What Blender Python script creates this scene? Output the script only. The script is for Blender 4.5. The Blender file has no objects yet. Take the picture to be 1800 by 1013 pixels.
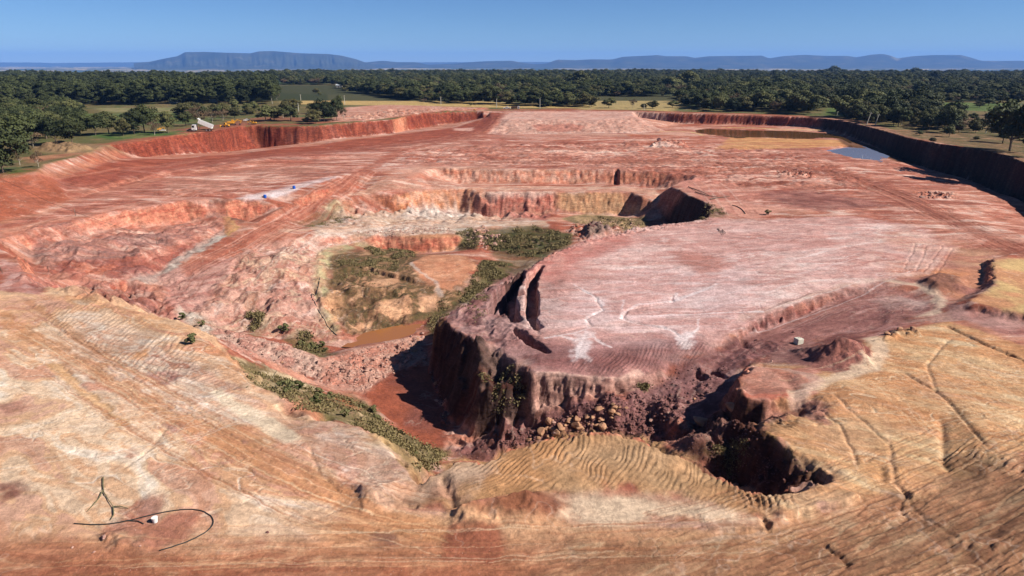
import bpy, math, random, time
import numpy as np
from mathutils import Vector, Matrix
from mathutils.geometry import delaunay_2d_cdt
T0 = time.time()
RES = 1.0
# ---------------------------------------------------------------- camera
C = bpy.context.scene.collection
scn = bpy.context.scene
CZ = 30.0
F = 1200.0; CX = 900.0; CY = 506.5
PITCH = math.atan((CY - 112.0) / F)
SP, CP = math.sin(PITCH), math.cos(PITCH)
cd = bpy.data.cameras.new('camera'); cam = bpy.data.objects.new('camera', cd); C.objects.link(cam)
cam.location = (0, 0, CZ); cam.rotation_euler = (math.pi / 2 - PITCH, 0, 0)
cd.sensor_width = 36.0; cd.lens = 36.0 * F / 1800.0; cd.clip_start = 0.5; cd.clip_end = 150000
scn.camera = cam
# ---------------------------------------------------------------- light
SUN_EL, SUN_AZ = 40.0, 104.0            # azimuth clockwise from +Y (view direction)
w = bpy.data.worlds.new('World'); scn.world = w; w.use_nodes = True
nt = w.node_tree; bg = nt.nodes['Background']
sky = nt.nodes.new('ShaderNodeTexSky'); sky.sky_type = 'NISHITA'; sky.sun_disc = False
sky.sun_elevation = math.radians(SUN_EL); sky.sun_rotation = math.radians(SUN_AZ)
sky.altitude = 3000; sky.air_density = 1.0; sky.dust_density = 0.0; sky.ozone_density = 10.0
nt.links.new(sky.outputs[0], bg.inputs['Color']); bg.inputs['Strength'].default_value = 0.05
ld = bpy.data.lights.new('sun', 'SUN'); ld.energy = 5.0; ld.angle = math.radians(0.5); ld.color = (1.0, 0.95, 0.88)
lo = bpy.data.objects.new('sun', ld); C.objects.link(lo)
a, e = math.radians(SUN_AZ), math.radians(SUN_EL)
SD = Vector((math.sin(a) * math.cos(e), math.cos(a) * math.cos(e), math.sin(e)))
lo.rotation_euler = SD.to_track_quat('Z', 'Y').to_euler(); lo.location = (200, -50, 200)
scn.view_settings.view_transform = 'Standard'; scn.view_settings.look = 'None'
scn.view_settings.exposure = 0.9; scn.view_settings.gamma = 1.0
scn.render.engine = 'CYCLES'
scn.cycles.volume_bounces = 0; scn.cycles.max_bounces = 4; scn.cycles.diffuse_bounces = 1

# ---------------------------------------------------------------- helpers
def ray(px, py):
    kx, ky = (px - CX) / F, (CY - py) / F
    return kx, CP + SP * ky, -SP + CP * ky
def P(px, py, z):
    dx, dy, dz = ray(px, py); t = (z - CZ) / dz
    return dx * t, dy * t, z
def lin(c, k=1.0):
    r = []
    for v in c[:3]:
        v = v / 255.0
        r.append((v / 12.92 if v <= 0.04045 else ((v + 0.055) / 1.055) ** 2.4) * k)
    return np.array(r)
def hashg(ix, iy, seed):
    h = (ix.astype(np.int64) * 374761393 + iy.astype(np.int64) * 668265263 + seed * 1442695041) & 0xffffffff
    h = ((h ^ (h >> 13)) * 1274126177) & 0xffffffff
    return ((h ^ (h >> 16)) & 0xffff).astype(np.float32) / 32767.5 - 1.0
def vnoise(x, y, seed=0):
    ix = np.floor(x); iy = np.floor(y); fx = (x - ix).astype(np.float32); fy = (y - iy).astype(np.float32)
    ix = ix.astype(np.int64); iy = iy.astype(np.int64)
    u = fx * fx * fx * (fx * (fx * 6 - 15) + 10); v = fy * fy * fy * (fy * (fy * 6 - 15) + 10)
    a = hashg(ix, iy, seed); b = hashg(ix + 1, iy, seed); c = hashg(ix, iy + 1, seed); d = hashg(ix + 1, iy + 1, seed)
    return a + (b - a) * u + (c - a) * v + (a - b - c + d) * u * v
def fbm(x, y, sc, octv=4, seed=0, gain=0.5):
    r = 0; amp = 1.0; tot = 0
    x = x / sc; y = y / sc
    for o in range(octv):
        r = r + amp * vnoise(x * 1.0 + o * 17.3, y + o * 9.1, seed + o); tot += amp
        x, y = (x * 0.8 - y * 0.6) * 2.03, (x * 0.6 + y * 0.8) * 2.03; amp *= gain
    return r / tot
def smooth(a, b, t):
    t = np.clip((t - a) / (b - a), 0, 1); return t * t * (3 - 2 * t)
def off(line, d, z):
    """a line d metres to the right of a world line (px,py,z) -> world points at height z"""
    pts = [np.array(P(*p)[:2]) for p in line]; out = []
    for i, p in enumerate(pts):
        t = pts[min(i + 1, len(pts) - 1)] - pts[max(i - 1, 0)]; t = t / np.linalg.norm(t)
        q = p + d * np.array([t[1], -t[0]]); out.append(('w', q[0], q[1], z[i] if isinstance(z, list) else z))
    return out

# ---------------------------------------------------------------- survey lines (x, y in the photograph, height in metres)
L = []
def A(*pts):
    """add a line; the deepest levels are eased up so that the pit floor lies near -23 m"""
    q = []
    for p in pts:
        z = p[-1]
        if z < -17: z = -17 + (z + 17) * 0.65
        q.append(tuple(p[:-1]) + (z,))
    L.append(q)
def foot(top, pts, gap=1.5):
    """foot of a wall that faces the camera: seen at (px,py), lying gap metres nearer than the top edge above it"""
    T = [P(*p)[:2] for p in top]; rt = [t[0] / t[1] for t in T]; yy = [t[1] for t in T]
    o_ = sorted(range(len(rt)), key=lambda i: rt[i]); rt = [rt[i] for i in o_]; yy = [yy[i] for i in o_]
    out = []
    for px, py in pts:
        dx, dy, dz = ray(px, py); y = float(np.interp(dx / dy, rt, yy)) - gap; t = y / dy
        out.append(('w', dx * t, y, CZ + dz * t))
    return out
A((-900, 520, 0), (-300, 365, 0), (-120, 330, 0), (0, 308, 0), (62, 303, 0), (80, 288, 0), (130, 277, 0), (182, 257, 0))           # left rim
RIM = [(182, 257, 0), (230, 250, 0), (275, 244, 0), (330, 235, 0), (375, 231, 0), (425, 222, 0), (450, 221, 0), (490, 222, 0), (525, 222, 0), (562, 221, 0),
       (610, 216, 0), (675, 212, 0), (693, 210, 0), (705, 207, 0), (737, 201, 0), (787, 197, 0), (835, 196, 0), (850, 196.5, 0), (862, 196, 0)]
A(*RIM)
A((-900, 700, -6), (-300, 440, -6), (0, 388, -6.5), (70, 375, -6.5), (125, 352, -6), (115, 330, -5), (100, 312, -3), (160, 292, -3), (212, 279, -4))
L.append([('w',) + P(212, 279, -4)] + foot(RIM, [(250, 277), (295, 273), (387, 268), (422, 267), (460, 266), (505, 262), (525, 253), (570, 247), (612, 242), (675, 236), (692, 234.5), (712, 230), (750, 224), (800, 217), (838, 214.5)], 3.2))
A((850, 212, -5), (858, 206, -2.5), (862, 197, -0.3))
A((862, 197, -0.3), (862, 210, -2.8), (842, 226, -5.7), (805, 236, -6.2))
A((886, 195, 0), (878, 209, -2.2), (864, 222, -4.5), (850, 234, -6.3))
FR = [(862, 196, 0), (886, 194.5, 0), (912, 196.5, 0), (1000, 194, 0), (1100, 195, 0), (1112, 197, 0), (1200, 200, 0), (1300, 202.5, 0), (1350, 204, 0), (1400, 206, 0), (1440, 208, 0)]
A(*FR)
A((886, 199, -0.6), (940, 198, -0.3), (1000, 196, -0.1), (1090, 197.5, -0.1), (1112, 202, -0.5))
A((884, 214, -3), (900, 214, -2.6), (960, 212, -2.2), (1050, 213, -2.2), (1095, 211, -1.8), (1116, 206, -1.2))
A((854, 236, -6.4), (900, 233, -6.4), (1025, 233, -6.4), (1120, 233, -6.4), (1168, 229, -6.2), (1155, 224, -6))
L.append(foot(FR[5:], [(1130, 215.5), (1155, 216.5), (1200, 217.5), (1300, 219.5), (1350, 221), (1400, 223), (1434, 225)], 1.5))
RW = [(1440, 208, 0), (1470, 211, 0), (1510, 219, 0), (1550, 229, 0), (1590, 241, 0), (1650, 253, 0), (1705, 260, 0), (1740, 266, 0), (1770, 275, 0), (1800, 286, 0), (1900, 318, 0), (2100, 375, 0), (2500, 480, 0)]
A(*RW)
RB = off(RW[1:], 1.6, [-5.8, -6.6, -7.6, -8.8, -10, -11, -11.5] + [-12] * 5); L.append([L[-2][-1]] + RB)
# quarry floor one
TA = [(0, 420, -7), (60, 405, -7), (90, 398, -7), (180, 376, -7), (240, 366, -7), (280, 359, -7), (330, 352, -7), (365, 351, -7.3), (400, 352, -7.8), (430, 350, -8)]
A(*TA)
A((430, 350, -8), (500, 337, -7.8), (560, 320, -7), (600, 308, -6.8))
A((200, 320, -5.8), (300, 300, -6.2), (420, 284, -6), (470, 277, -5.7))
A((215, 325, -7), (300, 308, -7.2), (420, 296, -7.2), (530, 284, -7))
A((1000, 250, -6.6), (1230, 238, -6.3), (1290, 245, -6.3), (1400, 247, -6.3), (1478, 245.5, -6.3), (1500, 258, -6.35), (1560, 280, -7.0))
A((1240, 230, -6.9), (1300, 235, -7.2), (1420, 237, -7.2), (1475, 240.5, -7.1), (1520, 264, -7))
A((700, 270, -6.7), (900, 262, -6.6), (1100, 272, -6.8), (1300, 282, -6.9), (1500, 292, -7.2), (1620, 306, -9), (1680, 316, -9.8), (1790, 350, -9.6), (1950, 400, -9.6))
A((1480, 330, -7.4), (1650, 370, -8), (1850, 430, -8))
# wall A
WA = [(736, 306, -7.6), (764, 295, -7), (861, 297, -7), (900, 298, -7), (989, 297, -7), (1067, 299, -7), (1120, 301, -7), (1178, 304, -7), (1194, 305, -7), (1222, 309, -7)]
A(*WA)
A((1222, 309, -7), (1224, 314, -7.4), (1196, 319, -7.8), (1180, 329, -8), (1194, 334, -8), (1209, 344, -8), (1232, 352, -8), (1248, 363, -8), (1244, 382, -8.5), (1205, 391, -9), (1168, 394, -9.2))
L.append(foot(WA, [(745, 312), (778, 312), (805, 322), (860, 322), (917, 322.5), (1000, 324), (1083, 323.5), (1150, 330)], 3.6) + [('w', 58, 236, -10.5)])
L.append([('w', 57.5, 233.5, -10.6), ('w', 50, 228.5, -11.8), ('w', 48, 222, -13.5)])
L.append([('w', 40, 217, -18.2), ('w', 48.5, 214, -18.2), ('w', 50.5, 205, -18.2), ('w', 51.5, 195, -18.2), ('w', 50, 183, -18.2), ('w', 43, 179, -18.2), ('w', 36, 178, -18.2)])
WB = [(589, 353, -11.3), (603, 349, -11.3), (644, 341, -11.3), (694, 340, -11.3), (758, 334, -11.3), (819, 331, -11.3), (847, 338, -11.6), (917, 337.5, -11.6), (972, 337, -11.5), (1039, 337, -11.5), (1108, 338, -11.6), (1130, 346, -12)]
A(*WB); L.append([('w',) + P(1130, 346, -12), ('w', 48, 222, -13.5)])
L.append(foot(WB, [(598, 358), (619, 371), (694, 375), (739, 370), (805, 374), (869, 382), (944, 377), (983, 373), (1039, 377), (1094, 380), (1122, 379)], 4.5) + [('w', 40, 205, -18.2)])
A((736, 306, -7.6), (690, 318, -8.5), (640, 328, -10), (589, 353, -11.3))
# haul road along the west
A((700, 280, -6.8), (665, 300, -7.2), (600, 330, -9), (540, 360, -11.5), (500, 385, -13), (505, 408, -13.8))
A((640, 290, -7), (560, 335, -8.2), (500, 362, -10.5), (450, 392, -12.3), (415, 415, -13), (330, 450, -14), (270, 480, -15.5))
A((505, 408, -13.8), (569, 402, -14.4), (640, 396, -16), (694, 391, -16.8), (778, 390, -17), (917, 389, -17.5), (960, 390, -17.5))
A((520, 420, -14.3), (600, 413, -16.2), (667, 411, -17.3), (730, 409, -17.5), (792, 409, -17.8), (820, 405, -18), (870, 398, -18))
A((540, 395, -15), (565, 385, -15), (610, 382, -15))
# west benches
L.append([('w',) + P(55, 440, -10.5)] + foot(TA, [(90, 425), (190, 405), (250, 400), (330, 392), (375, 378), (400, 380), (425, 395)], 3.5))
A((60, 450, -11), (130, 458, -11.5), (230, 452, -12), (330, 420, -12.5), (385, 399, -12.3))
A((80, 490, -13), (150, 490, -13.2), (190, 500, -14), (240, 470, -14), (320, 432, -13.2), (380, 403, -12.6))
A((230, 492, -15), (300, 455, -14), (345, 435, -13.6), (390, 410, -13))
A((0, 437, -7), (30, 455, -7.5), (45, 480, -8), (45, 500, -7.6), (75, 520, -7))
A((40, 430, -9), (50, 465, -11.5), (70, 500, -13), (120, 515, -14.5), (170, 530, -16))
A((210, 520, -17), (250, 535, -17.5), (290, 556, -18.5), (330, 580, -20))
A((270, 480, -15.5), (285, 530, -18), (350, 560, -19.5), (380, 585, -21))
A((330, 450, -14), (420, 445, -14.5), (520, 420, -14.3))
# west slope into the pit
A((470, 470, -15.5), (430, 500, -17), (380, 540, -19), (360, 552, -19.3))
A((485, 490, -17.5), (440, 540, -20.5), (400, 580, -22.8))
A((520, 430, -15.5), (500, 480, -16.6), (480, 515, -18), (500, 560, -21.5), (460, 585, -23.5))
A((560, 440, -18), (548, 480, -18.8), (560, 520, -20.5), (590, 560, -23.5), (605, 590, -26.5))
A((600, 430, -19), (640, 428, -20), (670, 437, -21.8), (700, 470, -22.5), (735, 500, -23))
A((575, 495, -21), (620, 490, -21.5), (680, 480, -22), (725, 500, -23.2))
A((610, 590, -27), (650, 588, -27.3), (700, 580, -27.3), (755, 560, -27), (790, 540, -26), (820, 520, -25.5), (865, 490, -25), (915, 470, -24))
A((400, 580, -22.8), (460, 585, -23.5), (520, 605, -25.5), (570, 622, -27), (600, 615, -27.5), (640, 605, -27.8), (690, 597, -27.8), (725, 585, -27.6))
# orange face and dome
OF = [(700, 414, -17.7), (750, 416, -17.8), (800, 414, -17.9), (812, 410, -18)]
L.append([('w',) + P(*p) for p in OF]); L.append(foot(OF, [(678, 446), (736, 446), (792, 442), (815, 425)], 3.2))
A((722, 462, -21), (745, 450, -21), (790, 447, -21), (825, 453, -21), (835, 470, -21.5), (815, 492, -22.5), (765, 498, -22.5), (735, 485, -22), (722, 462, -21))
A((770, 519, -24.3), (800, 510, -23.8), (838, 486, -23))
A((835, 414, -19), (870, 404, -18.9), (940, 402, -18.9), (990, 408, -19), (1010, 420, -19.6), (975, 452, -22), (920, 470, -23.5))
A((840, 440, -21.5), (880, 440, -22), (940, 450, -22.5))
A((960, 390, -17.5), (1040, 400, -18.4), (1100, 402, -18.6)); L[-1].append(('w', 36, 178, -18.2))
# central plateau rim
PR = [(1168, 394, -9.2), (1140, 398, -9.3), (1117, 402, -9.4), (1080, 412, -9.6), (1025, 424, -9.8), (985, 440, -10), (950, 458, -10.2), (919, 474, -10.5), (885, 495, -10.8), (860, 505, -11), (838, 520, -11.3), (800, 545, -12),
      (772, 560, -13), (790, 575, -12.6), (820, 590, -12), (855, 604, -11.9), (888, 620, -12.0), (912, 642, -12.1), (938, 658, -12.2), (985, 658, -12.2), (1040, 664, -12.2), (1090, 663, -12.1), (1130, 655, -12.1), (1180, 636, -11.9), (1235, 620, -11.7)]
A(*PR)
L.append(off(PR[2:12], 3.0, -20.3))
A((735, 580, -27), (750, 610, -25.5), (757, 650, -25), (777, 705, -25), (792, 745, -25), (832, 768, -24.2))
L[-1] += foot(PR[17:], [(930, 735), (1000, 725), (1080, 712), (1130, 695), (1180, 665), (1225, 634)], 2.4)
A((940, 600, -11.3), (975, 625, -11.4), (1050, 632, -11.4), (1120, 626, -11.3), (1200, 606, -11.2))
A((960, 560, -10.7), (1010, 592, -10.8), (1150, 585, -10.8), (1250, 565, -10.6), (1400, 500, -9.5), (1550, 450, -8.8))
A((1000, 470, -10), (1100, 440, -9.5), (1300, 400, -8.8), (1450, 390, -8.2), (1600, 400, -8))
# basin
BA = [(1240, 605, -11.4), (1297, 583, -10.9), (1330, 561, -10.6), (1400, 535, -10.2), (1480, 509, -9.8), (1550, 495, -9.4), (1620, 507, -9.3)]
A(*BA); A((1620, 507, -9.3), (1655, 525, -9.4), (1642, 548, -9.5), (1668, 564, -9.2))
L.append(foot(BA, [(1305, 597), (1345, 579), (1420, 551), (1490, 524), (1555, 505)], 1.6))
A((1605, 522, -10.3), (1625, 535, -10.3), (1540, 575, -11), (1440, 592, -11.6))
A((1300, 612, -12.2), (1260, 640, -12.4), (1240, 665, -12.8))
A((1440, 592, -11.6), (1380, 615, -11.4), (1320, 642, -11.2))
# heap
A((1430, 640, -9.5), (1425, 655, -9), (1480, 662, -8.8), (1535, 645, -8.8), (1530, 612, -9))
A((1462, 603, -7.6), (1482, 592, -6.2), (1504, 597, -6.6))
A((1530, 595, -9.2), (1600, 577, -9), (1668, 566, -8.8), (1740, 590, -8.5), (1800, 610, -8.3), (1950, 650, -8))
# right scarp
RS = [(1704, 532, -7.4), (1745, 541, -7.4), (1800, 549, -7.4), (1950, 580, -7.4)]
A((1745, 455, -7.4), (1748, 500, -7.2), (1722, 518, -7.3), *RS)
L.append(off([(1740, 462, -9), (1744, 498, -9), (1716, 518, -9), (1696, 531, -9)], 1.1, -9.2) + foot(RS, [(1706, 546), (1745, 557), (1800, 568), (1950, 604)], 1.0))
# block with the sunlit pink front, shadow hollow
A((1320, 648, -9.4), (1298, 665, -9), (1297, 690, -9), (1305, 706, -9.2), (1350, 702, -9), (1430, 690, -8.8), (1470, 715, -8.5))
L.append([('w', 31, 86.5, -12.5), ('w', 28.2, 82, -13.5), ('w', 27, 76.5, -13.8), ('w', 27.1, 73.8, -13.5), ('w', 31, 73.6, -11), ('w', 37, 75.0, -9.3)])
# pit J
A((1335, 738, -9), (1340, 757, -8.6), (1360, 773, -8.4), (1400, 797, -8.2), (1440, 815, -8.1), (1462, 835, -8), (1450, 857, -8), (1413, 866, -8), (1333, 873, -8), (1280, 853, -8), (1233, 827, -8), (1200, 805, -7.4))
L.append([('w', 25.5, 70, -14.5), ('w', 24.8, 66, -14.0), ('w', 25.6, 62, -12.6), ('w', 27.3, 59.2, -11.4), ('w', 29.2, 57.8, -10.4)])
L.append([('w', 20.0, 62, -15.3), ('w', 21.3, 58.3, -15), ('w', 23.8, 56.2, -13.5)])
A((1240, 700, -14), (1210, 720, -14.5), (1190, 750, -15.2))
L.append([('w', 26.3, 72.7, -12.2), ('w', 24.3, 72.6, -11.8), ('w', 22, 71, -12), ('w', 19.5, 68, -13), ('w', 17, 64, -14)])
A((1175, 778, -17), (1100, 790, -19), (1000, 800, -21.5), (900, 815, -23.5), (830, 810, -24.8), (790, 800, -25))
# mound rim
GR = [(733, 853, -8), (763, 843, -7.6), (775, 826, -7.3), (813, 806, -7), (857, 813, -7), (883, 791, -6.6), (933, 779, -6.3), (967, 769, -6.2), (1050, 760, -6), (1113, 767, -6), (1147, 780, -6.2), (1183, 797, -6.8), (1200, 805, -7.4)]
A(*GR); L.append(off(GR[2:11], -2.2, -14))
# near-left rim
NR = [(-200, 520, -6.5), (0, 512, -6.8), (75, 520, -7), (150, 512, -7), (168, 515, -7), (178, 528, -7), (247, 548, -7), (330, 571, -7.2), (345, 588, -7.2), (400, 620, -7.5), (424, 645, -7.6), (430, 672, -7.7), (467, 684, -7.8), (500, 712, -8),
      (520, 738, -8.2), (567, 735, -8.2), (633, 754, -8), (667, 774, -8), (686, 798, -8), (717, 822, -8), (733, 853, -8)]
A(*NR)
A((170, 530, -16), (250, 552, -16.5), (320, 578, -18.3), (345, 600, -20))
A((345, 600, -20), (400, 612, -21.3), (450, 632, -22.3), (500, 650, -23), (560, 675, -24), (633, 695, -24.8), (670, 725, -25), (705, 755, -25), (757, 790, -25), (790, 800, -25))
A((377, 570, -21.5), (433, 590, -22), (500, 606, -22.6), (567, 632, -23.4), (600, 626, -23.8), (625, 612, -24.2), (693, 600, -24.8), (735, 590, -25.5))
A((693, 655, -25), (720, 640, -25), (740, 640, -25))
A((430, 655, -11), (480, 680, -12), (560, 705, -13), (620, 735, -13), (680, 770, -14), (740, 812, -15), (772, 815, -16))
# foreground
A((-200, 700, -7), (200, 700, -7.2), (430, 800, -7.5), (640, 880, -8), (850, 940, -8.3), (1100, 950, -8.3), (1350, 935, -8.3), (1500, 900, -8.2), (1800, 800, -8))
A((760, 900, -8.1), (850, 885, -8), (950, 872, -7.9), (1100, 868, -7.9), (1250, 885, -8))
A((800, 850, -7.4), (950, 825, -7), (1100, 820, -7), (1190, 835, -7.5))
A((1500, 700, -8), (1650, 720, -8), (1800, 700, -8))
L.append([('w', -400, 5, -7), ('w', 0, 5, -8.3), ('w', 400, 5, -8)])
L.append([('w', -700, 900, 0), ('w', 0, 900, 0), ('w', 900, 900, 0)]); L.append([('w', 800, 100, 0), ('w', 800, 500, 0)]); L.append([('w', -800, 100, 0), ('w', -800, 500, 0)])

# terraces of the overgrown face, crests of the western slope
A((622, 470, -20.2), (680, 463, -20.6), (712, 468, -20.8)); A((600, 522, -22.2), (660, 512, -22.4), (722, 522, -23.4)); A((612, 556, -25), (680, 548, -25), (740, 545, -25.3))

V2, VZ, ED = [], [], []
for ln in L:
    prev = None
    for p in ln:
        x, y, z = (p[1], p[2], p[3]) if p[0] == 'w' else P(*p)
        V2.append((x, y)); VZ.append(z)
        if prev is not None: ED.append((prev, len(V2) - 1))
        prev = len(V2) - 1
res = delaunay_2d_cdt([Vector(v) for v in V2], ED, [], 0, 0.02)
ov, oe, of, orig = res[0], res[1], res[2], res[3]
Z = np.zeros(len(ov))
for i, v in enumerate(ov):
    if orig[i]: Z[i] = sum(VZ[k] for k in orig[i]) / len(orig[i])
    else:                                            # crossing of two lines: height from the nearest line
        best = 1e9
        for (a_, b_) in ED:
            A = V2[a_]; B = V2[b_]; dx, dy = B[0] - A[0], B[1] - A[1]; l2 = dx * dx + dy * dy
            if l2 == 0: continue
            t = max(0, min(1, ((v[0] - A[0]) * dx + (v[1] - A[1]) * dy) / l2))
            d = (A[0] + t * dx - v[0]) ** 2 + (A[1] + t * dy - v[1]) ** 2
            if d < best: best = d; Z[i] = VZ[a_] * (1 - t) + VZ[b_] * t
        print('crossing', round(v[0], 1), round(v[1], 1), round(Z[i], 2))
XY = np.array([(v[0], v[1]) for v in ov])
RX0, RX1, RY0, RY1, CS = -330.0, 380.0, 6.0, 520.0, 0.25
nx, ny = int((RX1 - RX0) / CS), int((RY1 - RY0) / CS)
HR = np.zeros((ny, nx), np.float32)
for f in of:
    i0, i1, i2 = f[:3]
    (x0, y0), (x1, y1), (x2, y2) = XY[i0], XY[i1], XY[i2]
    a0 = max(0, int((min(x0, x1, x2) - RX0) / CS)); a1 = min(nx - 1, int((max(x0, x1, x2) - RX0) / CS) + 1)
    b0 = max(0, int((min(y0, y1, y2) - RY0) / CS)); b1 = min(ny - 1, int((max(y0, y1, y2) - RY0) / CS) + 1)
    if a1 < a0 or b1 < b0: continue
    gx, gy = np.meshgrid(RX0 + CS * np.arange(a0, a1 + 1), RY0 + CS * np.arange(b0, b1 + 1))
    det = (y1 - y2) * (x0 - x2) + (x2 - x1) * (y0 - y2)
    if abs(det) < 1e-9: continue
    u = ((y1 - y2) * (gx - x2) + (x2 - x1) * (gy - y2)) / det; v = ((y2 - y0) * (gx - x2) + (x0 - x2) * (gy - y2)) / det
    m = (u >= -1e-6) & (v >= -1e-6) & (u + v <= 1 + 1e-6)
    h = u * Z[i0] + v * Z[i1] + (1 - u - v) * Z[i2]
    HR[b0:b1 + 1, a0:a1 + 1][m] = h[m]
def blur(A, n):
    k = np.array([1, 4, 6, 4, 1], np.float32) / 16
    for _ in range(n):
        B = np.pad(A, 2, mode='edge'); A = sum(k[i] * B[i:i + A.shape[0], 2:-2] for i in range(5))
        B = np.pad(A, 2, mode='edge'); A = sum(k[i] * B[2:-2, i:i + A.shape[1]] for i in range(5))
    return A.astype(np.float32)
HR = blur(HR, 1)
HS = blur(HR[::8, ::8], 4)
def sample(A, x, y, cs=CS):
    u = np.clip((x - RX0) / cs, 0, A.shape[1] - 1.001); v = np.clip((y - RY0) / cs, 0, A.shape[0] - 1.001)
    iu = u.astype(int); iv = v.astype(int); fu = u - iu; fv = v - iv
    return (A[iv, iu] * (1 - fu) + A[iv, iu + 1] * fu) * (1 - fv) + (A[iv + 1, iu] * (1 - fu) + A[iv + 1, iu + 1] * fu) * fv
def far_h(x, y):
    """ground beyond the quarry: gentle swells"""
    d = np.sqrt(x * x + y * y)
    return fbm(x, y, 160, 2, 71) * 1.5 * smooth(330, 900, d) - 70 * smooth(1900, 5200, d) + fbm(x, y, 2500, 3, 72) * 10 * smooth(3500, 8000, d)
def base_h(x, y):
    inside = (x > RX0) & (x < RX1) & (y < RY1)
    return np.where(inside, sample(HR, x, y), 0) + far_h(x, y)
TT = np.concatenate([np.arange(30, 700, 0.3), np.geomspace(700, 20000, 400)])
def hit(px, py):
    dx, dy, dz = ray(px, py)
    h = base_h(dx * TT, dy * TT); zz = CZ + dz * TT
    m = np.nonzero(zz < h)[0]
    if len(m) == 0: return dx * 20000, dy * 20000, 0
    i = max(m[0], 1); a0 = zz[i - 1] - h[i - 1]; a1 = zz[i] - h[i]; t = TT[i - 1] + (TT[i] - TT[i - 1]) * a0 / (a0 - a1)
    return dx * t, dy * t, CZ + dz * t
print('tin', len(of), time.time() - T0)

# ---------------------------------------------------------------- ground grid: one sheet, finer near the quarry, out to the horizon
ys = [14.0]
while ys[-1] < 70000:
    y = ys[-1]; g = (0.0019 if y < 440 else min(0.05, 0.0019 + (y - 440) * 0.00001)) / RES
    ys.append(y * (1 + g))
ys = np.array(ys, np.float64); ss = np.linspace(-1.12, 1.12, int(1560 * RES))
GX = (ss[None, :] * (ys[:, None] + 20)).ravel(); GY = np.repeat(ys, len(ss)); NR_, NC_ = len(ys), len(ss); N = GX.size
near = np.nonzero(GY < 600)[0]
gx, gy = GX[near], GY[near]
n8 = fbm(gx, gy, 9, 4, 1).astype(np.float32); n2 = fbm(gx, gy, 2.2, 4, 5).astype(np.float32); n05 = fbm(gx, gy, 0.55, 3, 9).astype(np.float32)
n30 = fbm(gx, gy, 34, 4, 13).astype(np.float32); m2 = fbm(gx + 50, gy - 31, 2.4, 4, 15).astype(np.float32); m8 = fbm(gx + 90, gy - 31, 7, 4, 18).astype(np.float32)
flute = fbm(gx, gy, 1.3, 3, 25).astype(np.float32)
# steepness of the survey surface
gyv, gxv = np.gradient(HR, CS); SL = blur(np.sqrt(gxv ** 2 + gyv ** 2), 3)
sl = sample(SL, gx, gy); steep = smooth(0.5, 1.3, sl)
fade = smooth(600, 480, gy)
wa = (0.25 + 0.75 * smooth(0.25, 1.0, sl)) * fade * (0.62 + 0.38 * smooth(200, 120, gy))
nf = smooth(180, 120, gy); WX = (0.3 + 0.35 * nf) * m2 + 0.6 * flute; WY = (0.35 + 0.3 * nf) * n2 + 0.65 * fbm(gx + 7, gy + 3, 1.1, 3, 29)
rib = np.abs(fbm(gx, gy, 1.7, 2, 33)) * 1.4
_fx, _fy = [P(*p)[:2] for p in ((915, 650, -11.2), (1240, 615, -11.5), (1235, 680, -13), (920, 760, -16))], 0
calm = smooth(-3, 3, gx - _fx[0][0]) * smooth(_fx[1][0] + 3, _fx[1][0] - 3, gx) * smooth(70, 76, gy) * smooth(102, 96, gy); wa = wa * (1 - .35 * calm)
hx = gx + wa * (WX + 0.5 * m8); hy = gy + wa * (WY + (rib - 0.3) * (0.3 + 0.1 * smooth(150, 110, gy)))
H = sample(HR, hx, hy) + far_h(gx, gy)
# cheap points-in-polygon with signed distance, on warped coordinates for natural outlines
px_, py_ = gx + 0.5 * m2 + 0.5 * m8 + 0.15 * n05, gy + 0.5 * n2 + 0.5 * n8 + 0.15 * n05
SX_, SY_ = gx + 0.35 * m2 + 0.12 * n05, gy + 0.35 * n2 + 0.12 * n05
def W(pts): return [hit(*p)[:2] for p in pts]
def region(pts, fe, brk=0.0, world=False, exact=False):
    """indices near the polygon and a 0..1 mask with feathered, noise-broken edge"""
    Q = pts if world else W(pts)
    X, Y = (gx, gy) if exact else (px_, py_)
    xs = [q[0] for q in Q]; yy = [q[1] for q in Q]; mg = fe + 1
    r0 = int(np.searchsorted(ys, min(yy) - mg - 3)) * NC_; r1 = min(len(gx), (int(np.searchsorted(ys, max(yy) + mg + 3)) + 1) * NC_); Xs, Ys = X[r0:r1], Y[r0:r1]
    ii = r0 + np.nonzero((Xs > min(xs) - mg) & (Xs < max(xs) + mg) & (Ys > min(yy) - mg) & (Ys < max(yy) + mg))[0]
    x, y = X[ii], Y[ii]; d2 = np.full(len(ii), 1e9); ins = np.zeros(len(ii), bool)
    for k in range(len(Q)):
        ax, ay = Q[k]; bx, by = Q[(k + 1) % len(Q)]; dx, dy = bx - ax, by - ay; l2 = dx * dx + dy * dy + 1e-9
        t = np.clip(((x - ax) * dx + (y - ay) * dy) / l2, 0, 1); d2 = np.minimum(d2, (ax + t * dx - x) ** 2 + (ay + t * dy - y) ** 2)
        c = ((ay > y) != (by > y)) & (x < (bx - ax) * (y - ay) / (by - ay + 1e-12) + ax); ins ^= c
    sd = np.sqrt(d2) * np.where(ins, 1, -1)
    m = smooth(-fe, fe, sd + brk * n2[ii] * 2)
    k = m > 0.002
    return ii[k], m[k]
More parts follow.
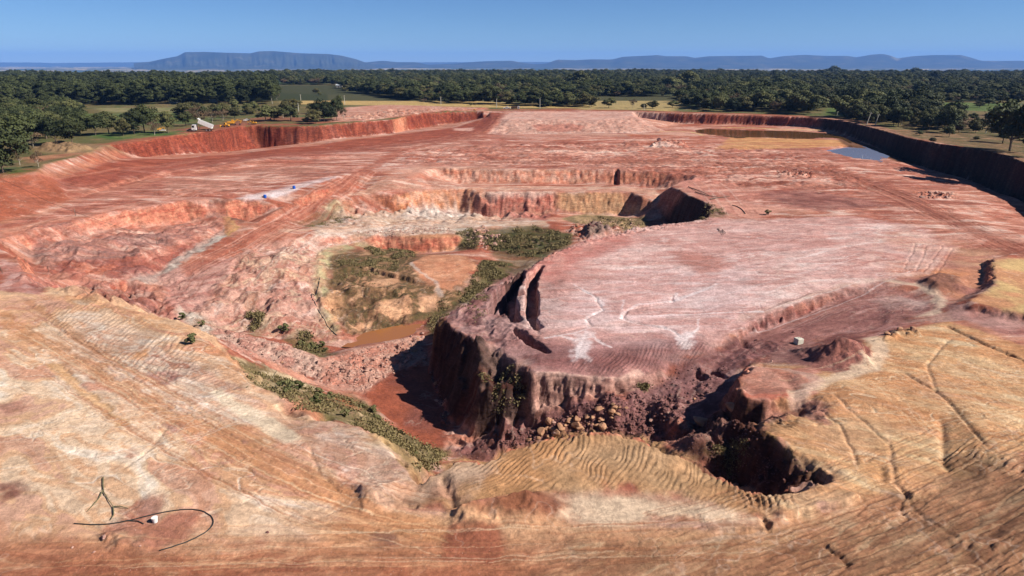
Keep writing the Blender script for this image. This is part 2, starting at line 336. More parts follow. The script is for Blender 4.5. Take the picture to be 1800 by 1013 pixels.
def strip(pts, w, world=False, exact=False):
    """distance to a polyline: indices, distance, side and length along"""
    Q = pts if world else W(pts)
    X, Y = (gx, gy) if exact else (SX_, SY_)
    xs = [q[0] for q in Q]; yy = [q[1] for q in Q]
    r0 = int(np.searchsorted(ys, min(yy) - w - 2)) * NC_; r1 = min(len(gx), (int(np.searchsorted(ys, max(yy) + w + 2)) + 1) * NC_); Xs, Ys = X[r0:r1], Y[r0:r1]
    ii = r0 + np.nonzero((Xs > min(xs) - w) & (Xs < max(xs) + w) & (Ys > min(yy) - w) & (Ys < max(yy) + w))[0]
    x, y = X[ii], Y[ii]; D = np.full(len(ii), 1e9); S = np.ones(len(ii)); A_ = np.zeros(len(ii)); acc = 0
    for k in range(len(Q) - 1):
        ax, ay = Q[k]; bx, by = Q[k + 1]; dx, dy = bx - ax, by - ay; ll = math.hypot(dx, dy) + 1e-9
        t = np.clip(((x - ax) * dx + (y - ay) * dy) / ll / ll, 0, 1); d = np.hypot(ax + t * dx - x, ay + t * dy - y)
        m = d < D; D[m] = d[m]; S[m] = np.sign(dx * (y - ay) - dy * (x - ax))[m]; A_[m] = (acc + t * ll)[m]; acc += ll
    k = D < w
    return ii[k], D[k], S[k], A_[k], acc
# ---------------------------------------------------------------- relief: trenches, channels, scarps, grooves, rubble
rough = (0.10 * n8 + 0.05 * n2 + 0.022 * n05) * fade + steep * (0.25 * n2 + 0.10 * n05)
H = H + rough
def lumpy(poly, a8, a2, fe=4):
    ii, m = region(poly, fe); x, y = gx[ii], gy[ii]
    H[ii] += m * (a8 * np.abs(fbm(x, y, 7, 3, 141)) * 2 - a8 * .5 + a2 * (0.5 - np.abs(fbm(x, y, 2.0, 3, 143)) * 2))
lumpy([(430, 440), (560, 420), (600, 480), (720, 510), (780, 530), (720, 575), (640, 600), (500, 600), (380, 570), (340, 540)], 1.1, .45, 3)
lumpy([(40, 400), (400, 365), (420, 400), (250, 500), (300, 560), (170, 525), (60, 500)], .9, .35)
lumpy([(590, 345), (830, 335), (970, 345), (960, 385), (700, 400), (560, 400)], .7, .3)
lumpy([(930, 740), (1080, 715), (1240, 660), (1180, 780), (1000, 780), (860, 800), (800, 770)], .8, .5, 2)
lumpy([(1180, 750), (1240, 730), (1330, 735), (1350, 770), (1420, 805), (1465, 838), (1440, 865), (1330, 872), (1240, 825)], 2.0, .8, 1.5)
lumpy([(1330, 700), (1460, 700), (1450, 745), (1345, 750)], .5, .35, 1.5)
lumpy([(1300, 590), (1400, 600), (1330, 650), (1240, 640)], .3, .25, 2)
lumpy([(1000, 250), (1400, 262), (1500, 300), (1560, 340), (1300, 330), (1000, 290), (700, 290), (700, 262)], .5, .25, 6)
lumpy([(790, 560), (860, 505), (940, 470), (950, 600), (880, 620)], .7, .4, 2)
lumpy([(427, 650), (560, 690), (700, 760), (780, 800), (740, 840), (640, 750), (500, 700)], .7, .4, 2)
lumpy([(800, 895), (950, 875), (990, 900), (980, 930), (800, 930)], .25, .22, 1)
H = H + steep * (0.22 * (np.abs(((H + 1.5 * m8 + .4 * n2) / 1.3 % 1) - .5) * 2 - .5)) * fade
def channel(pts, w, dz, taper=True):
    ii, d, s, a_, tot = strip(pts, w * 2.2)
    e_ = smooth(0, 0.12 * tot, a_) * smooth(tot, 0.88 * tot, a_) if taper else 1
    H[ii] += dz * np.exp(-(d / w) ** 2 * 1.5) * e_
def slot(pts, w, dz):
    ii, d, s, a_, tot = strip(pts, w + 1.2)
    ww = w * (0.45 + 0.55 * smooth(0, 0.25 * tot, a_) * smooth(tot, 0.75 * tot, a_))
    H[ii] += dz * smooth(ww * 0.5 + 0.35, ww * 0.5 - 0.1, d) * (0.7 + 0.3 * smooth(0, 0.15 * tot, a_) * smooth(tot, 0.85 * tot, a_))
def scarp(pts, dz, w):
    """raised on the left-hand side of the line, falling away over w metres"""
    ii, d, s, a_, tot = strip(pts, w * 3)
    e_ = smooth(0, 0.15 * tot, a_) * smooth(tot, 0.85 * tot, a_)
    sd = d * s
    H[ii] += dz * e_ * np.where(sd > 0, np.exp(-sd / w) * smooth(0, 0.35, sd), 0)
def mound(pts, dz, fe, lump=0.3):
    ii, m = region(pts, fe); H[ii] += dz * m * (1 + lump * (n2[ii] + m2[ii])) 
def grooves(poly, a, b, lam, amp, wob=0.5, fe=1.0, sharp=0.6):
    """tool marks running from photo point a to photo point b"""
    p, q = np.array(hit(*a)[:2]), np.array(hit(*b)[:2]); t = (q - p) / np.linalg.norm(q - p); nrm = np.array([-t[1], t[0]])
    ii, m = region(poly, fe, 0.3)
    al = gx[ii] * t[0] + gy[ii] * t[1]; u = gx[ii] * nrm[0] + gy[ii] * nrm[1]
    ph = u / lam + wob * n8[ii] * 3 + 0.35 * m2[ii] + wob * vnoise(al / 6, u / 9, 41)
    w_ = smooth(0, .55, np.abs((ph % 1) - 0.5) * 2)
    brk = (0.5 + 0.5 * vnoise(al / 1.6, np.floor(ph) * 3.7, 43)) * smooth(-.5, .35, vnoise(al / 7, u / 3, 45) + .3)
    H[ii] += amp * m * w_ * brk; return ii, m, w_ * brk
def voro(x, y, s, seed):
    x = x / s; y = y / s; ix = np.floor(x); iy = np.floor(y); f1 = np.full(x.shape, 9.0); f2 = np.full(x.shape, 9.0); cid = np.zeros(x.shape)
    for i in (-1, 0, 1):
        for j in (-1, 0, 1):
            cx, cy = ix + i, iy + j
            qx = cx + 0.5 + 0.45 * hashg(cx.astype(np.int64), cy.astype(np.int64), seed); qy = cy + 0.5 + 0.45 * hashg(cx.astype(np.int64), cy.astype(np.int64), seed + 1)
            d = np.hypot(qx - x, qy - y); c = hashg(cx.astype(np.int64), cy.astype(np.int64), seed + 2)
            m = d < f1; f2 = np.where(m, f1, np.minimum(f2, d)); cid = np.where(m, c, cid); f1 = np.where(m, d, f1)
    return f1, f2, cid
def rubble(poly, s, amp, fe=1.2):
    ii, m = region(poly, fe, 0.4)
    if len(ii) == 0: return ii, m, m
    sx = gx[ii] + 0.3 * s * n05[ii]; sy = gy[ii] + 0.3 * s * m2[ii]
    a1, b1, c1 = voro(sx, sy, s, 51); a2, b2, c2 = voro(sx, sy, s * 0.42, 61)
    H[ii] += m * amp * ((c1 * 0.7 + 0.3) * smooth(0.0, 0.22, b1 - a1) + 0.35 * c2 * smooth(0, 0.3, b2 - a2)); return ii, m, c1
RUB = {
 'path': [(370, 572), (430, 590), (500, 606), (567, 632), (620, 618), (700, 600), (738, 592), (750, 640), (700, 652), (640, 690), (590, 680), (520, 655), (450, 628), (400, 612)],
 'grassedge': [(820, 412), (850, 398), (870, 415), (905, 418), (880, 432), (850, 440), (825, 432)],
 'bench': [(620, 408), (700, 400), (790, 400), (800, 410), (720, 412), (640, 416)],
 'hole': [(1030, 385), (1120, 385), (1160, 398), (1080, 412), (1020, 424), (990, 405)],
 'dark': [(1000, 400), (1050, 395), (1075, 408), (1030, 420), (1000, 415)],
 'rim1': [(880, 490), (950, 458), (1030, 424), (1120, 402), (1170, 395), (1250, 385), (1180, 402), (1100, 412), (1020, 432), (950, 465), (900, 495)],
 'foot': [(870, 775), (960, 745), (1060, 722), (1180, 690), (1200, 740), (1160, 765), (1050, 755), (960, 768), (890, 788)],
 'ramp': [(1180, 650), (1290, 640), (1240, 700), (1160, 745), (1080, 740), (1150, 690)],
 'west': [(330, 545), (372, 552), (400, 600), (345, 582)],
 'westh': [(420, 465), (470, 455), (440, 520), (400, 555), (385, 545)],
 'pile': [(600, 205), (700, 195), (760, 196), (720, 203), (640, 212)],
 'far2': [(1610, 338), (1680, 340), (1685, 350), (1620, 350)],
 'far3': [(1365, 300), (1425, 302), (1430, 312), (1370, 312)],
 'heapn': [(1140, 252), (1170, 249), (1210, 250), (1205, 260), (1145, 259)],
 'pitj': [(1230, 745), (1290, 735), (1335, 745), (1330, 800), (1440, 830), (1430, 855), (1340, 860), (1240, 815)],
}
for k_, s_, a_ in (('path', 1.3, 0.5), ('grassedge', 1.6, 0.7), ('bench', 1.3, 0.35), ('hole', 1.3, 0.5), ('dark', 1.5, 0.6), ('rim1', 1.2, 0.4), ('foot', 0.9, 0.42), ('ramp', 1.6, 0.25), ('west', 1.0, 0.3), ('westh', 1.2, 0.2),
                   ('pile', 3.0, 0.8), ('far2', 1.4, 0.8), ('far3', 1.5, 0.8), ('heapn', 1.8, 0.6), ('pitj', 0.7, 0.35)):
    rubble(RUB[k_], s_, a_)
# buttress, talus and terraces
channel([(832, 622), (846, 690), (856, 752)], 2.0, 3.4); channel([(800, 640), (812, 720)], 1.2, 1.6); channel([(925, 740), (1000, 730), (1080, 716), (1140, 696)], 1.3, 1.5); channel([(880, 700), (900, 745)], 1.3, 1.4)
lumpy([(790, 660), (930, 690), (930, 780), (800, 790)], 1.3, .7, 2)
scarp([(585, 478), (650, 478), (745, 500)], 1.3, 4); scarp([(592, 522), (660, 522), (738, 518)], 1.3, 4); scarp([(600, 558), (670, 556), (748, 545)], 1.2, 4)
lumpy([(880, 212), (1050, 212), (1118, 206), (1165, 230), (1100, 234), (860, 235)], .8, .35, 2); lumpy([(590, 212), (690, 192), (860, 190), (700, 205)], .8, .3, 3); lumpy([(600, 350), (700, 345), (970, 345), (980, 380), (700, 380), (600, 375)], .9, .4, 2)
lumpy([(30, 490), (180, 500), (340, 480), (330, 570), (180, 530)], 1.0, .5, 3)
# slots and cracks
slot([(888, 498), (876, 520), (864, 549)], 2.2, -4.5)
slot([(920, 477), (904, 493), (891, 518), (896, 546), (908, 562)], 3.1, -5)
slot([(951, 468), (937, 488), (934, 500), (936, 521), (934, 560), (948, 575)], 1.9, -3.6)
slot([(905, 578), (932, 600), (964, 618)], 1.2, -2.2)
slot([(1084, 298), (1083, 325)], 1.4, -3)
slot([(846, 338), (862, 352)], 1.2, -1.6)
channel([(1296, 585), (1306, 600), (1310, 612)], 0.8, -0.9)
slot([(1225, 655), (1240, 665)], 1.0, -1.5); slot([(1252, 655), (1272, 663)], 0.8, -1.2)
# low ridges, heaps and hollows
mound([(1450, 635), (1462, 618), (1482, 610), (1502, 612), (1515, 630), (1490, 645)], 1.1, 2.4, 0.1)
mound([(1620, 498), (1650, 485), (1690, 492), (1690, 510), (1640, 512)], 1.1, 1.5)
mound([(1550, 540), (1590, 535), (1600, 560), (1560, 568)], 0.3, 1.2)
mound([(1560, 585), (1610, 580), (1620, 590), (1570, 596)], 0.6, 0.5, 1.2)
mound([(1540, 600), (1565, 592), (1575, 600)], 0.6, 0.5, 1.2)
mound([(800, 900), (840, 885), (950, 872), (990, 895), (980, 930), (900, 935), (800, 925)], 0.4, 1.2, 0.6)
mound([(640, 860), (700, 850), (700, 880), (650, 895)], 0.6, 1.2, 0.5)
mound([(180, 945), (240, 930), (260, 960), (200, 970)], 0.5, 0.6, 1)
mound([(1260, 745), (1290, 735), (1310, 760), (1290, 780), (1250, 765)], 0.7, 0.8, 1)
mound([(1060, 455), (1090, 440), (1110, 446), (1080, 462)], 0.15, 1.5, 1)
mound([(1025, 410), (1045, 398), (1070, 402), (1075, 414), (1040, 420)], 1.6, 1.2, .6)
mound([(1145, 258), (1160, 250), (1200, 252), (1205, 258)], 1.2, 1.6, .6); mound([(1095, 252), (1120, 250), (1125, 256), (1100, 257)], 0.9, 1.2, .6)
mound([(275, 335), (440, 335), (440, 345), (280, 345)], 0.5, 1.2, .6)
mound([(200, 262), (205, 267), (180, 268), (172, 262)], 1.4, 2, .6); mound([(66, 262), (120, 257), (160, 263), (120, 268)], 1.6, 2, .6)
channel([(1380, 655), (1400, 700), (1420, 740)], 1.2, -0.4)
scarp([(947, 872), (927, 878), (883, 886), (833, 891), (793, 900)], 0.9, 1.6)
scarp([(1363, 922), (1413, 909), (1473, 898), (1500, 885), (1522, 874)], 0.8, 3.0)
scarp([(1240, 945), (1300, 935), (1345, 938), (1400, 918)], 0.35, 2.5)
slot([(1343, 918), (1350, 932)], 0.5, -0.5)
scarp([(1610, 300), (1560, 305), (1500, 300)], 0.6, 3)
channel([(1655, 735), (1656, 780), (1665, 835)], 0.5, -0.3)
scarp([(330, 570), (250, 548), (178, 528)], 0.4, 2); 
for ln, w_, dz in (([(1010, 505), (1045, 520), (1060, 545), (1030, 560), (1040, 572), (1000, 580), (975, 590)], 0.3, -0.2), ([(1185, 515), (1180, 530), (1100, 545), (1095, 560), (1130, 570), (1180, 580), (1205, 598)], 0.35, -0.22),
                   ([(1560, 770), (1570, 820), (1575, 850), (1600, 880), (1620, 910), (1680, 950), (1700, 975)], 0.3, -0.16), ([(1430, 720), (1475, 745), (1490, 780), (1500, 800), (1505, 820)], 0.25, -0.18),
                   ([(1575, 850), (1590, 870), (1585, 895), (1595, 912), (1550, 935), (1500, 945)], 0.3, -0.2), ([(1445, 955), (1490, 990), (1480, 1000)], 0.3, -0.3), ([(1660, 570), (1720, 600), (1790, 630)], 0.4, -0.35), ([(1770, 620), (1810, 640)], 0.3, -0.3),
                   ([(100, 640), (170, 700), (200, 730)], 0.4, -0.15), ([(300, 745), (260, 790), (210, 830)], 0.3, -0.12), ([(540, 780), (560, 830), (600, 870)], 0.3, -0.12), ([(800, 895), (790, 860), (780, 830)], 0.5, -0.5),
                   ([(1550, 820), (1560, 850)], 0.6, -0.3), ([(640, 890), (700, 880), (735, 895)], 0.5, -0.3), ([(550, 500), (560, 545), (590, 590)], 0.6, -0.6), ([(500, 710), (520, 735)], 1.2, -1.2), ([(560, 742), (575, 730)], 1.0, -1.2),
                   ([(1675, 590), (1630, 640), (1650, 700)], 0.3, -0.15), ([(1580, 650), (1650, 690), (1740, 790)], 0.35, -0.25), ([(1460, 690), (1540, 760), (1560, 780)], 0.3, -0.15)):
    channel(ln, w_, dz)
# tool marks on the near mound, curving up to its crest
MND = [(660, 880), (735, 856), (775, 826), (813, 806), (857, 813), (883, 791), (933, 779), (967, 769), (1050, 760), (1113, 767), (1147, 780), (1183, 797), (1235, 829), (1280, 855), (1335, 875), (1370, 880), (1355, 915), (1250, 880), (1150, 865), (1050, 862), (950, 872), (880, 884), (800, 897), (720, 885)]
ii, m = region(MND, 0.7, 0.2); x, y = gx[ii], gy[ii]
yt = np.clip((y - 52) / 9.5, 0, 1.1); u = x - (1.9 * (y - 52) - 0.09 * (y - 52) ** 2) * 1.0
ph = u / (0.82 - 0.26 * yt) + 1.6 * n8[ii] + 0.5 * m2[ii] + .9 * vnoise(x / 5, y / 4, 47) + .7 * vnoise(x / 1.3, y / 1.8, 48)
wv = smooth(0, .6, np.abs((ph % 1) - 0.5) * 2); brk = (0.55 + 0.45 * vnoise(y / 0.9, np.floor(ph) * 3.3, 44)) * (0.7 + 0.5 * m8[ii])
H[ii] += 0.27 * m * (0.5 + 0.5 * yt) * (.25 + .75 * smooth(-.35, .15, vnoise(x / 3.1, y / 1.6, 49))) * wv * (.45 + .55 * brk) * smooth(-14, -8, x); MGI, MGM, MGW = ii, m, wv * brk
GRV = []
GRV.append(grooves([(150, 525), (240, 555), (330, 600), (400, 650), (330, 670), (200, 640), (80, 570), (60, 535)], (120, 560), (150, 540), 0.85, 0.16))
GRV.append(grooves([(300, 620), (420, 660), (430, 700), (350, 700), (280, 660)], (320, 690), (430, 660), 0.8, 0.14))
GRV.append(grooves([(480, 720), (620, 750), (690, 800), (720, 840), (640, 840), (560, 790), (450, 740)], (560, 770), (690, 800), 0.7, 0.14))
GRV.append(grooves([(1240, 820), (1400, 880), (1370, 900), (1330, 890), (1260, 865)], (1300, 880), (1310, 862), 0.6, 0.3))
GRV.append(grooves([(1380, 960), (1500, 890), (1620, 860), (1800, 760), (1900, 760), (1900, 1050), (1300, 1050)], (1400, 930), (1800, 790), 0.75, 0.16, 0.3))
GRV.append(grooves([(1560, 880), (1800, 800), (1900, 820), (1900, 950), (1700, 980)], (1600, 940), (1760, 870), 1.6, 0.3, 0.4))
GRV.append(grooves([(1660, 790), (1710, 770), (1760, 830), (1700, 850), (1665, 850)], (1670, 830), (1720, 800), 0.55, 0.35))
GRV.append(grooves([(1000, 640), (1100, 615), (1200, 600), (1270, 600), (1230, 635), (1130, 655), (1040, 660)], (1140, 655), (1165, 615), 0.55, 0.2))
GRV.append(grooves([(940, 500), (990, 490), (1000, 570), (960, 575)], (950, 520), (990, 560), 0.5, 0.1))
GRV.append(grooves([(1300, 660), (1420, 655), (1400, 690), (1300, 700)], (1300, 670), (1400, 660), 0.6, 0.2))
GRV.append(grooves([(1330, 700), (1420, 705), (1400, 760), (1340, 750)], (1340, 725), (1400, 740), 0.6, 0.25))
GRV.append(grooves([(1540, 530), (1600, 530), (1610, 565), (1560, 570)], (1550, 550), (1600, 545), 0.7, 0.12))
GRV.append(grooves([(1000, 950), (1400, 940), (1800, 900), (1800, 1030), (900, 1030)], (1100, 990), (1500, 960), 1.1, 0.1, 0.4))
# wheel tracks
def ruts(pts, w, dz, gap=1.9):
    Q = [np.array(q) for q in W(pts)]
    for sgn in (-1, 1):
        R_ = []
        for i, q in enumerate(Q):
            t = Q[min(i + 1, len(Q) - 1)] - Q[max(i - 1, 0)]; t /= np.linalg.norm(t); R_.append(tuple(q + sgn * gap / 2 * np.array([t[1], -t[0]])))
        ii, d, s, a_, tot = strip(R_, w * 3, world=True); H[ii] += dz * (np.exp(-(d / w) ** 2) - 0.5 * np.exp(-((d - 1.5 * w) / (0.6 * w)) ** 2))
for t_ in ([(1850, 460), (1700, 400), (1600, 352), (1550, 325), (1480, 305)], [(1850, 448), (1730, 405), (1620, 352), (1580, 335)], [(1850, 475), (1690, 410), (1590, 360)],
           [(660, 290), (600, 330), (500, 395), (440, 432), (340, 480)], [(650, 300), (560, 355), (470, 405), (400, 450)], [(1260, 290), (1400, 300), (1500, 330)], [(1620, 430), (1600, 475)], [(1665, 435), (1635, 480)],
           [(1800, 360), (1650, 340), (1520, 310)], [(0, 560), (150, 650), (300, 740), (450, 820), (620, 890)], [(60, 560), (200, 660), (380, 780), (560, 880)], [(0, 980), (300, 970), (700, 960), (1100, 960)]):
    ruts(t_, 0.25, -0.10 if t_[0][1] < 530 else -0.035, 2.1)
ii, m = region([(1446, 262), (1462, 259), (1490, 255), (1520, 261), (1555, 275), (1545, 282), (1500, 277), (1470, 269)], 1.6, .8); H[ii] += (-7.3 + .12 * n2[ii] + .1 * m2[ii] - H[ii]) * m
print('relief', time.time() - T0)
# ---------------------------------------------------------------- ground colour (soil colours, plus some painted shade)
KA = 0.63
def c_(r, g, b): return lin((r, g, b), KA)
COL = np.zeros((N, 3), np.float32)
K = np.zeros((len(near), 3), np.float32)
def mixp(ii, m, c1, c2=None, nz=None):
    c = c1[None, :] if c2 is None else c1[None, :] + (c2 - c1)[None, :] * nz[:, None]
    K[ii] += (c - K[ii]) * m[:, None]
def streak(ang, s, l, seed):
    c, s_ = math.cos(math.radians(ang)), math.sin(math.radians(ang))
    return (fbm((gx * c + gy * s_) / l, (-gx * s_ + gy * c) / s, 1.0, 4, seed) * 1.6).astype(np.float32)
sA = streak(8, 5, 22, 81); sB = streak(-35, 3, 14, 85); sC = streak(35, 1.2, 9, 89); sD = streak(0, 1.5, 10, 93)
def nz(ii, f, k=1.6): return np.clip(0.5 + f[ii] * k, 0, 1)
def paint(poly, c1, c2=None, f=None, k=1.6, op=1.0, fe=1.5, brk=0.6, world=False):
    ii, m = region(poly, fe, brk, world)
    if len(ii): mixp(ii, m * op, c_(*c1), None if c2 is None else c_(*c2), None if c2 is None else nz(ii, n8 if f is None else f, k))
def line(pts, w, c1, op=1.0, c2=None, brk=0.4, world=False):
    ii, d, s, a_, tot = strip(pts, w * 2, world); m = smooth(w, w * 0.35, d + brk * w * n2[ii] * 1.5) * op
    mixp(ii, m, c_(*c1), None if c2 is None else c_(*c2), None if c2 is None else nz(ii, m2))
def marb(poly, cols, sc, ang=0, stretch=2.0, seed=0, op=1.0, fe=1.5, warp=1.2, brk=.6, sharp=1.9):
    ii, m = region(poly, fe, brk)
    if not len(ii): return
    c, s_ = math.cos(math.radians(ang)), math.sin(math.radians(ang)); a_ = (gx[ii] * c + gy[ii] * s_) / (sc * stretch); b_ = (-gx[ii] * s_ + gy[ii] * c) / sc
    q1 = fbm(a_, b_, 1.0, 3, 200 + seed); q2 = fbm(a_ + 5.2, b_ + 1.3, 1.0, 3, 210 + seed)
    v = np.clip(.5 + sharp * .5 * fbm(a_ + warp * q1, b_ + warp * q2, .9, 5, 220 + seed, .6), 0, .9999) * (len(cols) - 1)
    k = v.astype(int); f = smooth(0.15, .85, v - k)[:, None]; P_ = np.stack([c_(*q) for q in cols]); K[ii] += ((P_[k] * (1 - f) + P_[k + 1] * f) - K[ii]) * (m * op)[:, None]
def veins(poly, col, sc, ang, stretch, seed, op=.5, th=.03, fe=2, dark=True):
    ii, m = region(poly, fe); c, s_ = math.cos(math.radians(ang)), math.sin(math.radians(ang)); a_ = (gx[ii] * c + gy[ii] * s_) / (sc * stretch); b_ = (-gx[ii] * s_ + gy[ii] * c) / sc
    v = fbm(a_ + .5 * fbm(a_, b_, .7, 2, 240 + seed), b_, 1.0, 3, 230 + seed); k = smooth(th, th * .25, np.abs(v)) * smooth(-.25, .1, m8[ii] + .5 * n8[ii]) * m
    K[ii] += (c_(*col)[None, :] - K[ii]) * (op * k)[:, None]
    H[ii] -= .06 * k
    if dark: d = smooth(th, th * .3, np.abs(v - 1.8 * th)) * k.clip(0, 1) * 0 + smooth(th * .9, th * .2, np.abs(v - 1.7 * th)) * smooth(-.25, .1, m8[ii] + .5 * n8[ii]) * m; K[ii] *= (1 - .22 * d)[:, None]
RED = (168, 92, 68); REDD = (140, 68, 48); SAL = (200, 138, 112); PINK = (200, 148, 134); PALE = (218, 180, 162); MAR = (128, 74, 66); CREAM = (228, 196, 160); TAN = (212, 162, 118); ORG = (204, 138, 88)
OCH = (190, 120, 72); WHT = (226, 208, 196); YEL = (208, 184, 118); GRS = (92, 92, 52); DGR = (60, 68, 32); BRN = (120, 86, 62); VIO = (160, 122, 120)
al = np.arange(len(near))
# whole floor: red soil with salmon streaks
mixp(al, np.ones(len(near)), c_(*RED), c_(*SAL), nz(al, sA + 0.4 * sD, 1.1))
mixp(al, smooth(0.15, 0.6, sD + 0.5 * n8) * 0.55, c_(*PALE))
# land outside the rim
out = [(-900, 520), (-300, 365), (-120, 330), (0, 310), (62, 303), (80, 288), (130, 277), (182, 257), (230, 250), (275, 244), (330, 235), (375, 231), (425, 222), (525, 222), (562, 221), (610, 216), (693, 210), (705, 207), (737, 201), (787, 197), (835, 196), (890, 195), (1000, 194), (1112, 196), (1200, 199), (1300, 201.5), (1400, 205), (1440, 207), (1475, 210), (1512, 218), (1552, 228), (1592, 240), (1650, 251), (1740, 264), (1800, 284), (1900, 316), (2500, 480)]
ow = [P(a_, b_, 0)[:2] for a_, b_ in out] + [(1200, 100), (1200, 700), (-1200, 700), (-1200, 100)]
paint(ow, (112, 98, 58), (92, 100, 56), n30, 2.0, fe=1.0, brk=0.2, world=True)
paint(ow, (150, 112, 76), None, op=0.0, world=True)
ii, m = region(ow, 1.0, 0.2, True); mixp(ii, m * smooth(0.1, 0.4, n8[ii] + n30[ii]) * 0.5, c_(150, 112, 80))
# red apron along the rim
line([(-100, 322), (0, 306), (62, 300)], 6, (186, 106, 76)); line([(182, 255), (275, 242), (330, 233), (375, 229), (425, 220), (520, 219), (600, 213), (700, 205), (790, 194), (862, 193), (1000, 192), (1112, 195), (1300, 200), (1440, 206)], 7, (176, 100, 72), 0.9, (158, 84, 60))
line([(430, 214), (480, 208), (560, 212), (620, 208)], 16, (156, 92, 66), 0.9, (130, 86, 60)); line([(330, 228), (420, 218)], 9, (152, 90, 66), .9)
paint([(585, 214), (600, 190), (680, 184), (780, 188), (860, 190), (850, 195), (760, 196), (700, 205), (640, 213)], (214, 160, 132), (186, 110, 84), m8, 2.0, fe=3)
line([(1440, 206), (1475, 208), (1520, 216), (1590, 238), (1650, 248), (1740, 260), (1800, 280)], 5, (132, 84, 66), 0.9, (176, 128, 98)); paint([(1570, 228), (1640, 232), (1740, 236), (1800, 250), (1800, 282), (1740, 262), (1640, 248), (1590, 238)], (158, 112, 80), (112, 92, 60), m8, 2.4, fe=3)
paint([(1640, 205), (1740, 200), (1760, 215), (1690, 230), (1600, 222)], (122, 92, 62), (104, 84, 54), m8, 2, fe=6)
# fields beyond
for poly, c1, c2 in (([(480, 168), (640, 168), (760, 174), (920, 182), (1180, 196), (1190, 190), (900, 190), (720, 186), (500, 183)], (196, 164, 98), (184, 150, 92)), ([(1020, 172), (1190, 172), (1200, 182), (1180, 193), (1020, 193)], (178, 152, 96), (164, 142, 90)),
                     ([(1640, 180), (1790, 182), (1790, 197), (1670, 194)], (86, 104, 48), (104, 116, 58)), ([(170, 190), (330, 189), (330, 197), (180, 198)], (150, 136, 92), (120, 122, 72)), ([(130, 236), (280, 230), (330, 240), (200, 246)], (74, 104, 44), (110, 112, 60)),
                     ([(120, 200), (340, 198), (340, 215), (140, 225)], (88, 104, 52), (106, 110, 62)), ([(0, 300), (60, 298), (70, 303), (0, 310)], (84, 100, 44), (100, 92, 50)), ([(1450, 190), (1500, 190), (1500, 203), (1450, 203)], (84, 104, 46), (100, 110, 56)),
                     ([(60, 258), (120, 252), (200, 262), (215, 268), (130, 272), (70, 268)], (158, 124, 88), (132, 104, 74)), ([(40, 277), (120, 270), (160, 272), (60, 286)], (186, 128, 92), (160, 100, 72)), ([(530, 158), (600, 153), (560, 172), (520, 170)], (120, 108, 66), (130, 112, 70))):
    paint(poly, c1, c2, m8, 1.5, fe=4)
# quarry floor
paint([(0, 318), (62, 305), (100, 312), (128, 350), (60, 378), (0, 390), (-200, 430), (-200, 350)], (196, 112, 74), (176, 94, 62), m2, 2, fe=1)
line([(0, 392), (70, 378), (125, 354)], 2.5, (208, 140, 100), .8)
paint([(110, 310), (210, 282), (440, 268), (620, 246), (860, 205), (870, 230), (700, 258), (600, 276), (420, 283), (200, 320), (100, 345)], (150, 74, 52), (172, 90, 64), sD, 1.4, fe=2.5)
paint([(210, 281), (300, 274), (390, 269), (440, 267), (400, 273), (300, 277)], (196, 120, 92), None, op=.7, fe=1)
line([(450, 262), (520, 256), (640, 243), (700, 236)], 2.2, (206, 138, 106), .7)
paint([(120, 330), (300, 302), (440, 280), (540, 278), (580, 285), (430, 300), (300, 312), (210, 335), (120, 360)], (202, 134, 104), (178, 100, 74), sA, 1.6, fe=2)
line([(300, 300), (420, 284), (470, 277), (540, 279)], 3.2, PALE, .8)
paint([(290, 318), (430, 300), (560, 288), (600, 292), (420, 330), (300, 345)], (222, 178, 152), (200, 138, 112), sD, 1.6, fe=2, op=.85)
paint([(410, 352), (500, 328), (580, 310), (600, 312), (500, 345), (430, 365)], (218, 196, 192), (206, 176, 166), m2, 1.6, fe=1.2)
paint([(0, 395), (150, 362), (260, 345), (330, 350), (180, 378), (60, 402), (0, 425)], (196, 120, 92), (182, 104, 80), sD, 1.6, fe=2)
line([(0, 410), (100, 385), (250, 358), (420, 325), (560, 300)], 2.5, (204, 140, 112), .8)
for pl in ([(880, 234), (1000, 236), (1120, 236), (1180, 232), (1240, 238), (1200, 243), (1000, 243), (880, 242)], [(900, 262), (1050, 262), (1100, 270), (960, 270)], [(1050, 282), (1250, 284), (1400, 290), (1250, 292), (1060, 290)], [(1080, 255), (1220, 262), (1200, 268), (1100, 264)], [(700, 255), (820, 248), (830, 256), (720, 266)], [(690, 300), (760, 285), (900, 280), (1000, 284), (900, 290), (720, 305)], [(1590, 302), (1650, 303), (1660, 312), (1600, 312)], [(1580, 330), (1700, 335), (1690, 345), (1600, 342)]):
    paint(pl, (220, 172, 148), (204, 142, 116), sD, 1.5, op=.85, fe=1.5)
paint([(1100, 236), (1230, 240), (1290, 246), (1400, 250), (1250, 262), (1120, 254)], (196, 120, 84), (178, 98, 70), sD, 1.5, fe=2)
paint([(1285, 241), (1350, 243), (1470, 246), (1500, 256), (1420, 260), (1330, 262), (1260, 262)], (208, 150, 84), (190, 120, 72), sD, 1.3, fe=1.5)
line([(1270, 224), (1320, 225), (1440, 229)], 1.6, (214, 176, 110), .9); line([(1160, 231), (1215, 232), (1235, 238)], 1.5, (214, 180, 120), .9)
paint([(1472, 244), (1500, 248), (1560, 262), (1610, 285), (1560, 282), (1500, 268), (1478, 254)], (112, 74, 46), None, op=.0); paint([(1480, 252), (1540, 262), (1620, 290), (1560, 282), (1500, 262)], (104, 66, 40), None, op=.8, fe=1.5)
paint([(1250, 300), (1450, 300), (1620, 360), (1800, 430), (1800, 350), (1600, 300), (1400, 285)], (178, 104, 78), (196, 128, 98), sA, 1.4, op=.8, fe=4)
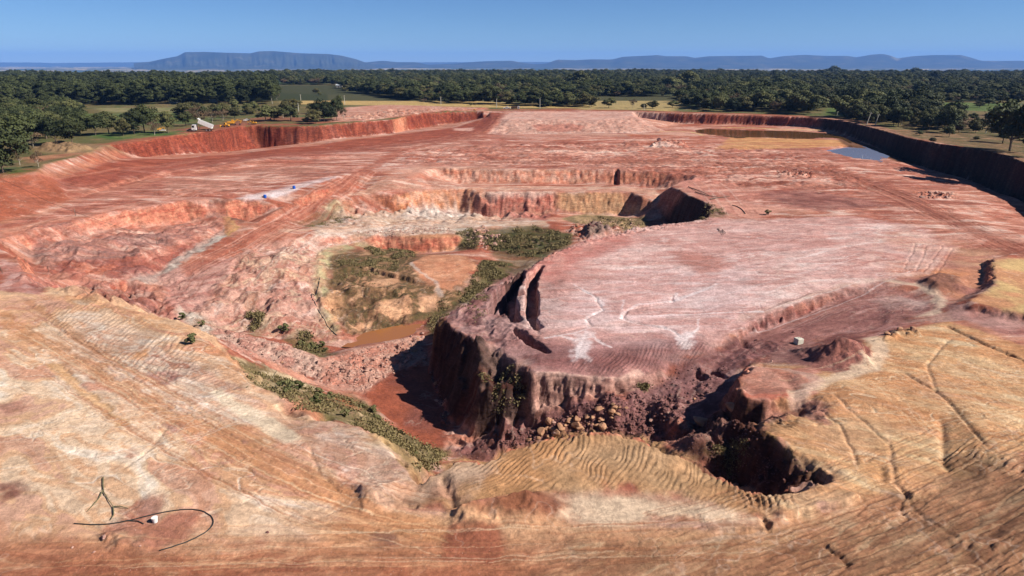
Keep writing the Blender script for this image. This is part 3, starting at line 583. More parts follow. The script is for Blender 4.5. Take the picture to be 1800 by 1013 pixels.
paint([(1330, 335), (1420, 335), (1520, 350), (1560, 360), (1450, 370), (1380, 360)], (140, 84, 74), (172, 112, 98), m2, 2.0, op=.8, fe=2)
paint([(1180, 320), (1260, 315), (1340, 335), (1400, 365), (1330, 385), (1250, 378), (1250, 360), (1200, 335)], (214, 150, 126), (200, 132, 112), m8, 1.6, fe=2)
line([(1850, 462), (1700, 402), (1600, 354), (1550, 328), (1450, 300), (1300, 288)], 5, (158, 88, 64), .8, (178, 108, 80)); line([(1800, 372), (1650, 352), (1520, 322), (1400, 300)], 3, (156, 84, 62), .6)
# haul road
line([(884, 200), (862, 224), (800, 246), (700, 266), (660, 290), (600, 326), (500, 385), (430, 425), (340, 470)], 4.5, (166, 90, 64), .9, (186, 112, 84))
line([(866, 200), (850, 222), (780, 244), (640, 258), (450, 274), (300, 290)], 7, (150, 74, 52), .6)
line([(505, 400), (470, 420), (430, 430)], 4, (190, 120, 92), .8)
# stockpile
paint([(880, 200), (940, 196), (1112, 196), (1125, 208), (1170, 230), (1120, 234), (900, 234), (856, 236), (880, 215)], (216, 168, 150), (206, 150, 130), m8, 1.6, fe=1.5)
paint([(940, 222), (1000, 218), (1030, 222), (1020, 231), (950, 231)], (192, 120, 98), None, fe=1.5, op=.8); paint([(1075, 215), (1120, 208), (1150, 228), (1090, 230)], (198, 128, 106), None, fe=1.5, op=.8); paint([(880, 218), (940, 214), (930, 230), (880, 232)], (208, 164, 138), (160, 108, 82), m2, 2, fe=1, op=.8)
line([(1035, 222), (1065, 228)], 2.5, (196, 180, 172), .8)
# benches between the middle walls
paint([(680, 312), (760, 325), (850, 328), (1000, 328), (1150, 334), (1170, 342), (1120, 337), (1000, 335), (850, 334), (750, 330), (620, 342), (600, 345)], (216, 172, 146), (200, 142, 114), sD, 1.6, fe=.8)
paint([(540, 398), (560, 375), (600, 368), (690, 376), (750, 372), (830, 378), (950, 384), (960, 395), (800, 400), (700, 402), (560, 410)], (200, 160, 128), (206, 178, 160), m2, 1.6, fe=1)
paint([(720, 372), (760, 366), (830, 374), (850, 384), (780, 388), (700, 384)], (214, 200, 188), (190, 170, 156), m2, 2, fe=1)
paint([(850, 383), (960, 378), (980, 372), (960, 388), (880, 392)], (182, 108, 92), None, fe=1, op=.8)
paint([(585, 352), (610, 352), (625, 372), (600, 378), (580, 372), (570, 362)], (204, 186, 150), (180, 150, 112), m2, 2, fe=1)
paint([(520, 392), (545, 372), (580, 370), (610, 380), (600, 392), (550, 400)], (140, 104, 72), (112, 88, 56), m2, 2, fe=1.0, op=.8)
line([(500, 405), (600, 400), (700, 394), (800, 392), (950, 390)], 2.4, (212, 172, 144), .8)
paint([(620, 404), (700, 396), (790, 396), (840, 400), (800, 412), (700, 412), (600, 418), (540, 425), (560, 410)], (216, 196, 180), (190, 160, 138), m2, 2, fe=1)
paint([(700, 414), (800, 412), (812, 418), (792, 441), (740, 445), (680, 446)], (206, 140, 94), (186, 128, 88), m2, 2, fe=.8)
paint([(620, 418), (700, 414), (690, 445), (660, 442), (620, 432)], (186, 158, 120), (150, 120, 84), m2, 2, fe=1)
paint([(440, 430), (520, 420), (610, 412), (620, 430), (560, 445), (555, 480), (520, 530), (490, 560), (430, 560), (380, 560), (350, 550), (420, 500), (470, 460)], (202, 156, 134), (186, 128, 108), m8, 1.8, fe=1.5)
paint([(560, 440), (600, 428), (630, 432), (600, 450), (575, 490), (600, 560), (590, 600), (560, 560), (540, 520), (550, 470)], (188, 176, 128), (190, 150, 112), m2, 1.8, fe=1.2, op=.9)
paint([(475, 480), (540, 468), (545, 500), (500, 500)], (206, 142, 104), None, fe=1, op=.8); paint([(430, 530), (475, 490), (485, 500), (440, 550)], (198, 150, 108), None, fe=.8, op=.8)
paint([(480, 500), (540, 500), (560, 530), (540, 560), (480, 550)], (172, 108, 92), (196, 148, 128), m2, 2, fe=1)
paint([(580, 450), (680, 440), (740, 445), (725, 470), (740, 500), (820, 520), (790, 545), (720, 570), (640, 590), (600, 580), (575, 500)], (104, 84, 54), (134, 100, 70), m2, 2, fe=1)
for b in ([(655, 540), (690, 530), (725, 528), (722, 550), (700, 558), (660, 560)], [(732, 530), (770, 510), (775, 535), (740, 545)], [(640, 498), (700, 488), (702, 496), (660, 508)], [(560, 530), (600, 500), (610, 540), (590, 570)], [(612, 570), (650, 560), (652, 572), (620, 580)]):
    paint(b, (210, 156, 112), (196, 140, 100), m2, 2, fe=.6, brk=.5, op=.9)
for b in ([(640, 480), (655, 580)], [(672, 480), (690, 570)], [(725, 520), (735, 555)], [(610, 500), (625, 560)]): line(b, .8, (110, 70, 50), .8)
paint([(722, 462), (750, 449), (825, 451), (838, 470), (815, 494), (780, 520), (760, 500), (735, 482)], (204, 142, 102), (188, 122, 86), m2, 2, fe=.8)
line([(722, 462), (740, 482), (765, 492), (772, 520)], 1.0, (212, 188, 170), .9)
for g_ in ([(855, 405), (935, 398), (1005, 412), (1000, 428), (960, 452), (920, 452), (860, 438), (850, 430)], [(800, 400), (850, 402), (840, 436), (805, 440)], [(850, 460), (905, 462), (890, 490), (830, 520), (800, 545), (830, 490)], [(640, 435), (720, 436), (735, 452), (660, 455)],
           [(420, 560), (455, 540), (475, 575), (450, 590)], [(505, 600), (535, 575), (560, 600), (600, 620), (560, 628), (520, 615)], [(590, 460), (700, 450), (700, 480), (600, 490)], [(720, 500), (750, 510), (760, 540), (720, 560)], [(770, 530), (860, 495), (800, 560), (745, 575)]):
    paint(g_, (84, 84, 44), (112, 90, 58), m2, 2.2, fe=1, brk=.8, op=.9)
paint([(1025, 372), (1060, 376), (1140, 380), (1160, 396), (1090, 400), (1020, 395), (985, 385)], (170, 138, 98), (130, 108, 76), m2, 2, fe=1); paint([(1025, 410), (1045, 398), (1070, 402), (1075, 414), (1040, 420)], (140, 112, 98), None, fe=.6)
paint([(1220, 372), (1270, 368), (1280, 378), (1230, 390)], (120, 100, 70), None, fe=1, op=.7)
# west benches
paint([(60, 410), (180, 385), (300, 362), (380, 358), (410, 370), (380, 398), (250, 402), (150, 425), (80, 450), (45, 440)], (206, 148, 124), (190, 112, 86), m2, 2, fe=1)
paint([(50, 440), (120, 425), (240, 410), (330, 400), (390, 395), (330, 425), (230, 455), (100, 462)], (168, 122, 108), (190, 142, 124), sD, 1.6, fe=1.2); paint([(45, 440), (80, 430), (90, 455), (60, 462)], (120, 98, 88), (150, 122, 110), m2, 2, fe=1)
paint([(100, 462), (250, 455), (330, 430), (400, 405), (350, 440), (240, 490), (120, 492)], (172, 92, 74), (150, 76, 60), m2, 2, fe=1.2); paint([(130, 465), (200, 458), (190, 482), (150, 480)], (188, 96, 56), None, fe=1.5, op=.9)
paint([(230, 495), (300, 460), (400, 395), (415, 402), (390, 420), (320, 465), (260, 500)], (196, 184, 168), (176, 150, 136), m2, 2, fe=.8)
paint([(390, 380), (405, 376), (420, 400), (400, 416)], (200, 148, 92), None, fe=.6); paint([(365, 350), (430, 350), (425, 395), (400, 380), (370, 372)], (140, 92, 76), (118, 78, 64), m2, 2, fe=.8)
paint([(30, 500), (120, 500), (260, 505), (290, 540), (330, 570), (300, 565), (230, 540), (150, 510), (60, 515)], (150, 88, 76), (168, 112, 98), m2, 2, fe=1); paint([(160, 510), (240, 520), (300, 560), (250, 550), (180, 530)], (112, 66, 54), (140, 92, 78), m2, 2, fe=1)
paint([(280, 480), (420, 450), (400, 490), (330, 560), (290, 540)], (196, 146, 130), (176, 118, 104), sC, 1.5, fe=1.2)
paint([(0, 455), (40, 475), (45, 500), (75, 520), (0, 512)], (206, 156, 142), (186, 120, 104), m2, 2, fe=.8)
paint([(315, 545), (380, 565), (420, 600), (350, 590)], (206, 186, 168), (160, 128, 104), m2, 2, fe=.8)
# rubble bank and pit bottom
paint(RUB['path'], (206, 166, 146), (186, 130, 112), m2, 2, fe=1)
paint([(565, 632), (690, 600), (735, 598), (745, 640), (690, 655), (640, 690), (560, 672)], (190, 116, 92), (208, 158, 136), m2, 2.2, fe=1, op=.8)
paint([(640, 695), (690, 655), (742, 640), (765, 680), (788, 740), (790, 760), (760, 792), (700, 755), (660, 722)], (168, 88, 60), (146, 78, 60), m8, 2.4, fe=.8)
paint([(700, 680), (740, 670), (770, 720), (760, 760), (720, 750)], (140, 82, 68), None, fe=2, op=.7)
paint([(620, 600), (700, 580), (745, 576), (700, 592), (640, 612)], (176, 112, 90), None, fe=.8)
paint([(427, 640), (460, 640), (560, 690), (640, 705), (690, 755), (790, 792), (770, 830), (735, 850), (690, 800), (640, 756), (570, 735), (500, 700), (430, 672)], (116, 102, 64), (142, 118, 84), m2, 2.2, fe=1)
paint([(380, 610), (440, 640), (520, 665), (560, 690), (500, 690), (420, 650)], (196, 170, 132), (130, 110, 74), m2, 2.4, fe=1)
paint([(500, 690), (560, 700), (620, 690), (640, 720), (540, 715)], (190, 112, 76), (110, 90, 58), m2, 2.4, fe=1, op=.8)
# central plateau
CP_ = [(1235, 622), (1180, 634), (1130, 654), (1040, 661), (935, 661), (890, 622), (855, 605), (790, 575), (775, 560), (800, 545), (860, 505), (919, 474), (985, 440), (1080, 412), (1168, 394), (1250, 384), (1340, 388), (1500, 380), (1620, 400), (1680, 440), (1640, 480), (1560, 494), (1480, 508), (1400, 533), (1300, 580)]
paint(CP_, (216, 170, 160), (198, 142, 132), sA + .4 * m8, 1.3, fe=1.2)
paint([(1000, 470), (1100, 430), (1300, 400), (1450, 420), (1500, 480), (1300, 560), (1200, 580), (1040, 590), (990, 540)], (214, 174, 168), (196, 146, 138), sD + .5 * n8, 1.4, fe=5, op=.85)
paint([(880, 500), (950, 460), (1060, 420), (1140, 402), (1100, 425), (1000, 462), (950, 500), (940, 560)], (186, 108, 94), (200, 134, 116), m2, 1.6, fe=2, op=.85)
paint([(960, 600), (1000, 610), (1100, 590), (1230, 590), (1240, 618), (1130, 652), (1040, 660), (960, 655), (935, 640)], (152, 96, 92), (176, 122, 114), m8, 2, fe=2.5, op=.9)
paint([(790, 560), (860, 505), (900, 470), (950, 475), (930, 560), (960, 600), (930, 640), (860, 605)], (140, 88, 82), (172, 124, 116), m2, 2, fe=1.2, op=.9)
for b in ([(1190, 440), (1260, 445), (1290, 465), (1250, 485), (1200, 460)], [(1035, 475), (1065, 470), (1060, 488), (1040, 486)], [(1310, 455), (1340, 450), (1345, 460), (1315, 463)], [(1490, 445), (1560, 440), (1550, 460), (1500, 460)], [(1310, 410), (1345, 410), (1340, 425), (1315, 420)], [(1150, 420), (1190, 425), (1180, 435)], [(1140, 520), (1220, 530), (1210, 545), (1150, 535)]):
    paint(b, (182, 114, 98), None, fe=2.5, op=.65)
for ln in ([(1010, 505), (1045, 520), (1060, 545), (1030, 560), (1040, 572), (1000, 582), (960, 592)], [(1185, 515), (1180, 530), (1100, 545), (1095, 560), (1130, 570), (1180, 580), (1205, 598)], [(1180, 520), (1240, 505)], [(1025, 600), (1040, 585), (1020, 580)], [(1210, 600), (1228, 580), (1225, 560)], [(1140, 560), (1300, 560)]):
    line(ln, .4, WHT, .5)
paint([(1010, 585), (1035, 585), (1020, 630), (1012, 628)], WHT, None, fe=.8, op=.8); paint([(1185, 590), (1215, 588), (1210, 612), (1195, 605)], WHT, None, fe=.8, op=.8)
line([(1300, 562), (1400, 528), (1480, 503), (1548, 490)], 1.3, (218, 186, 164), .8); line([(1560, 492), (1620, 502), (1655, 522), (1645, 548), (1610, 555)], 1.4, (220, 188, 160), .9)
paint([(1300, 590), (1345, 570), (1420, 545), (1490, 518), (1555, 502), (1620, 515), (1640, 540), (1560, 580), (1440, 592), (1360, 620), (1300, 650), (1240, 640)], (178, 120, 106), (158, 102, 92), sC, 1.5, fe=1.2)
line([(1310, 592), (1345, 573), (1420, 547), (1490, 520), (1550, 503)], 2.0, (134, 82, 74), .8, (156, 104, 94)); paint([(1530, 528), (1580, 518), (1640, 530), (1620, 542), (1560, 545)], (198, 164, 152), None, fe=1.2, op=.85)
paint([(1560, 460), (1680, 450), (1740, 460), (1735, 500), (1690, 530), (1660, 520), (1620, 500), (1560, 490)], (170, 110, 96), (192, 128, 96), m8, 2, fe=2); paint([(1620, 470), (1700, 480), (1690, 490), (1630, 482)], (198, 128, 84), None, fe=1.5, op=.8); paint([(1625, 500), (1650, 485), (1690, 492), (1688, 510), (1640, 512)], (140, 92, 72), None, fe=1, op=.9)
paint([(1740, 460), (1850, 450), (1850, 560), (1745, 542), (1706, 530), (1748, 500)], (214, 176, 116), (202, 142, 98), m8, 2, fe=.8); paint([(1660, 530), (1700, 540), (1800, 565), (1850, 600), (1760, 585), (1670, 562)], (186, 138, 126), (164, 104, 92), m8, 2, fe=1)
paint([(1580, 400), (1760, 440), (1750, 460), (1600, 450), (1540, 420)], (206, 156, 120), (186, 118, 92), sD, 1.6, fe=3, op=.8)
for ln in ([(1545, 405), (1535, 440), (1530, 470)], [(1560, 402), (1550, 440), (1540, 475)], [(1640, 432), (1610, 470)], [(1665, 435), (1630, 482)]): line(ln, .5, (214, 170, 150), .6)
# ramp, cliff foot
paint([(1240, 622), (1300, 590), (1345, 600), (1400, 610), (1300, 650), (1295, 700), (1200, 745), (1170, 778), (1100, 765), (1000, 765), (870, 800), (790, 790), (880, 750), (940, 735), (1080, 712), (1180, 665)], (144, 96, 92), (118, 74, 70), m2, 2.2, fe=1)
paint([(1180, 665), (1290, 645), (1260, 690), (1180, 720), (1130, 730), (1150, 695)], (150, 108, 106), (132, 90, 88), m2, 2, fe=1.2)
paint([(790, 800), (870, 760), (960, 750), (1060, 745), (1170, 755), (1150, 778), (1000, 790), (850, 810)], (112, 68, 62), (138, 88, 78), m2, 2, fe=1, op=.8)
# right: yellow bench
YB = [(1530, 596), (1600, 578), (1668, 566), (1740, 590), (1900, 640), (1900, 800), (1800, 800), (1650, 850), (1520, 880), (1400, 905), (1350, 915), (1300, 870), (1420, 866), (1462, 840), (1400, 797), (1345, 757), (1335, 738), (1350, 705), (1300, 700), (1300, 655), (1380, 640), (1440, 655)]
paint(YB, (208, 160, 112), (196, 140, 92), sB + .5 * m8, 1.6, fe=.8)
paint([(1600, 600), (1700, 600), (1800, 660), (1800, 760), (1700, 700), (1600, 660)], (212, 168, 116), (198, 136, 86), sB, 1.4, fe=4, op=.8)
paint([(1400, 740), (1500, 720), (1570, 740), (1640, 780), (1650, 840), (1560, 860), (1470, 870), (1480, 810)], (218, 190, 150), (202, 164, 116), m8, 1.8, fe=3, op=.85)
paint([(1540, 780), (1620, 780), (1640, 815), (1560, 820)], (212, 186, 120), None, fe=3, op=.5)
paint([(1450, 680), (1540, 670), (1600, 690), (1560, 740), (1480, 720)], (196, 134, 88), (208, 150, 104), sB, 1.4, fe=3, op=.7)
paint([(1300, 655), (1440, 650), (1430, 690), (1350, 704), (1303, 708), (1297, 690)], (202, 132, 108), (190, 116, 92), m2, 1.8, fe=.8); paint([(1340, 715), (1430, 705), (1460, 715), (1440, 740), (1400, 725), (1350, 740)], (192, 130, 108), (160, 104, 88), m2, 2, fe=.8)
line([(1420, 712), (1440, 718), (1435, 726), (1460, 722)], .9, (124, 84, 76), .8); line([(1405, 690), (1440, 672), (1530, 645), (1545, 615)], 1.3, (222, 186, 150), .6)
paint([(1425, 645), (1440, 600), (1478, 588), (1505, 592), (1530, 615), (1536, 645), (1485, 658)], (136, 78, 68), (160, 98, 84), n8, 2, fe=.8)
paint([(1380, 610), (1430, 600), (1440, 640), (1330, 645)], (140, 92, 84), (164, 116, 104), m2, 2, fe=1)
paint([(1655, 735), (1700, 730), (1750, 770), (1740, 820), (1670, 840), (1658, 790)], (182, 142, 98), (150, 108, 70), m2, 2, fe=1, op=.8)
for ln in ([(1560, 770), (1570, 820), (1575, 850), (1600, 880), (1620, 910), (1680, 950), (1700, 975)], [(1430, 720), (1475, 745), (1490, 780), (1500, 800), (1505, 820)], [(1575, 850), (1590, 870), (1585, 895), (1595, 912), (1550, 935), (1500, 945)], [(1445, 955), (1490, 990), (1450, 1005)], [(1540, 720), (1565, 750), (1560, 775)], [(1675, 590), (1630, 640), (1650, 700)], [(1580, 650), (1650, 690), (1740, 790)], [(1460, 690), (1540, 760)], [(1400, 740), (1480, 745)], [(1420, 700), (1600, 720)], [(1500, 640), (1620, 660), (1700, 720)]):
    line(ln, .4, (226, 192, 156), .4)
line([(1300, 765), (1335, 745), (1340, 720)], .1, MAR, .1)
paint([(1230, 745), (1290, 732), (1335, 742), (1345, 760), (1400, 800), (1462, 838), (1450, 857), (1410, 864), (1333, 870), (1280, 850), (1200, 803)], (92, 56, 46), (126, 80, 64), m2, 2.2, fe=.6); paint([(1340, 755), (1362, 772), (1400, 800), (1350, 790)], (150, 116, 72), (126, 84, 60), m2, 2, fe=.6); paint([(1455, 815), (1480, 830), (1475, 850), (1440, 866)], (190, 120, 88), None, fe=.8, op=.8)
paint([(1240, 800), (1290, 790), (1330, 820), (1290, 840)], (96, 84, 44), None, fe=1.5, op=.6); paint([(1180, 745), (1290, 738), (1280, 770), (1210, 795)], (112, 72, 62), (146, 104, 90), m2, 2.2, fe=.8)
# near mound
paint(MND, (206, 160, 114), (196, 142, 94), m8, 1.8, fe=.8)
paint([(690, 870), (760, 845), (820, 815), (860, 830), (800, 880), (720, 885)], (210, 170, 140), (190, 140, 112), m2, 1.6, fe=1.2, op=.9)
paint([(1000, 790), (1100, 785), (1180, 800), (1150, 830), (1000, 820)], (212, 172, 130), None, fe=2, op=.6); line([(700, 870), (770, 845), (800, 820), (850, 820)], 2, (222, 190, 160), .4)
paint([(800, 900), (880, 888), (950, 875), (1000, 895), (990, 930), (900, 938), (800, 925)], (176, 114, 80), (154, 94, 64), m2, 1.8, fe=.8); paint([(940, 875), (980, 870), (1010, 900), (980, 930), (950, 900)], (134, 80, 60), None, fe=.8, op=.7)
paint([(985, 880), (1100, 872), (1250, 890), (1340, 915), (1200, 920), (1050, 925), (1000, 910)], (222, 188, 152), (206, 158, 118), m8, 2, fe=1.5, op=.9)
# foreground left
FL = [(-200, 512), (0, 512), (75, 520), (150, 512), (178, 528), (247, 548), (330, 571), (400, 620), (430, 672), (500, 712), (567, 735), (667, 774), (717, 822), (735, 855), (660, 880), (640, 890), (800, 905), (1000, 925), (1340, 925), (1500, 890), (1900, 780), (1900, 1100), (-300, 1100)]
paint(FL, (218, 174, 134), (206, 154, 112), m8 + .4 * sA, 1.8, fe=.8)
paint([(-100, 580), (0, 600), (200, 690), (330, 800), (400, 860), (300, 900), (100, 900), (-100, 880)], (232, 206, 174), (222, 188, 150), sA + .4 * m2, 1.6, fe=4, op=.95)
paint([(80, 530), (150, 514), (178, 530), (330, 573), (345, 590), (400, 622), (425, 650), (330, 640), (220, 560)], (214, 154, 100), (202, 132, 82), m8, 2, fe=1.5, op=.85)
paint([(70, 530), (150, 540), (260, 590), (250, 630), (150, 600)], (214, 178, 162), (206, 158, 130), sC, 1.6, fe=2, op=.85)
paint([(0, 555), (60, 580), (200, 680), (300, 740), (420, 790), (560, 870), (700, 920), (800, 960), (560, 960), (480, 900), (380, 830), (200, 720), (60, 640), (0, 600)], (204, 142, 94), (190, 122, 78), sB, 1.5, fe=2.5, op=.85)
paint([(180, 650), (300, 680), (400, 740), (480, 800), (420, 800), (300, 730), (200, 690)], (198, 132, 82), None, fe=2.5, op=.5)
line([(380, 690), (440, 730), (500, 765)], 1.4, (226, 196, 160), .8)
paint([(480, 720), (520, 740), (570, 738), (640, 760), (700, 810), (730, 850), (640, 870), (560, 800)], (218, 184, 164), (204, 154, 128), sA, 1.6, fe=1.5, op=.9); paint([(500, 705), (560, 712), (565, 735), (520, 738)], (206, 128, 92), None, fe=1, op=.8); paint([(630, 775), (670, 770), (690, 790), (640, 795)], (208, 172, 104), None, fe=1, op=.8)
paint([(640, 860), (700, 845), (735, 855), (720, 880), (650, 890)], (208, 150, 116), None, fe=1, op=.8)
for ln in ([(540, 780), (580, 800), (640, 870)], [(590, 775), (560, 820), (545, 850)], [(520, 790), (600, 770)], [(0, 810), (100, 780), (200, 740)], [(190, 830), (250, 790), (300, 750), (330, 740)], [(100, 870), (200, 830), (250, 800)], [(150, 720), (210, 760), (170, 790)], [(160, 665), (240, 740), (300, 790)], [(310, 735), (325, 745), (315, 770)], [(1200, 960), (1340, 940), (1450, 930)], [(1300, 980), (1420, 950)], [(1000, 960), (1020, 1000)]):
    line(ln, .28, (236, 214, 190), .4)
for b, c in (([(0, 720), (60, 712), (30, 730), (0, 740)], (170, 112, 92)), ([(0, 855), (30, 850), (20, 875), (0, 880)], (150, 92, 76)), ([(290, 745), (320, 735), (325, 758), (300, 762)], (186, 128, 100)), ([(405, 745), (430, 750), (450, 770), (420, 770)], (180, 120, 84)), ([(415, 768), (455, 772), (440, 782), (420, 780)], (150, 96, 86)), ([(210, 795), (240, 790), (235, 800), (215, 802)], (190, 124, 88)),
             ([(140, 815), (180, 812), (175, 822), (145, 822)], (190, 130, 96)), ([(240, 880), (285, 875), (285, 905), (250, 905)], (172, 110, 86)), ([(170, 930), (230, 905), (350, 905), (340, 945), (270, 965), (180, 950)], (176, 112, 86)), ([(0, 950), (120, 940), (250, 968), (500, 960), (540, 1000), (900, 970), (1000, 1020), (1000, 1100), (-200, 1100), (-200, 960)], (182, 112, 76)),
             ([(660, 945), (690, 942), (695, 952), (670, 956)], (160, 106, 84)), ([(780, 935), (860, 935), (890, 960), (860, 990), (790, 980)], (168, 100, 72)), ([(440, 950), (465, 950), (460, 970), (445, 968)], (180, 108, 88)), ([(0, 985), (300, 990), (700, 990), (900, 1000), (900, 1030), (0, 1030)], (166, 98, 68)), ([(480, 990), (560, 985), (600, 1013), (480, 1020)], (160, 94, 72)),
             ([(1010, 898), (1040, 895), (1040, 905), (1015, 908)], (190, 124, 80)), ([(1190, 960), (1240, 955), (1230, 975), (1200, 975)], (176, 116, 80)), ([(1500, 875), (1540, 872), (1530, 890), (1505, 892)], (200, 130, 84)), ([(560, 905), (600, 900), (590, 915)], (204, 146, 108)), ([(350, 830), (380, 825), (380, 845)], (198, 140, 100))):
    paint(b, c, None, fe=1.0, op=.75)
paint([(1050, 950), (1350, 945), (1500, 905), (1800, 810), (1900, 800), (1900, 1100), (900, 1100)], (196, 144, 104), (176, 118, 82), sC + .3 * m2, 1.5, fe=2.5, op=.85); paint([(1420, 900), (1600, 880), (1600, 960), (1450, 960)], (170, 116, 84), None, fe=4, op=.4)
paint([(1350, 870), (1420, 868), (1475, 850), (1520, 868), (1470, 893), (1400, 905), (1345, 912)], (222, 190, 150), (206, 162, 118), m2, 2, fe=1)
# marbled stains and thin washed-out veins
FLP = [(-200, 520), (75, 520), (178, 530), (330, 573), (424, 650), (500, 715), (560, 740), (640, 757), (690, 800), (730, 850), (650, 890), (560, 930), (300, 945), (-200, 945)]
marb(FLP, [(244, 226, 206), (240, 212, 184), (234, 196, 160), (220, 166, 122), (216, 158, 130), (204, 136, 104)], 4.5, -32, 2.6, 1, .72, 3)
marb([(150, 560), (330, 620), (420, 690), (480, 740), (330, 740), (200, 690), (100, 620)], [(236, 220, 208), (224, 190, 164), (208, 158, 130), (232, 210, 190), (176, 116, 98)], 3.2, -20, 2.5, 2, .6, 3)
marb([(480, 735), (640, 762), (720, 840), (640, 880), (540, 800)], [(234, 214, 200), (214, 172, 150), (196, 140, 116), (226, 196, 176)], 2.2, -30, 3, 3, .6, 2)
marb([(-200, 945), (560, 950), (1000, 950), (1040, 1040), (-200, 1040)], [(206, 142, 102), (182, 112, 78), (160, 92, 64), (192, 126, 90), (222, 168, 126)], 2.6, 4, 3, 4, .6, 2)
marb(YB, [(232, 202, 160), (222, 180, 132), (216, 160, 110), (204, 138, 88), (218, 162, 122)], 4.0, -35, 3.2, 5, .62, 1.5)
marb([(1000, 940), (1340, 935), (1500, 900), (1800, 800), (1900, 1050), (900, 1050)], [(212, 166, 120), (192, 138, 98), (168, 112, 80), (202, 150, 110), (222, 184, 142)], 1.8, 30, 5, 6, .6, 2)
marb([(0, 320), (300, 285), (860, 235), (1230, 240), (1480, 262), (1640, 300), (1800, 350), (1900, 460), (1700, 440), (1480, 380), (1240, 350), (1230, 310), (1000, 297), (740, 292), (600, 310), (430, 345), (180, 375), (0, 400)], [(236, 202, 184), (218, 160, 138), (190, 116, 94), (150, 82, 64), (176, 104, 84), (222, 172, 152)], 5.5, 4, 3.4, 7, .62, 3)
marb([(620, 405), (680, 310), (1000, 330), (1150, 335), (1130, 345), (700, 340), (600, 352)], [(228, 190, 166), (204, 150, 124), (190, 120, 98), (222, 184, 164)], 3.5, 0, 3, 8, .6, 2)
marb(CP_, [(240, 216, 204), (228, 188, 174), (214, 164, 150), (196, 136, 120), (226, 190, 178)], 6, 5, 2.5, 9, .6, 2)
marb([(430, 440), (620, 412), (560, 440), (555, 520), (600, 600), (400, 580), (350, 550)], [(220, 186, 170), (204, 156, 136), (180, 122, 104), (206, 172, 142), (156, 100, 84)], 3.5, 50, 2.2, 10, .65, 2)
marb([(40, 400), (400, 362), (410, 400), (300, 460), (250, 500), (330, 570), (160, 525), (60, 500)], [(220, 176, 156), (196, 132, 110), (166, 96, 78), (142, 92, 84), (186, 140, 124)], 3.2, 15, 3, 11, .6, 2)
marb([(540, 400), (600, 365), (700, 374), (860, 380), (960, 388), (960, 400), (800, 412), (600, 418)], [(228, 210, 194), (206, 172, 146), (186, 140, 112), (214, 196, 182)], 2.6, 3, 3, 12, .6, 1.5)
marb([(1240, 630), (1300, 590), (1550, 510), (1640, 540), (1560, 590), (1440, 600), (1300, 660), (1180, 740), (1130, 720)], [(196, 150, 140), (170, 116, 106), (142, 90, 84), (118, 72, 68), (176, 124, 112)], 2.4, 35, 3, 13, .55, 1.5)
marb([(590, 440), (700, 440), (840, 460), (800, 540), (640, 590), (600, 570)], [(214, 164, 124), (168, 122, 88), (120, 88, 60), (96, 82, 52), (196, 142, 104)], 2.2, 70, 2.0, 14, .7, 2)
marb([(427, 645), (560, 690), (700, 760), (785, 798), (740, 845), (640, 750), (500, 700)], [(196, 164, 124), (140, 118, 82), (104, 92, 58), (166, 126, 92), (112, 96, 60)], 1.6, -35, 2.0, 15, .7, 1)
marb([(855, 402), (940, 396), (1010, 412), (960, 455), (860, 440)], [(128, 96, 68), (84, 80, 46), (66, 70, 36), (110, 84, 58)], 3, 0, 2.0, 16, .7, 1.5)
marb([(1640, 205), (1800, 205), (1850, 290), (1590, 236)], [(150, 116, 84), (112, 96, 60), (86, 84, 50), (176, 136, 104)], 5, 0, 2.0, 17, .6, 2)
marb([(585, 214), (600, 190), (680, 184), (860, 190), (780, 195), (700, 205), (640, 213)], [(226, 184, 162), (204, 150, 126), (182, 118, 94), (212, 170, 148)], 3, 0, 2.0, 18, .7, 2)
marb([(880, 200), (1115, 198), (1168, 230), (1120, 234), (860, 234)], [(224, 190, 172), (208, 160, 140), (196, 138, 116), (218, 182, 166)], 3.5, 0, 3.0, 19, .6, 1)
veins(FLP, (238, 218, 196), 4.5, -30, 2.2, 1, .6); veins(FLP, (236, 212, 184), 2.0, 40, 2.5, 2, .4, .04); veins(YB, (232, 204, 168), 4, -40, 2.6, 3, .6); veins(YB, (230, 198, 158), 2.0, -30, 3, 4, .4, .04)
veins(CP_, (230, 208, 202), 5, 0, 2.0, 5, .5, .022); veins([(1000, 940), (1340, 935), (1500, 900), (1800, 800), (1900, 1050), (900, 1050)], (226, 188, 150), 2.2, 25, 3, 6, .5, .04); veins([(560, 250), (1240, 240), (1700, 310), (1900, 460), (1400, 380), (1240, 310), (740, 292), (600, 310)], (228, 188, 166), 6, 5, 3, 7, .5, .03, 5)
veins([(430, 440), (620, 412), (600, 600), (400, 580)], (226, 196, 178), 2.5, 50, 2, 8, .5, .04); veins([(1240, 630), (1550, 510), (1640, 540), (1300, 660), (1180, 740)], (196, 156, 146), 2, 35, 3, 9, .4, .04)
paint([(940, 600), (1010, 605), (1100, 596), (1230, 590), (1245, 618), (1180, 634), (1130, 654), (1040, 662), (960, 658), (935, 655)], (142, 88, 84), (172, 118, 112), m8, 2, fe=2.0, op=.8)
paint([(790, 560), (860, 505), (885, 500), (915, 560), (960, 610), (935, 655), (890, 622), (855, 605)], (126, 80, 76), (168, 122, 116), m2, 2, fe=1.2, op=.8)
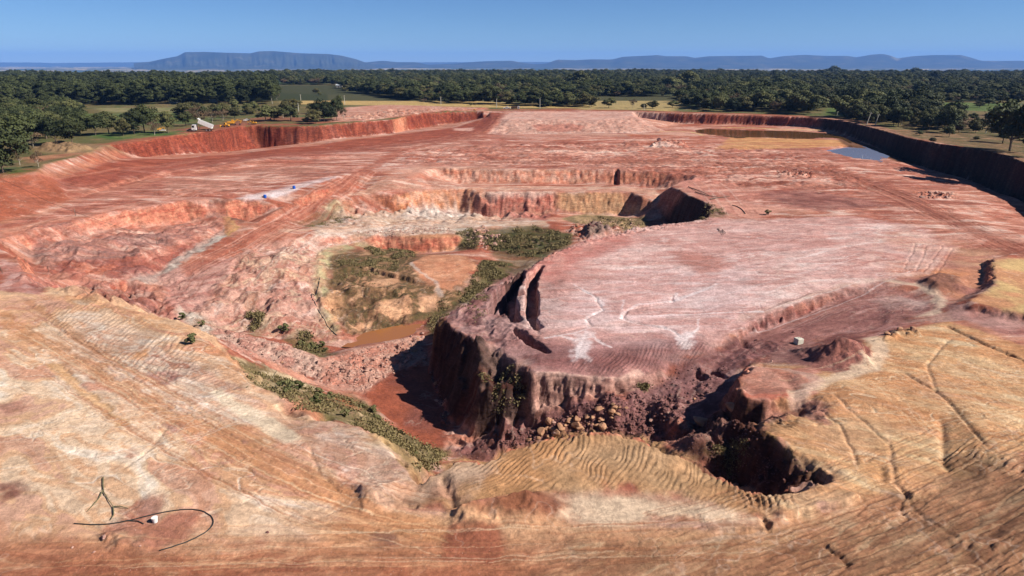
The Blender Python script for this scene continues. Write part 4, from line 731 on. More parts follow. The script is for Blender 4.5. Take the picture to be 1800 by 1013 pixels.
# stains and bodies of soil that stand out from the marbling, and painted shade on the stockpile
paint([(722, 462), (750, 449), (825, 451), (838, 470), (815, 494), (790, 512), (760, 500), (735, 482)], (210, 146, 108), (196, 128, 92), m2, 1.6, fe=.8, op=.95); line([(722, 462), (740, 482), (765, 494), (775, 520)], .8, (206, 178, 160), .7); paint([(740, 515), (775, 522), (765, 545), (735, 545)], (210, 156, 120), None, fe=1, op=.8)
for b in ([(655, 540), (690, 530), (725, 528), (722, 550), (700, 558), (660, 560)], [(732, 530), (770, 510), (775, 535), (740, 545)], [(640, 498), (700, 488), (702, 496), (660, 508)], [(612, 570), (650, 560), (652, 572), (620, 580)]):
    paint(b, (214, 162, 122), (198, 144, 106), m2, 2, fe=.5, brk=.4, op=.9)
paint([(700, 416), (800, 413), (810, 418), (792, 441), (740, 445), (705, 440)], (208, 144, 104), (190, 130, 92), m2, 2, fe=.8, op=.9)
paint([(1420, 648), (1438, 605), (1478, 588), (1508, 592), (1532, 615), (1538, 645), (1485, 660)], (136, 80, 70), (164, 104, 90), n8, 2, fe=.8); paint([(1300, 655), (1440, 650), (1430, 690), (1350, 704), (1303, 708), (1297, 690)], (206, 146, 126), (190, 122, 102), m2, 1.8, fe=.8, op=.9); line([(1305, 702), (1350, 698), (1425, 688)], 1.0, (190, 104, 80), .8); line([(1312, 690), (1350, 688), (1420, 680)], .7, (150, 96, 82), .6)
paint([(1340, 712), (1430, 700), (1470, 715), (1450, 740), (1400, 728), (1350, 745)], (188, 126, 108), (140, 88, 78), m2, 2, fe=.8, op=.8); line([(1405, 690), (1440, 675), (1530, 648), (1547, 615), (1535, 592)], 1.5, (226, 194, 162), .8); line([(1300, 655), (1380, 650), (1440, 668), (1400, 700)], 1.2, (214, 172, 152), .6)
paint([(880, 214), (960, 213), (1050, 214), (1116, 207), (1160, 230), (1100, 233), (900, 233), (858, 235)], (196, 140, 118), (206, 160, 140), flute, 2, fe=.8, op=.85); paint([(935, 220), (1000, 217), (1030, 222), (1020, 231), (945, 231)], (184, 112, 92), None, fe=1, op=.7); line([(870, 236), (1025, 234), (1125, 234)], 1.0, (228, 200, 186), .7)  # pile face toned darker than its top as painted shade
line([(884, 200), (862, 224), (800, 246), (700, 266), (660, 290), (600, 326), (500, 385), (430, 425), (340, 470)], 4.0, (160, 86, 64), .75, (182, 108, 84)); line([(866, 200), (850, 222), (780, 246), (640, 262), (450, 276), (250, 300), (120, 325)], 8, (140, 68, 50), .75, (156, 80, 60)); line([(1850, 462), (1700, 402), (1600, 354), (1550, 328), (1450, 300), (1200, 284), (900, 284)], 4, (154, 86, 66), .7, (170, 102, 80))
line([(900, 246), (1100, 250), (1250, 262)], 3, (170, 86, 60), .6); line([(850, 242), (900, 250), (1000, 246), (1150, 240)], 2.5, (176, 88, 58), .6); paint([(795, 226), (832, 224), (830, 231), (800, 230)], (222, 170, 150), None, fe=1.5, op=.8)
paint([(1285, 241), (1350, 243), (1470, 246), (1500, 256), (1420, 260), (1330, 262), (1260, 262)], (214, 160, 100), (194, 126, 82), sD, 1.3, fe=1.5, op=.8); paint([(1330, 338), (1420, 337), (1520, 350), (1560, 362), (1450, 372), (1380, 362)], (134, 80, 70), (166, 108, 94), m2, 2.0, op=.75, fe=2)
paint([(1655, 735), (1690, 728), (1750, 775), (1740, 822), (1670, 842), (1658, 790)], (170, 126, 86), (124, 84, 56), m2, 2.5, fe=1, op=.8)
for b, c in (([(255, 655), (300, 655), (285, 672), (262, 668)], (176, 122, 108)), ([(285, 668), (312, 662), (300, 672)], (150, 92, 82)), ([(290, 745), (325, 738), (325, 760), (300, 762)], (172, 118, 104)), ([(408, 742), (432, 748), (452, 768), (422, 770)], (190, 124, 84)), ([(418, 768), (458, 771), (442, 782), (422, 780)], (148, 98, 92)), ([(210, 795), (240, 790), (232, 801)], (186, 122, 92)), ([(170, 930), (230, 908), (345, 905), (335, 945), (270, 965), (180, 950)], (172, 108, 84)), ([(240, 880), (285, 876), (285, 903), (250, 905)], (166, 104, 82)), ([(0, 712), (40, 708), (30, 728), (0, 735)], (168, 114, 98)), ([(0, 852), (32, 848), (20, 872), (0, 880)], (140, 84, 72)), ([(780, 932), (870, 935), (895, 960), (860, 990), (785, 980)], (158, 90, 64)), ([(655, 943), (697, 941), (690, 955), (668, 956)], (140, 98, 82)), ([(230, 620), (262, 614), (256, 630), (235, 632)], (214, 150, 96)), ([(150, 670), (230, 680), (235, 690), (180, 690)], (204, 140, 110)),
             ([(985, 880), (1100, 874), (1230, 890), (1330, 912), (1200, 916), (1050, 922), (1000, 908)], (226, 196, 164)), ([(1500, 500), (1500, 501), (1501, 500)], (200, 150, 130))):
    paint(b, c, None, fe=.7, brk=.8, op=.8)
line([(380, 690), (440, 730), (510, 772)], 1.2, (234, 210, 178), .8); line([(0, 555), (120, 625), (250, 700), (420, 795), (600, 880), (760, 935)], 1.6, (200, 136, 88), .7); line([(50, 530), (180, 625), (330, 705), (470, 790), (640, 885)], .8, (190, 128, 84), .55); line([(90, 640), (150, 690), (215, 745)], .8, (212, 160, 104), .7)
def hatch(pts, half, n, w, cols, op, seed, dz=0.0):
    """many thin wheel lines side by side along a route"""
    Q = [np.array(q) for q in W(pts)]; g_ = random.Random(seed)
    for k in range(n):
        o_ = g_.uniform(-half, half); t0, t1 = sorted((g_.uniform(0, 1), g_.uniform(0, 1))); t1 = max(t1, t0 + .3); R__ = []
        S_ = [Q[0] + (Q[-1] - Q[0]) * 0] ; acc = np.cumsum([0] + [np.linalg.norm(Q[i + 1] - Q[i]) for i in range(len(Q) - 1)])
        for u in np.linspace(t0, min(1, t1), 9):
            d_ = u * acc[-1]; i = min(len(Q) - 2, int(np.searchsorted(acc, d_, 'right')) - 1); f_ = (d_ - acc[i]) / (acc[i + 1] - acc[i]); t_ = (Q[i + 1] - Q[i]) / np.linalg.norm(Q[i + 1] - Q[i])
            R__.append(tuple(Q[i] + (Q[i + 1] - Q[i]) * f_ + (o_ + g_.uniform(-.15, .15)) * np.array([t_[1], -t_[0]])))
        line(R__, w * g_.uniform(.6, 1.3), cols[g_.randrange(len(cols))], op * g_.uniform(.5, 1), brk=.2, world=True)
        if dz: ii, d, s, a_, tot = strip(R__, w * 3, world=True); H[ii] += dz * np.exp(-(d / w) ** 2)
ORR = [(178, 112, 74), (226, 176, 128), (188, 124, 84), (160, 98, 66), (232, 196, 156)]
hatch([(0, 560), (120, 632), (250, 712), (420, 805), (600, 885), (800, 935)], 4.2, 60, .12, ORR, .55, 1, -.03); hatch([(0, 980), (300, 968), (700, 958), (1100, 952), (1400, 940)], 3.0, 40, .1, ORR, .5, 2, -.02)
hatch([(30, 530), (180, 622), (330, 705), (480, 795)], 2.0, 20, .12, ORR, .5, 3, -.02); hatch([(-50, 800), (120, 775), (330, 740), (460, 700)], 5, 22, .1, [(240, 220, 198), (196, 140, 104)], .4, 4); hatch([(190, 840), (330, 740), (350, 690)], 4, 14, .1, [(240, 220, 198), (196, 140, 104)], .4, 5)
hatch([(1200, 1000), (1420, 930), (1620, 860), (1850, 760)], 7, 80, .1, [(150, 100, 70), (222, 178, 134), (168, 112, 78), (140, 92, 64)], .5, 6, -.05); hatch([(660, 290), (600, 330), (500, 395), (430, 435), (330, 485), (280, 540)], 5, 46, .22, [(138, 74, 56), (206, 146, 122), (150, 84, 64), (218, 166, 144)], .5, 7, -.05)
hatch([(1850, 455), (1700, 400), (1600, 352), (1500, 310), (1300, 288), (900, 284), (700, 284)], 6, 60, .3, [(126, 66, 50), (204, 140, 114), (140, 76, 58)], .5, 8, -.05); hatch([(1400, 395), (1300, 380), (1260, 330), (1240, 315)], 6, 24, .3, [(220, 176, 156), (160, 96, 80)], .45, 9); hatch([(1350, 570), (1450, 530), (1600, 520)], 4, 26, .16, [(196, 154, 144), (124, 76, 70)], .5, 10, -.04)
hatch([(1400, 730), (1600, 700), (1850, 660)], 12, 60, .1, [(234, 204, 164), (188, 134, 92), (178, 120, 80)], .4, 11); hatch([(1560, 600), (1640, 660), (1780, 780)], 9, 50, .1, [(234, 204, 164), (182, 126, 84)], .4, 12); hatch([(866, 200), (850, 222), (780, 246), (640, 262), (450, 276), (250, 300), (60, 335)], 8, 60, .4, [(118, 56, 42), (178, 100, 76), (206, 140, 112)], .45, 13)
hatch([(420, 500), (560, 410), (700, 396), (960, 390)], 4, 30, .25, [(226, 204, 188), (150, 100, 78)], .4, 14); hatch([(700, 440), (900, 600), (1180, 590), (1450, 480)], 0.1, 1, .1, [(214, 170, 160)], .01, 15); hatch([(1000, 560), (1200, 520), (1500, 440)], 16, 70, .2, [(236, 214, 208), (176, 124, 116), (190, 138, 128)], .35, 16); hatch([(0, 420), (150, 380), (400, 330), (600, 300)], 6, 40, .3, [(222, 172, 150), (144, 78, 58)], .45, 17)
paint([(-200, 350), (0, 312), (62, 306), (98, 316), (126, 350), (60, 374), (0, 386), (-200, 430)], (178, 96, 66), (160, 84, 56), m8, 2, fe=1.2, op=.85); paint([(100, 314), (160, 294), (212, 281), (205, 268), (140, 282), (62, 304)], (168, 96, 68), (190, 122, 88), m2, 2, fe=1.2, op=.7)
ii, m = region(FLP, 2); K[ii] *= (1 + .03 * m)[:, None]
ii, m = region(YB, 2); K[ii] *= (1 + .03 * m)[:, None]; K *= .95
paint([(1472, 243), (1500, 247), (1560, 261), (1610, 283), (1575, 284), (1545, 272), (1500, 258), (1478, 252)], (106, 70, 44), None, fe=1.2, op=.9)
for ln in ([(1008, 500), (1024, 508), (1042, 520), (1060, 532), (1058, 546), (1032, 556), (1030, 568), (1038, 576), (1005, 586), (960, 594)], [(1260, 500), (1235, 512), (1190, 528), (1120, 536), (1096, 548), (1092, 560), (1125, 570), (1165, 574), (1192, 588), (1206, 598)], [(1096, 528), (1094, 545)], [(1030, 580), (1026, 596), (1016, 616), (1012, 628)], [(1038, 588), (1060, 604), (1075, 610)], [(1228, 562), (1226, 578), (1206, 596)], [(1140, 556), (1240, 552), (1340, 548)], [(1190, 528), (1188, 516)], [(985, 590), (1010, 598), (1040, 592)]):
    line(ln, .42, (240, 224, 220), .7, brk=.5)
paint([(1012, 588), (1034, 584), (1030, 604), (1018, 626), (1010, 628)], (236, 218, 214), None, fe=1.0, brk=1.2, op=.7); paint([(1186, 590), (1214, 586), (1212, 604), (1200, 612), (1192, 602)], (236, 218, 214), None, fe=.9, brk=1.2, op=.75)
paint([(940, 560), (1100, 480), (1300, 470), (1350, 540), (1150, 600), (1000, 600)], (232, 204, 200), (206, 160, 152), m8 + sD, 1.6, fe=6, op=.45); paint([(920, 480), (980, 440), (1090, 416), (1120, 424), (1010, 470), (975, 500)], (192, 112, 98), (208, 140, 124), m2, 1.6, fe=2.5, op=.7); paint([(1180, 445), (1255, 448), (1285, 466), (1245, 484), (1200, 468)], (184, 118, 102), None, fe=2.5, brk=1.5, op=.7)
line([(938, 660), (985, 660), (1040, 666), (1090, 665), (1130, 657)], .5, (224, 180, 160), .7)
grey = K.mean(1, keepdims=True); K += (grey - K) * 0.08
# colour that follows relief: grooves darken towards their bottoms, walls show layers and painted shade
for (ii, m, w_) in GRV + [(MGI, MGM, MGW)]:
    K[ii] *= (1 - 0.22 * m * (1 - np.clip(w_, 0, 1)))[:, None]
zs = H; st = (steep * (GY[near] < 560))
lay = fbm(zs * 1.6 + 0.8 * m2, (gx + gy) / 60, 1.0, 3, 97); ver = fbm(gx * 0.9, gy * 0.9, 0.7, 3, 98)
pit = smooth(120, 300, gy)
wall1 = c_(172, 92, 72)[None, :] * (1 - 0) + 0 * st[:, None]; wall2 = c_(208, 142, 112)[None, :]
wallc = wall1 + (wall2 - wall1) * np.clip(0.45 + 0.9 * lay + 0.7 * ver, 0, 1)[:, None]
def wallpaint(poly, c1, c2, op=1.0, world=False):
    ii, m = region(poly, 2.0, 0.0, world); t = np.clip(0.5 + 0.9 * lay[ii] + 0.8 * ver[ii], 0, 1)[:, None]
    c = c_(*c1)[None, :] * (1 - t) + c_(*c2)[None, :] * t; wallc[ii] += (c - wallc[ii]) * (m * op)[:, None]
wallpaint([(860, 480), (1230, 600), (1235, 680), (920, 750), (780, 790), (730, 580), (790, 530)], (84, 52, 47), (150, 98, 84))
wallpaint([(735, 590), (800, 560), (935, 665), (930, 740), (790, 790)], (32, 21, 20), (56, 37, 33)); wallpaint([(860, 480), (960, 465), (970, 620), (900, 580)], (36, 24, 24), (66, 44, 42)); wallpaint([(1110, 330), (1255, 335), (1255, 400), (1110, 400)], (32, 22, 19), (54, 36, 30)); wallpaint([(1280, 640), (1312, 640), (1312, 720), (1280, 725)], (58, 36, 34), (96, 60, 52))  # left-facing walls, slots and hole: maroon earth with their shade painted in
wallpaint([(1100, 600), (1240, 600), (1235, 660), (1130, 700), (1100, 680)], (182, 112, 86), (150, 110, 88))
wallpaint([(690, 320), (850, 325), (850, 385), (680, 385)], (190, 116, 78), (206, 146, 104)); wallpaint([(830, 328), (975, 330), (975, 385), (830, 385)], (186, 104, 86), (202, 140, 120)); wallpaint([(975, 330), (1130, 330), (1130, 385), (985, 385)], (186, 132, 94), (210, 164, 124)); wallpaint([(600, 335), (700, 335), (700, 380), (600, 378)], (150, 88, 64), (184, 112, 80))
wallpaint([(745, 290), (1060, 290), (1060, 330), (745, 330)], (196, 112, 84), (222, 164, 132)); wallpaint([(1060, 290), (1230, 290), (1230, 345), (1060, 330)], (168, 96, 74), (204, 138, 108))
wallpaint([(182, 240), (870, 185), (870, 240), (500, 275), (180, 285)], (112, 48, 36), (150, 74, 54)); wallpaint([(1110, 190), (1440, 200), (1440, 230), (1110, 222)], (126, 54, 42), (160, 86, 66)); wallpaint([(690, 205), (708, 200), (715, 235), (695, 235)], (214, 150, 118), (190, 110, 80))
wallpaint([(1440, 200), (1850, 260), (1850, 340), (1440, 240)], (44, 28, 24), (60, 40, 32)); wallpaint([(1300, 560), (1560, 490), (1560, 510), (1310, 600)], (128, 78, 72), (150, 100, 92)); wallpaint([(1690, 500), (1900, 540), (1900, 600), (1690, 560)], (140, 84, 70), (176, 120, 100))  # right wall: its shade is put into the near-black colour
wallpaint([(932, 640), (1100, 640), (1240, 600), (1240, 660), (1100, 715), (935, 745)], (134, 96, 86), (206, 160, 142)); wallpaint([(1290, 640), (1440, 640), (1440, 720), (1290, 725)], (190, 108, 84), (214, 150, 124)); wallpaint([(1200, 730), (1480, 730), (1480, 880), (1200, 820)], (64, 40, 34), (104, 64, 50)); wallpaint([(550, 420), (860, 420), (800, 560), (560, 620)], (128, 98, 66), (190, 146, 106)); wallpaint([(870, 205), (1170, 195), (1180, 236), (860, 240)], (202, 150, 130), (214, 176, 158))  # pit J walls: shade painted into the dark earth colour
wallpaint([(400, 620), (780, 800), (740, 860), (420, 680)], (130, 104, 70), (176, 140, 100))
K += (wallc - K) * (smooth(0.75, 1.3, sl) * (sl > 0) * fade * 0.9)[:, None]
paint([(740, 334), (850, 331), (860, 345), (760, 352), (700, 362), (690, 352)], (214, 170, 146), (200, 140, 108), flute, 2, op=.6, fe=1); paint([(850, 337), (975, 337), (970, 344), (860, 348)], (224, 190, 172), None, op=.7, fe=.8); paint([(745, 296), (900, 298), (1060, 299), (1060, 305), (745, 303)], (222, 176, 154), (196, 124, 98), flute, 2, op=.6, fe=.6)
paint([(720, 360), (800, 362), (850, 378), (720, 380)], (216, 198, 184), (188, 160, 146), m2, 2, op=.7, fe=1)
# mottling and fine weathering that belongs to the soil
h1 = fbm(gx + 3 * m2, gy * 1.0, 1.1, 3, 151); h2 = fbm(gx, gy, 0.30, 2, 153); h3 = fbm(gx / 3, gy, 0.8, 3, 155)
h4 = fbm(gx, gy, 3.2, 3, 157) * smooth(90, 200, gy)
K *= np.clip(1 + 0.08 * n2 + 0.05 * n05 + 0.08 * m8 + .07 * h1 + .05 * h2 * (gy < 110) + .16 * h3 + .22 * h4, .4, 1.6)[:, None]
cr = smooth(0.05, 0.0, np.abs(fbm(gx, gy, 3.0, 3, 111))) * (1 - st) * (gy < 200) * smooth(-.1, .3, m8)
K += (c_(232, 208, 186)[None, :] - K) * (0.22 * cr)[:, None]
COL[near] = K
# ---------------------------------------------------------------- far land: pasture and ploughed strips
fi = np.nonzero(GY >= 600)[0]; fx, fy = GX[fi], GY[fi]
a1, b1, c1 = voro(fx + 0.2 * fy, fy, 420, 131)
g1 = np.stack([lin(c, KA) for c in ((72, 80, 50), (86, 92, 58), (190, 168, 120), (206, 180, 136), (150, 132, 92), (60, 74, 42), (70, 82, 48))])
ci = ((c1 * 0.5 + 0.5) * 6.99).astype(int); fc = g1[ci] * (1 + 0.15 * fbm(fx, fy, 120, 3, 133))[:, None]
wd = smooth(0.05, 0.3, fbm(fx * 0.5, fy, 700, 3, 135) + 0.1)
fc += (lin((54, 62, 40), KA)[None, :] - fc) * (wd * 0.85 * smooth(60000, 4000, fy) + 0)[:, None]
fc[fy < 1100] = fc[fy < 1100] * 0.4 + lin((66, 68, 40), KA) * 0.6
COL[fi] = fc
GZ = np.zeros(N); GZ[near] = H; GZ[fi] = far_h(fx, fy)
# horizon ranges: built by their skylines as the photograph shows them, at real distances
me = bpy.data.meshes.new('ground')
me.vertices.add(N); me.vertices.foreach_set('co', np.stack([GX, GY, GZ], -1).astype(np.float32).ravel())
idx = np.arange(N).reshape(NR_, NC_); q = np.stack([idx[:-1, :-1], idx[:-1, 1:], idx[1:, 1:], idx[1:, :-1]], -1).reshape(-1, 4)
me.loops.add(q.size); me.loops.foreach_set('vertex_index', q.ravel().astype(np.int32)); me.polygons.add(len(q))
me.polygons.foreach_set('loop_start', np.arange(0, q.size, 4, dtype=np.int32)); me.update()
ca = me.color_attributes.new('soil', 'FLOAT_COLOR', 'POINT'); ca.data.foreach_set('color', np.concatenate([np.clip(COL, 0.005, 1), np.ones((N, 1))], 1).astype(np.float32).ravel())
me.polygons.foreach_set('use_smooth', np.ones(len(q), bool))
ground = bpy.data.objects.new('ground', me); C.objects.link(ground); ground['kind'] = 'structure'
def nodes(name):
    m = bpy.data.materials.new(name); m.use_nodes = True; t = m.node_tree; b = t.nodes['Principled BSDF']
    b.inputs['Roughness'].default_value = 0.9; b.inputs['Specular IOR Level'].default_value = 0.15
    return m, t, b
def mk(t, kind, **kw):
    n = t.nodes.new(kind)
    for k, v in kw.items(): setattr(n, k, v)
    return n
def soil_material():
    m, t, b = nodes('soil'); b.inputs['Roughness'].default_value = 0.95; b.inputs['Specular IOR Level'].default_value = 0.1
    at = mk(t, 'ShaderNodeAttribute', attribute_name='soil'); tc = mk(t, 'ShaderNodeTexCoord')
    def noise(sc, det, ro=0.6):
        n = mk(t, 'ShaderNodeTexNoise'); n.inputs['Scale'].default_value = sc; n.inputs['Detail'].default_value = det; n.inputs['Roughness'].default_value = ro
        t.links.new(tc.outputs['Object'], n.inputs['Vector']); return n
    a_ = noise(2.2, 8, .7); c = noise(6.0, 4, .8); dd = noise(.55, 5, .65)
    r1 = mk(t, 'ShaderNodeMapRange'); r1.inputs['From Min'].default_value = 0.3; r1.inputs['From Max'].default_value = 0.7; r1.inputs['To Min'].default_value = 0.78; r1.inputs['To Max'].default_value = 1.22; t.links.new(a_.outputs['Fac'], r1.inputs['Value'])
    r2 = mk(t, 'ShaderNodeMapRange'); r2.inputs['From Min'].default_value = 0.3; r2.inputs['From Max'].default_value = 0.7; r2.inputs['To Min'].default_value = 0.88; r2.inputs['To Max'].default_value = 1.12; t.links.new(c.outputs['Fac'], r2.inputs['Value'])
    mm = mk(t, 'ShaderNodeMath', operation='MULTIPLY'); t.links.new(r1.outputs[0], mm.inputs[0]); t.links.new(r2.outputs[0], mm.inputs[1])
    r5 = mk(t, 'ShaderNodeMapRange'); r5.inputs['From Min'].default_value = .35; r5.inputs['From Max'].default_value = .65; r5.inputs['To Min'].default_value = .84; r5.inputs['To Max'].default_value = 1.16; t.links.new(dd.outputs['Fac'], r5.inputs['Value']); m5 = mk(t, 'ShaderNodeMath', operation='MULTIPLY'); t.links.new(mm.outputs[0], m5.inputs[0]); t.links.new(r5.outputs[0], m5.inputs[1]); mm = m5
    ge = mk(t, 'ShaderNodeNewGeometry'); sx = mk(t, 'ShaderNodeSeparateXYZ'); t.links.new(ge.outputs['True Normal'], sx.inputs[0]); st_ = mk(t, 'ShaderNodeMapRange'); st_.inputs['From Min'].default_value = .8; st_.inputs['From Max'].default_value = .55; t.links.new(sx.outputs['Z'], st_.inputs['Value'])
    mp = mk(t, 'ShaderNodeMapping'); mp.inputs['Scale'].default_value = (.35, .35, 1.6); t.links.new(tc.outputs['Object'], mp.inputs['Vector']); sn = mk(t, 'ShaderNodeTexNoise'); sn.inputs['Scale'].default_value = 1.6; sn.inputs['Detail'].default_value = 8; sn.inputs['Roughness'].default_value = .7; t.links.new(mp.outputs[0], sn.inputs['Vector'])
    r3 = mk(t, 'ShaderNodeMapRange'); r3.inputs['From Min'].default_value = .35; r3.inputs['From Max'].default_value = .65; r3.inputs['To Min'].default_value = .6; r3.inputs['To Max'].default_value = 1.35; t.links.new(sn.outputs['Fac'], r3.inputs['Value'])
    m3 = mk(t, 'ShaderNodeMix', data_type='FLOAT'); m3.inputs['A'].default_value = 1; t.links.new(st_.outputs[0], m3.inputs['Factor']); t.links.new(r3.outputs[0], m3.inputs['B']); m4 = mk(t, 'ShaderNodeMath', operation='MULTIPLY'); t.links.new(mm.outputs[0], m4.inputs[0]); t.links.new(m3.outputs['Result'], m4.inputs[1]); mm = m4
    mx = mk(t, 'ShaderNodeVectorMath', operation='SCALE'); t.links.new(at.outputs['Color'], mx.inputs[0]); t.links.new(mm.outputs[0], mx.inputs['Scale']); t.links.new(mx.outputs[0], b.inputs['Base Color'])
    ad = mk(t, 'ShaderNodeMath', operation='MULTIPLY_ADD'); ad.inputs[1].default_value = 2.2; t.links.new(a_.outputs['Fac'], ad.inputs[0]); t.links.new(c.outputs['Fac'], ad.inputs[2])
    bp = mk(t, 'ShaderNodeBump'); bp.inputs['Strength'].default_value = 0.8; bp.inputs['Distance'].default_value = 0.08; t.links.new(ad.outputs[0], bp.inputs['Height']); t.links.new(bp.outputs[0], b.inputs['Normal'])
    return m
me.materials.append(soil_material())
print('ground', N, time.time() - T0)
# ---------------------------------------------------------------- mesh helpers
R_ = random.Random(7)
def gz(x, y):
    """height of the finished ground"""
    j = int(np.searchsorted(ys, y)) - 1; j = max(0, min(NR_ - 2, j)); s_ = x / (y + 20); i = int((s_ + 1.12) / 2.24 * (NC_ - 1)); i = max(0, min(NC_ - 2, i))
    fy = (y - ys[j]) / (ys[j + 1] - ys[j]); fx = (s_ + 1.12) / 2.24 * (NC_ - 1) - i; g = lambda a_, b_: GZ[a_ * NC_ + b_]
    return float((g(j, i) * (1 - fx) + g(j, i + 1) * fx) * (1 - fy) + (g(j + 1, i) * (1 - fx) + g(j + 1, i + 1) * fx) * fy)
def at(px, py):
    x, y, z = hit(px, py); return x, y, gz(x, y)
def mpp(x, y): return math.hypot(y * CP + CZ * SP, 0) / F          # metres per photograph pixel
class MB:
    def __init__(s): s.v = []; s.f = []; s.mi = []
    def add(s, v, f, mi=0):
        o = len(s.v); s.v += v; s.f += [tuple(i + o for i in q_) for q_ in f]; s.mi += [mi] * len(f); return s
    def box(s, c, d, rz=0.0, ry=0.0, taper=1.0, mi=0):
        v = []
        for z in (-.5, .5):
            for x, y in ((-.5, -.5), (.5, -.5), (.5, .5), (-.5, .5)):
                k = taper if z > 0 else 1; p = Vector((x * d[0] * k, y * d[1] * k, z * d[2]))
                p = Matrix.Rotation(ry, 3, 'Y') @ p; p = Matrix.Rotation(rz, 3, 'Z') @ p; v.append(tuple(p + Vector(c)))
        return s.add(v, [(3, 2, 1, 0), (4, 5, 6, 7), (0, 1, 5, 4), (1, 2, 6, 5), (2, 3, 7, 6), (3, 0, 4, 7)], mi)
    def prism(s, prof, y0, y1, mi=0):
        """outline in x,z drawn out along y"""
        n = len(prof); v = [(p[0], y0, p[1]) for p in prof] + [(p[0], y1, p[1]) for p in prof]
        return s.add(v, [tuple(range(n)), tuple(range(2 * n - 1, n - 1, -1))] + [(i, i + n, (i + 1) % n + n, (i + 1) % n) for i in range(n)], mi)
    def tube(s, pts, rads, n=8, mi=0):
        v = []; f = []
        for i, p in enumerate(pts):
            p = Vector(p); d = (Vector(pts[min(i + 1, len(pts) - 1)]) - Vector(pts[max(i - 1, 0)])).normalized()
            a_ = d.orthogonal().normalized() if i == 0 else (s._a - d * s._a.dot(d)).normalized(); s._a = a_; b_ = d.cross(a_)
            r = rads[i] if isinstance(rads, (list, tuple)) else rads
            v += [tuple(p + (a_ * math.cos(t) + b_ * math.sin(t)) * r) for t in [2 * math.pi * k / n for k in range(n)]]
        for i in range(len(pts) - 1):
            for k in range(n): f.append((i * n + k, i * n + (k + 1) % n, (i + 1) * n + (k + 1) % n, (i + 1) * n + k))
        f.append(tuple(range(n - 1, -1, -1))); f.append(tuple(range((len(pts) - 1) * n, len(pts) * n)))
        return s.add(v, f, mi)
    def wheel(s, c, r, w_, n=16, mi=0):
        v = []; pr = [(-.5, .86), (-.42, 1), (.42, 1), (.5, .86)]
        for q_ in pr: v += [(c[0] + r * q_[1] * math.cos(2 * math.pi * k / n), c[1] + w_ * q_[0], c[2] + r * q_[1] * math.sin(2 * math.pi * k / n)) for k in range(n)]
        f = [(j * n + k, (j + 1) * n + k, (j + 1) * n + (k + 1) % n, j * n + (k + 1) % n) for j in range(3) for k in range(n)] + [tuple(range(n)), tuple(range(4 * n - 1, 3 * n - 1, -1))]
        return s.add(v, f, mi)
    def build(s, name, mat, parent=None, bev=0, smooth_=False):
        m_ = bpy.data.meshes.new(name); m_.from_pydata(s.v, [], s.f); m_.update()
        for k in (mat if isinstance(mat, list) else [mat]): m_.materials.append(k)
        if isinstance(mat, list): m_.polygons.foreach_set('material_index', s.mi)
        if smooth_: m_.polygons.foreach_set('use_smooth', np.ones(len(m_.polygons), bool))
        o = bpy.data.objects.new(name, m_); C.objects.link(o)
        if parent: o.parent = parent
        if bev: b_ = o.modifiers.new('bevel', 'BEVEL'); b_.width = bev; b_.segments = 2; b_.limit_method = 'ANGLE'
        return o
def tag(o, label=None, cat=None, group=None, kind=None):
    if label: o['label'] = label
    if cat: o['category'] = cat
    if group: o['group'] = group
    if kind: o['kind'] = kind
    return o
def empty(name, loc, rz=0.0, s=1.0):
    o = bpy.data.objects.new(name, None); C.objects.link(o); o.location = loc; o.rotation_euler = (0, 0, rz); o.scale = (s, s, s); o.empty_display_size = 0.5; return o
def dup(o, loc=None, rz=0.0, s=None):
    c = o.copy(); C.objects.link(c)
    if loc is not None: c.location = loc; c.rotation_euler = (0, 0, rz)
    if s is not None: c.scale = s if isinstance(s, tuple) else (s, s, s)
    for ch in list(o.children):
        d = ch.copy(); C.objects.link(d); d.parent = c
        for g_ in list(ch.children): e_ = g_.copy(); C.objects.link(e_); e_.parent = d
    return c
def paint_mat(name, c, rough=0.6, var=0.12, sc=3.0, metal=0.0, spec=0.3, dust=None):
    """coated or plain surface with uneven tone and a film of red quarry dust"""
    m, t, b = nodes(name); b.inputs['Roughness'].default_value = rough; b.inputs['Metallic'].default_value = metal; b.inputs['Specular IOR Level'].default_value = spec
    tc = mk(t, 'ShaderNodeTexCoord'); n = mk(t, 'ShaderNodeTexNoise'); n.inputs['Scale'].default_value = sc; n.inputs['Detail'].default_value = 5; t.links.new(tc.outputs['Object'], n.inputs['Vector'])
    r = mk(t, 'ShaderNodeValToRGB'); l_ = lin(c); r.color_ramp.elements[0].position = 0.3; r.color_ramp.elements[1].position = 0.7
    l_ = l_ * .72
    lo_ = l_ * (1 - var) if dust is None else l_ * 0.6 + lin(dust) * 0.4
    r.color_ramp.elements[0].color = (*lo_, 1); r.color_ramp.elements[1].color = (*np.clip(l_ * (1 + var), 0, 1), 1)
    t.links.new(n.outputs['Fac'], r.inputs['Fac']); t.links.new(r.outputs['Color'], b.inputs['Base Color']); return m
DUST = (160, 100, 74)
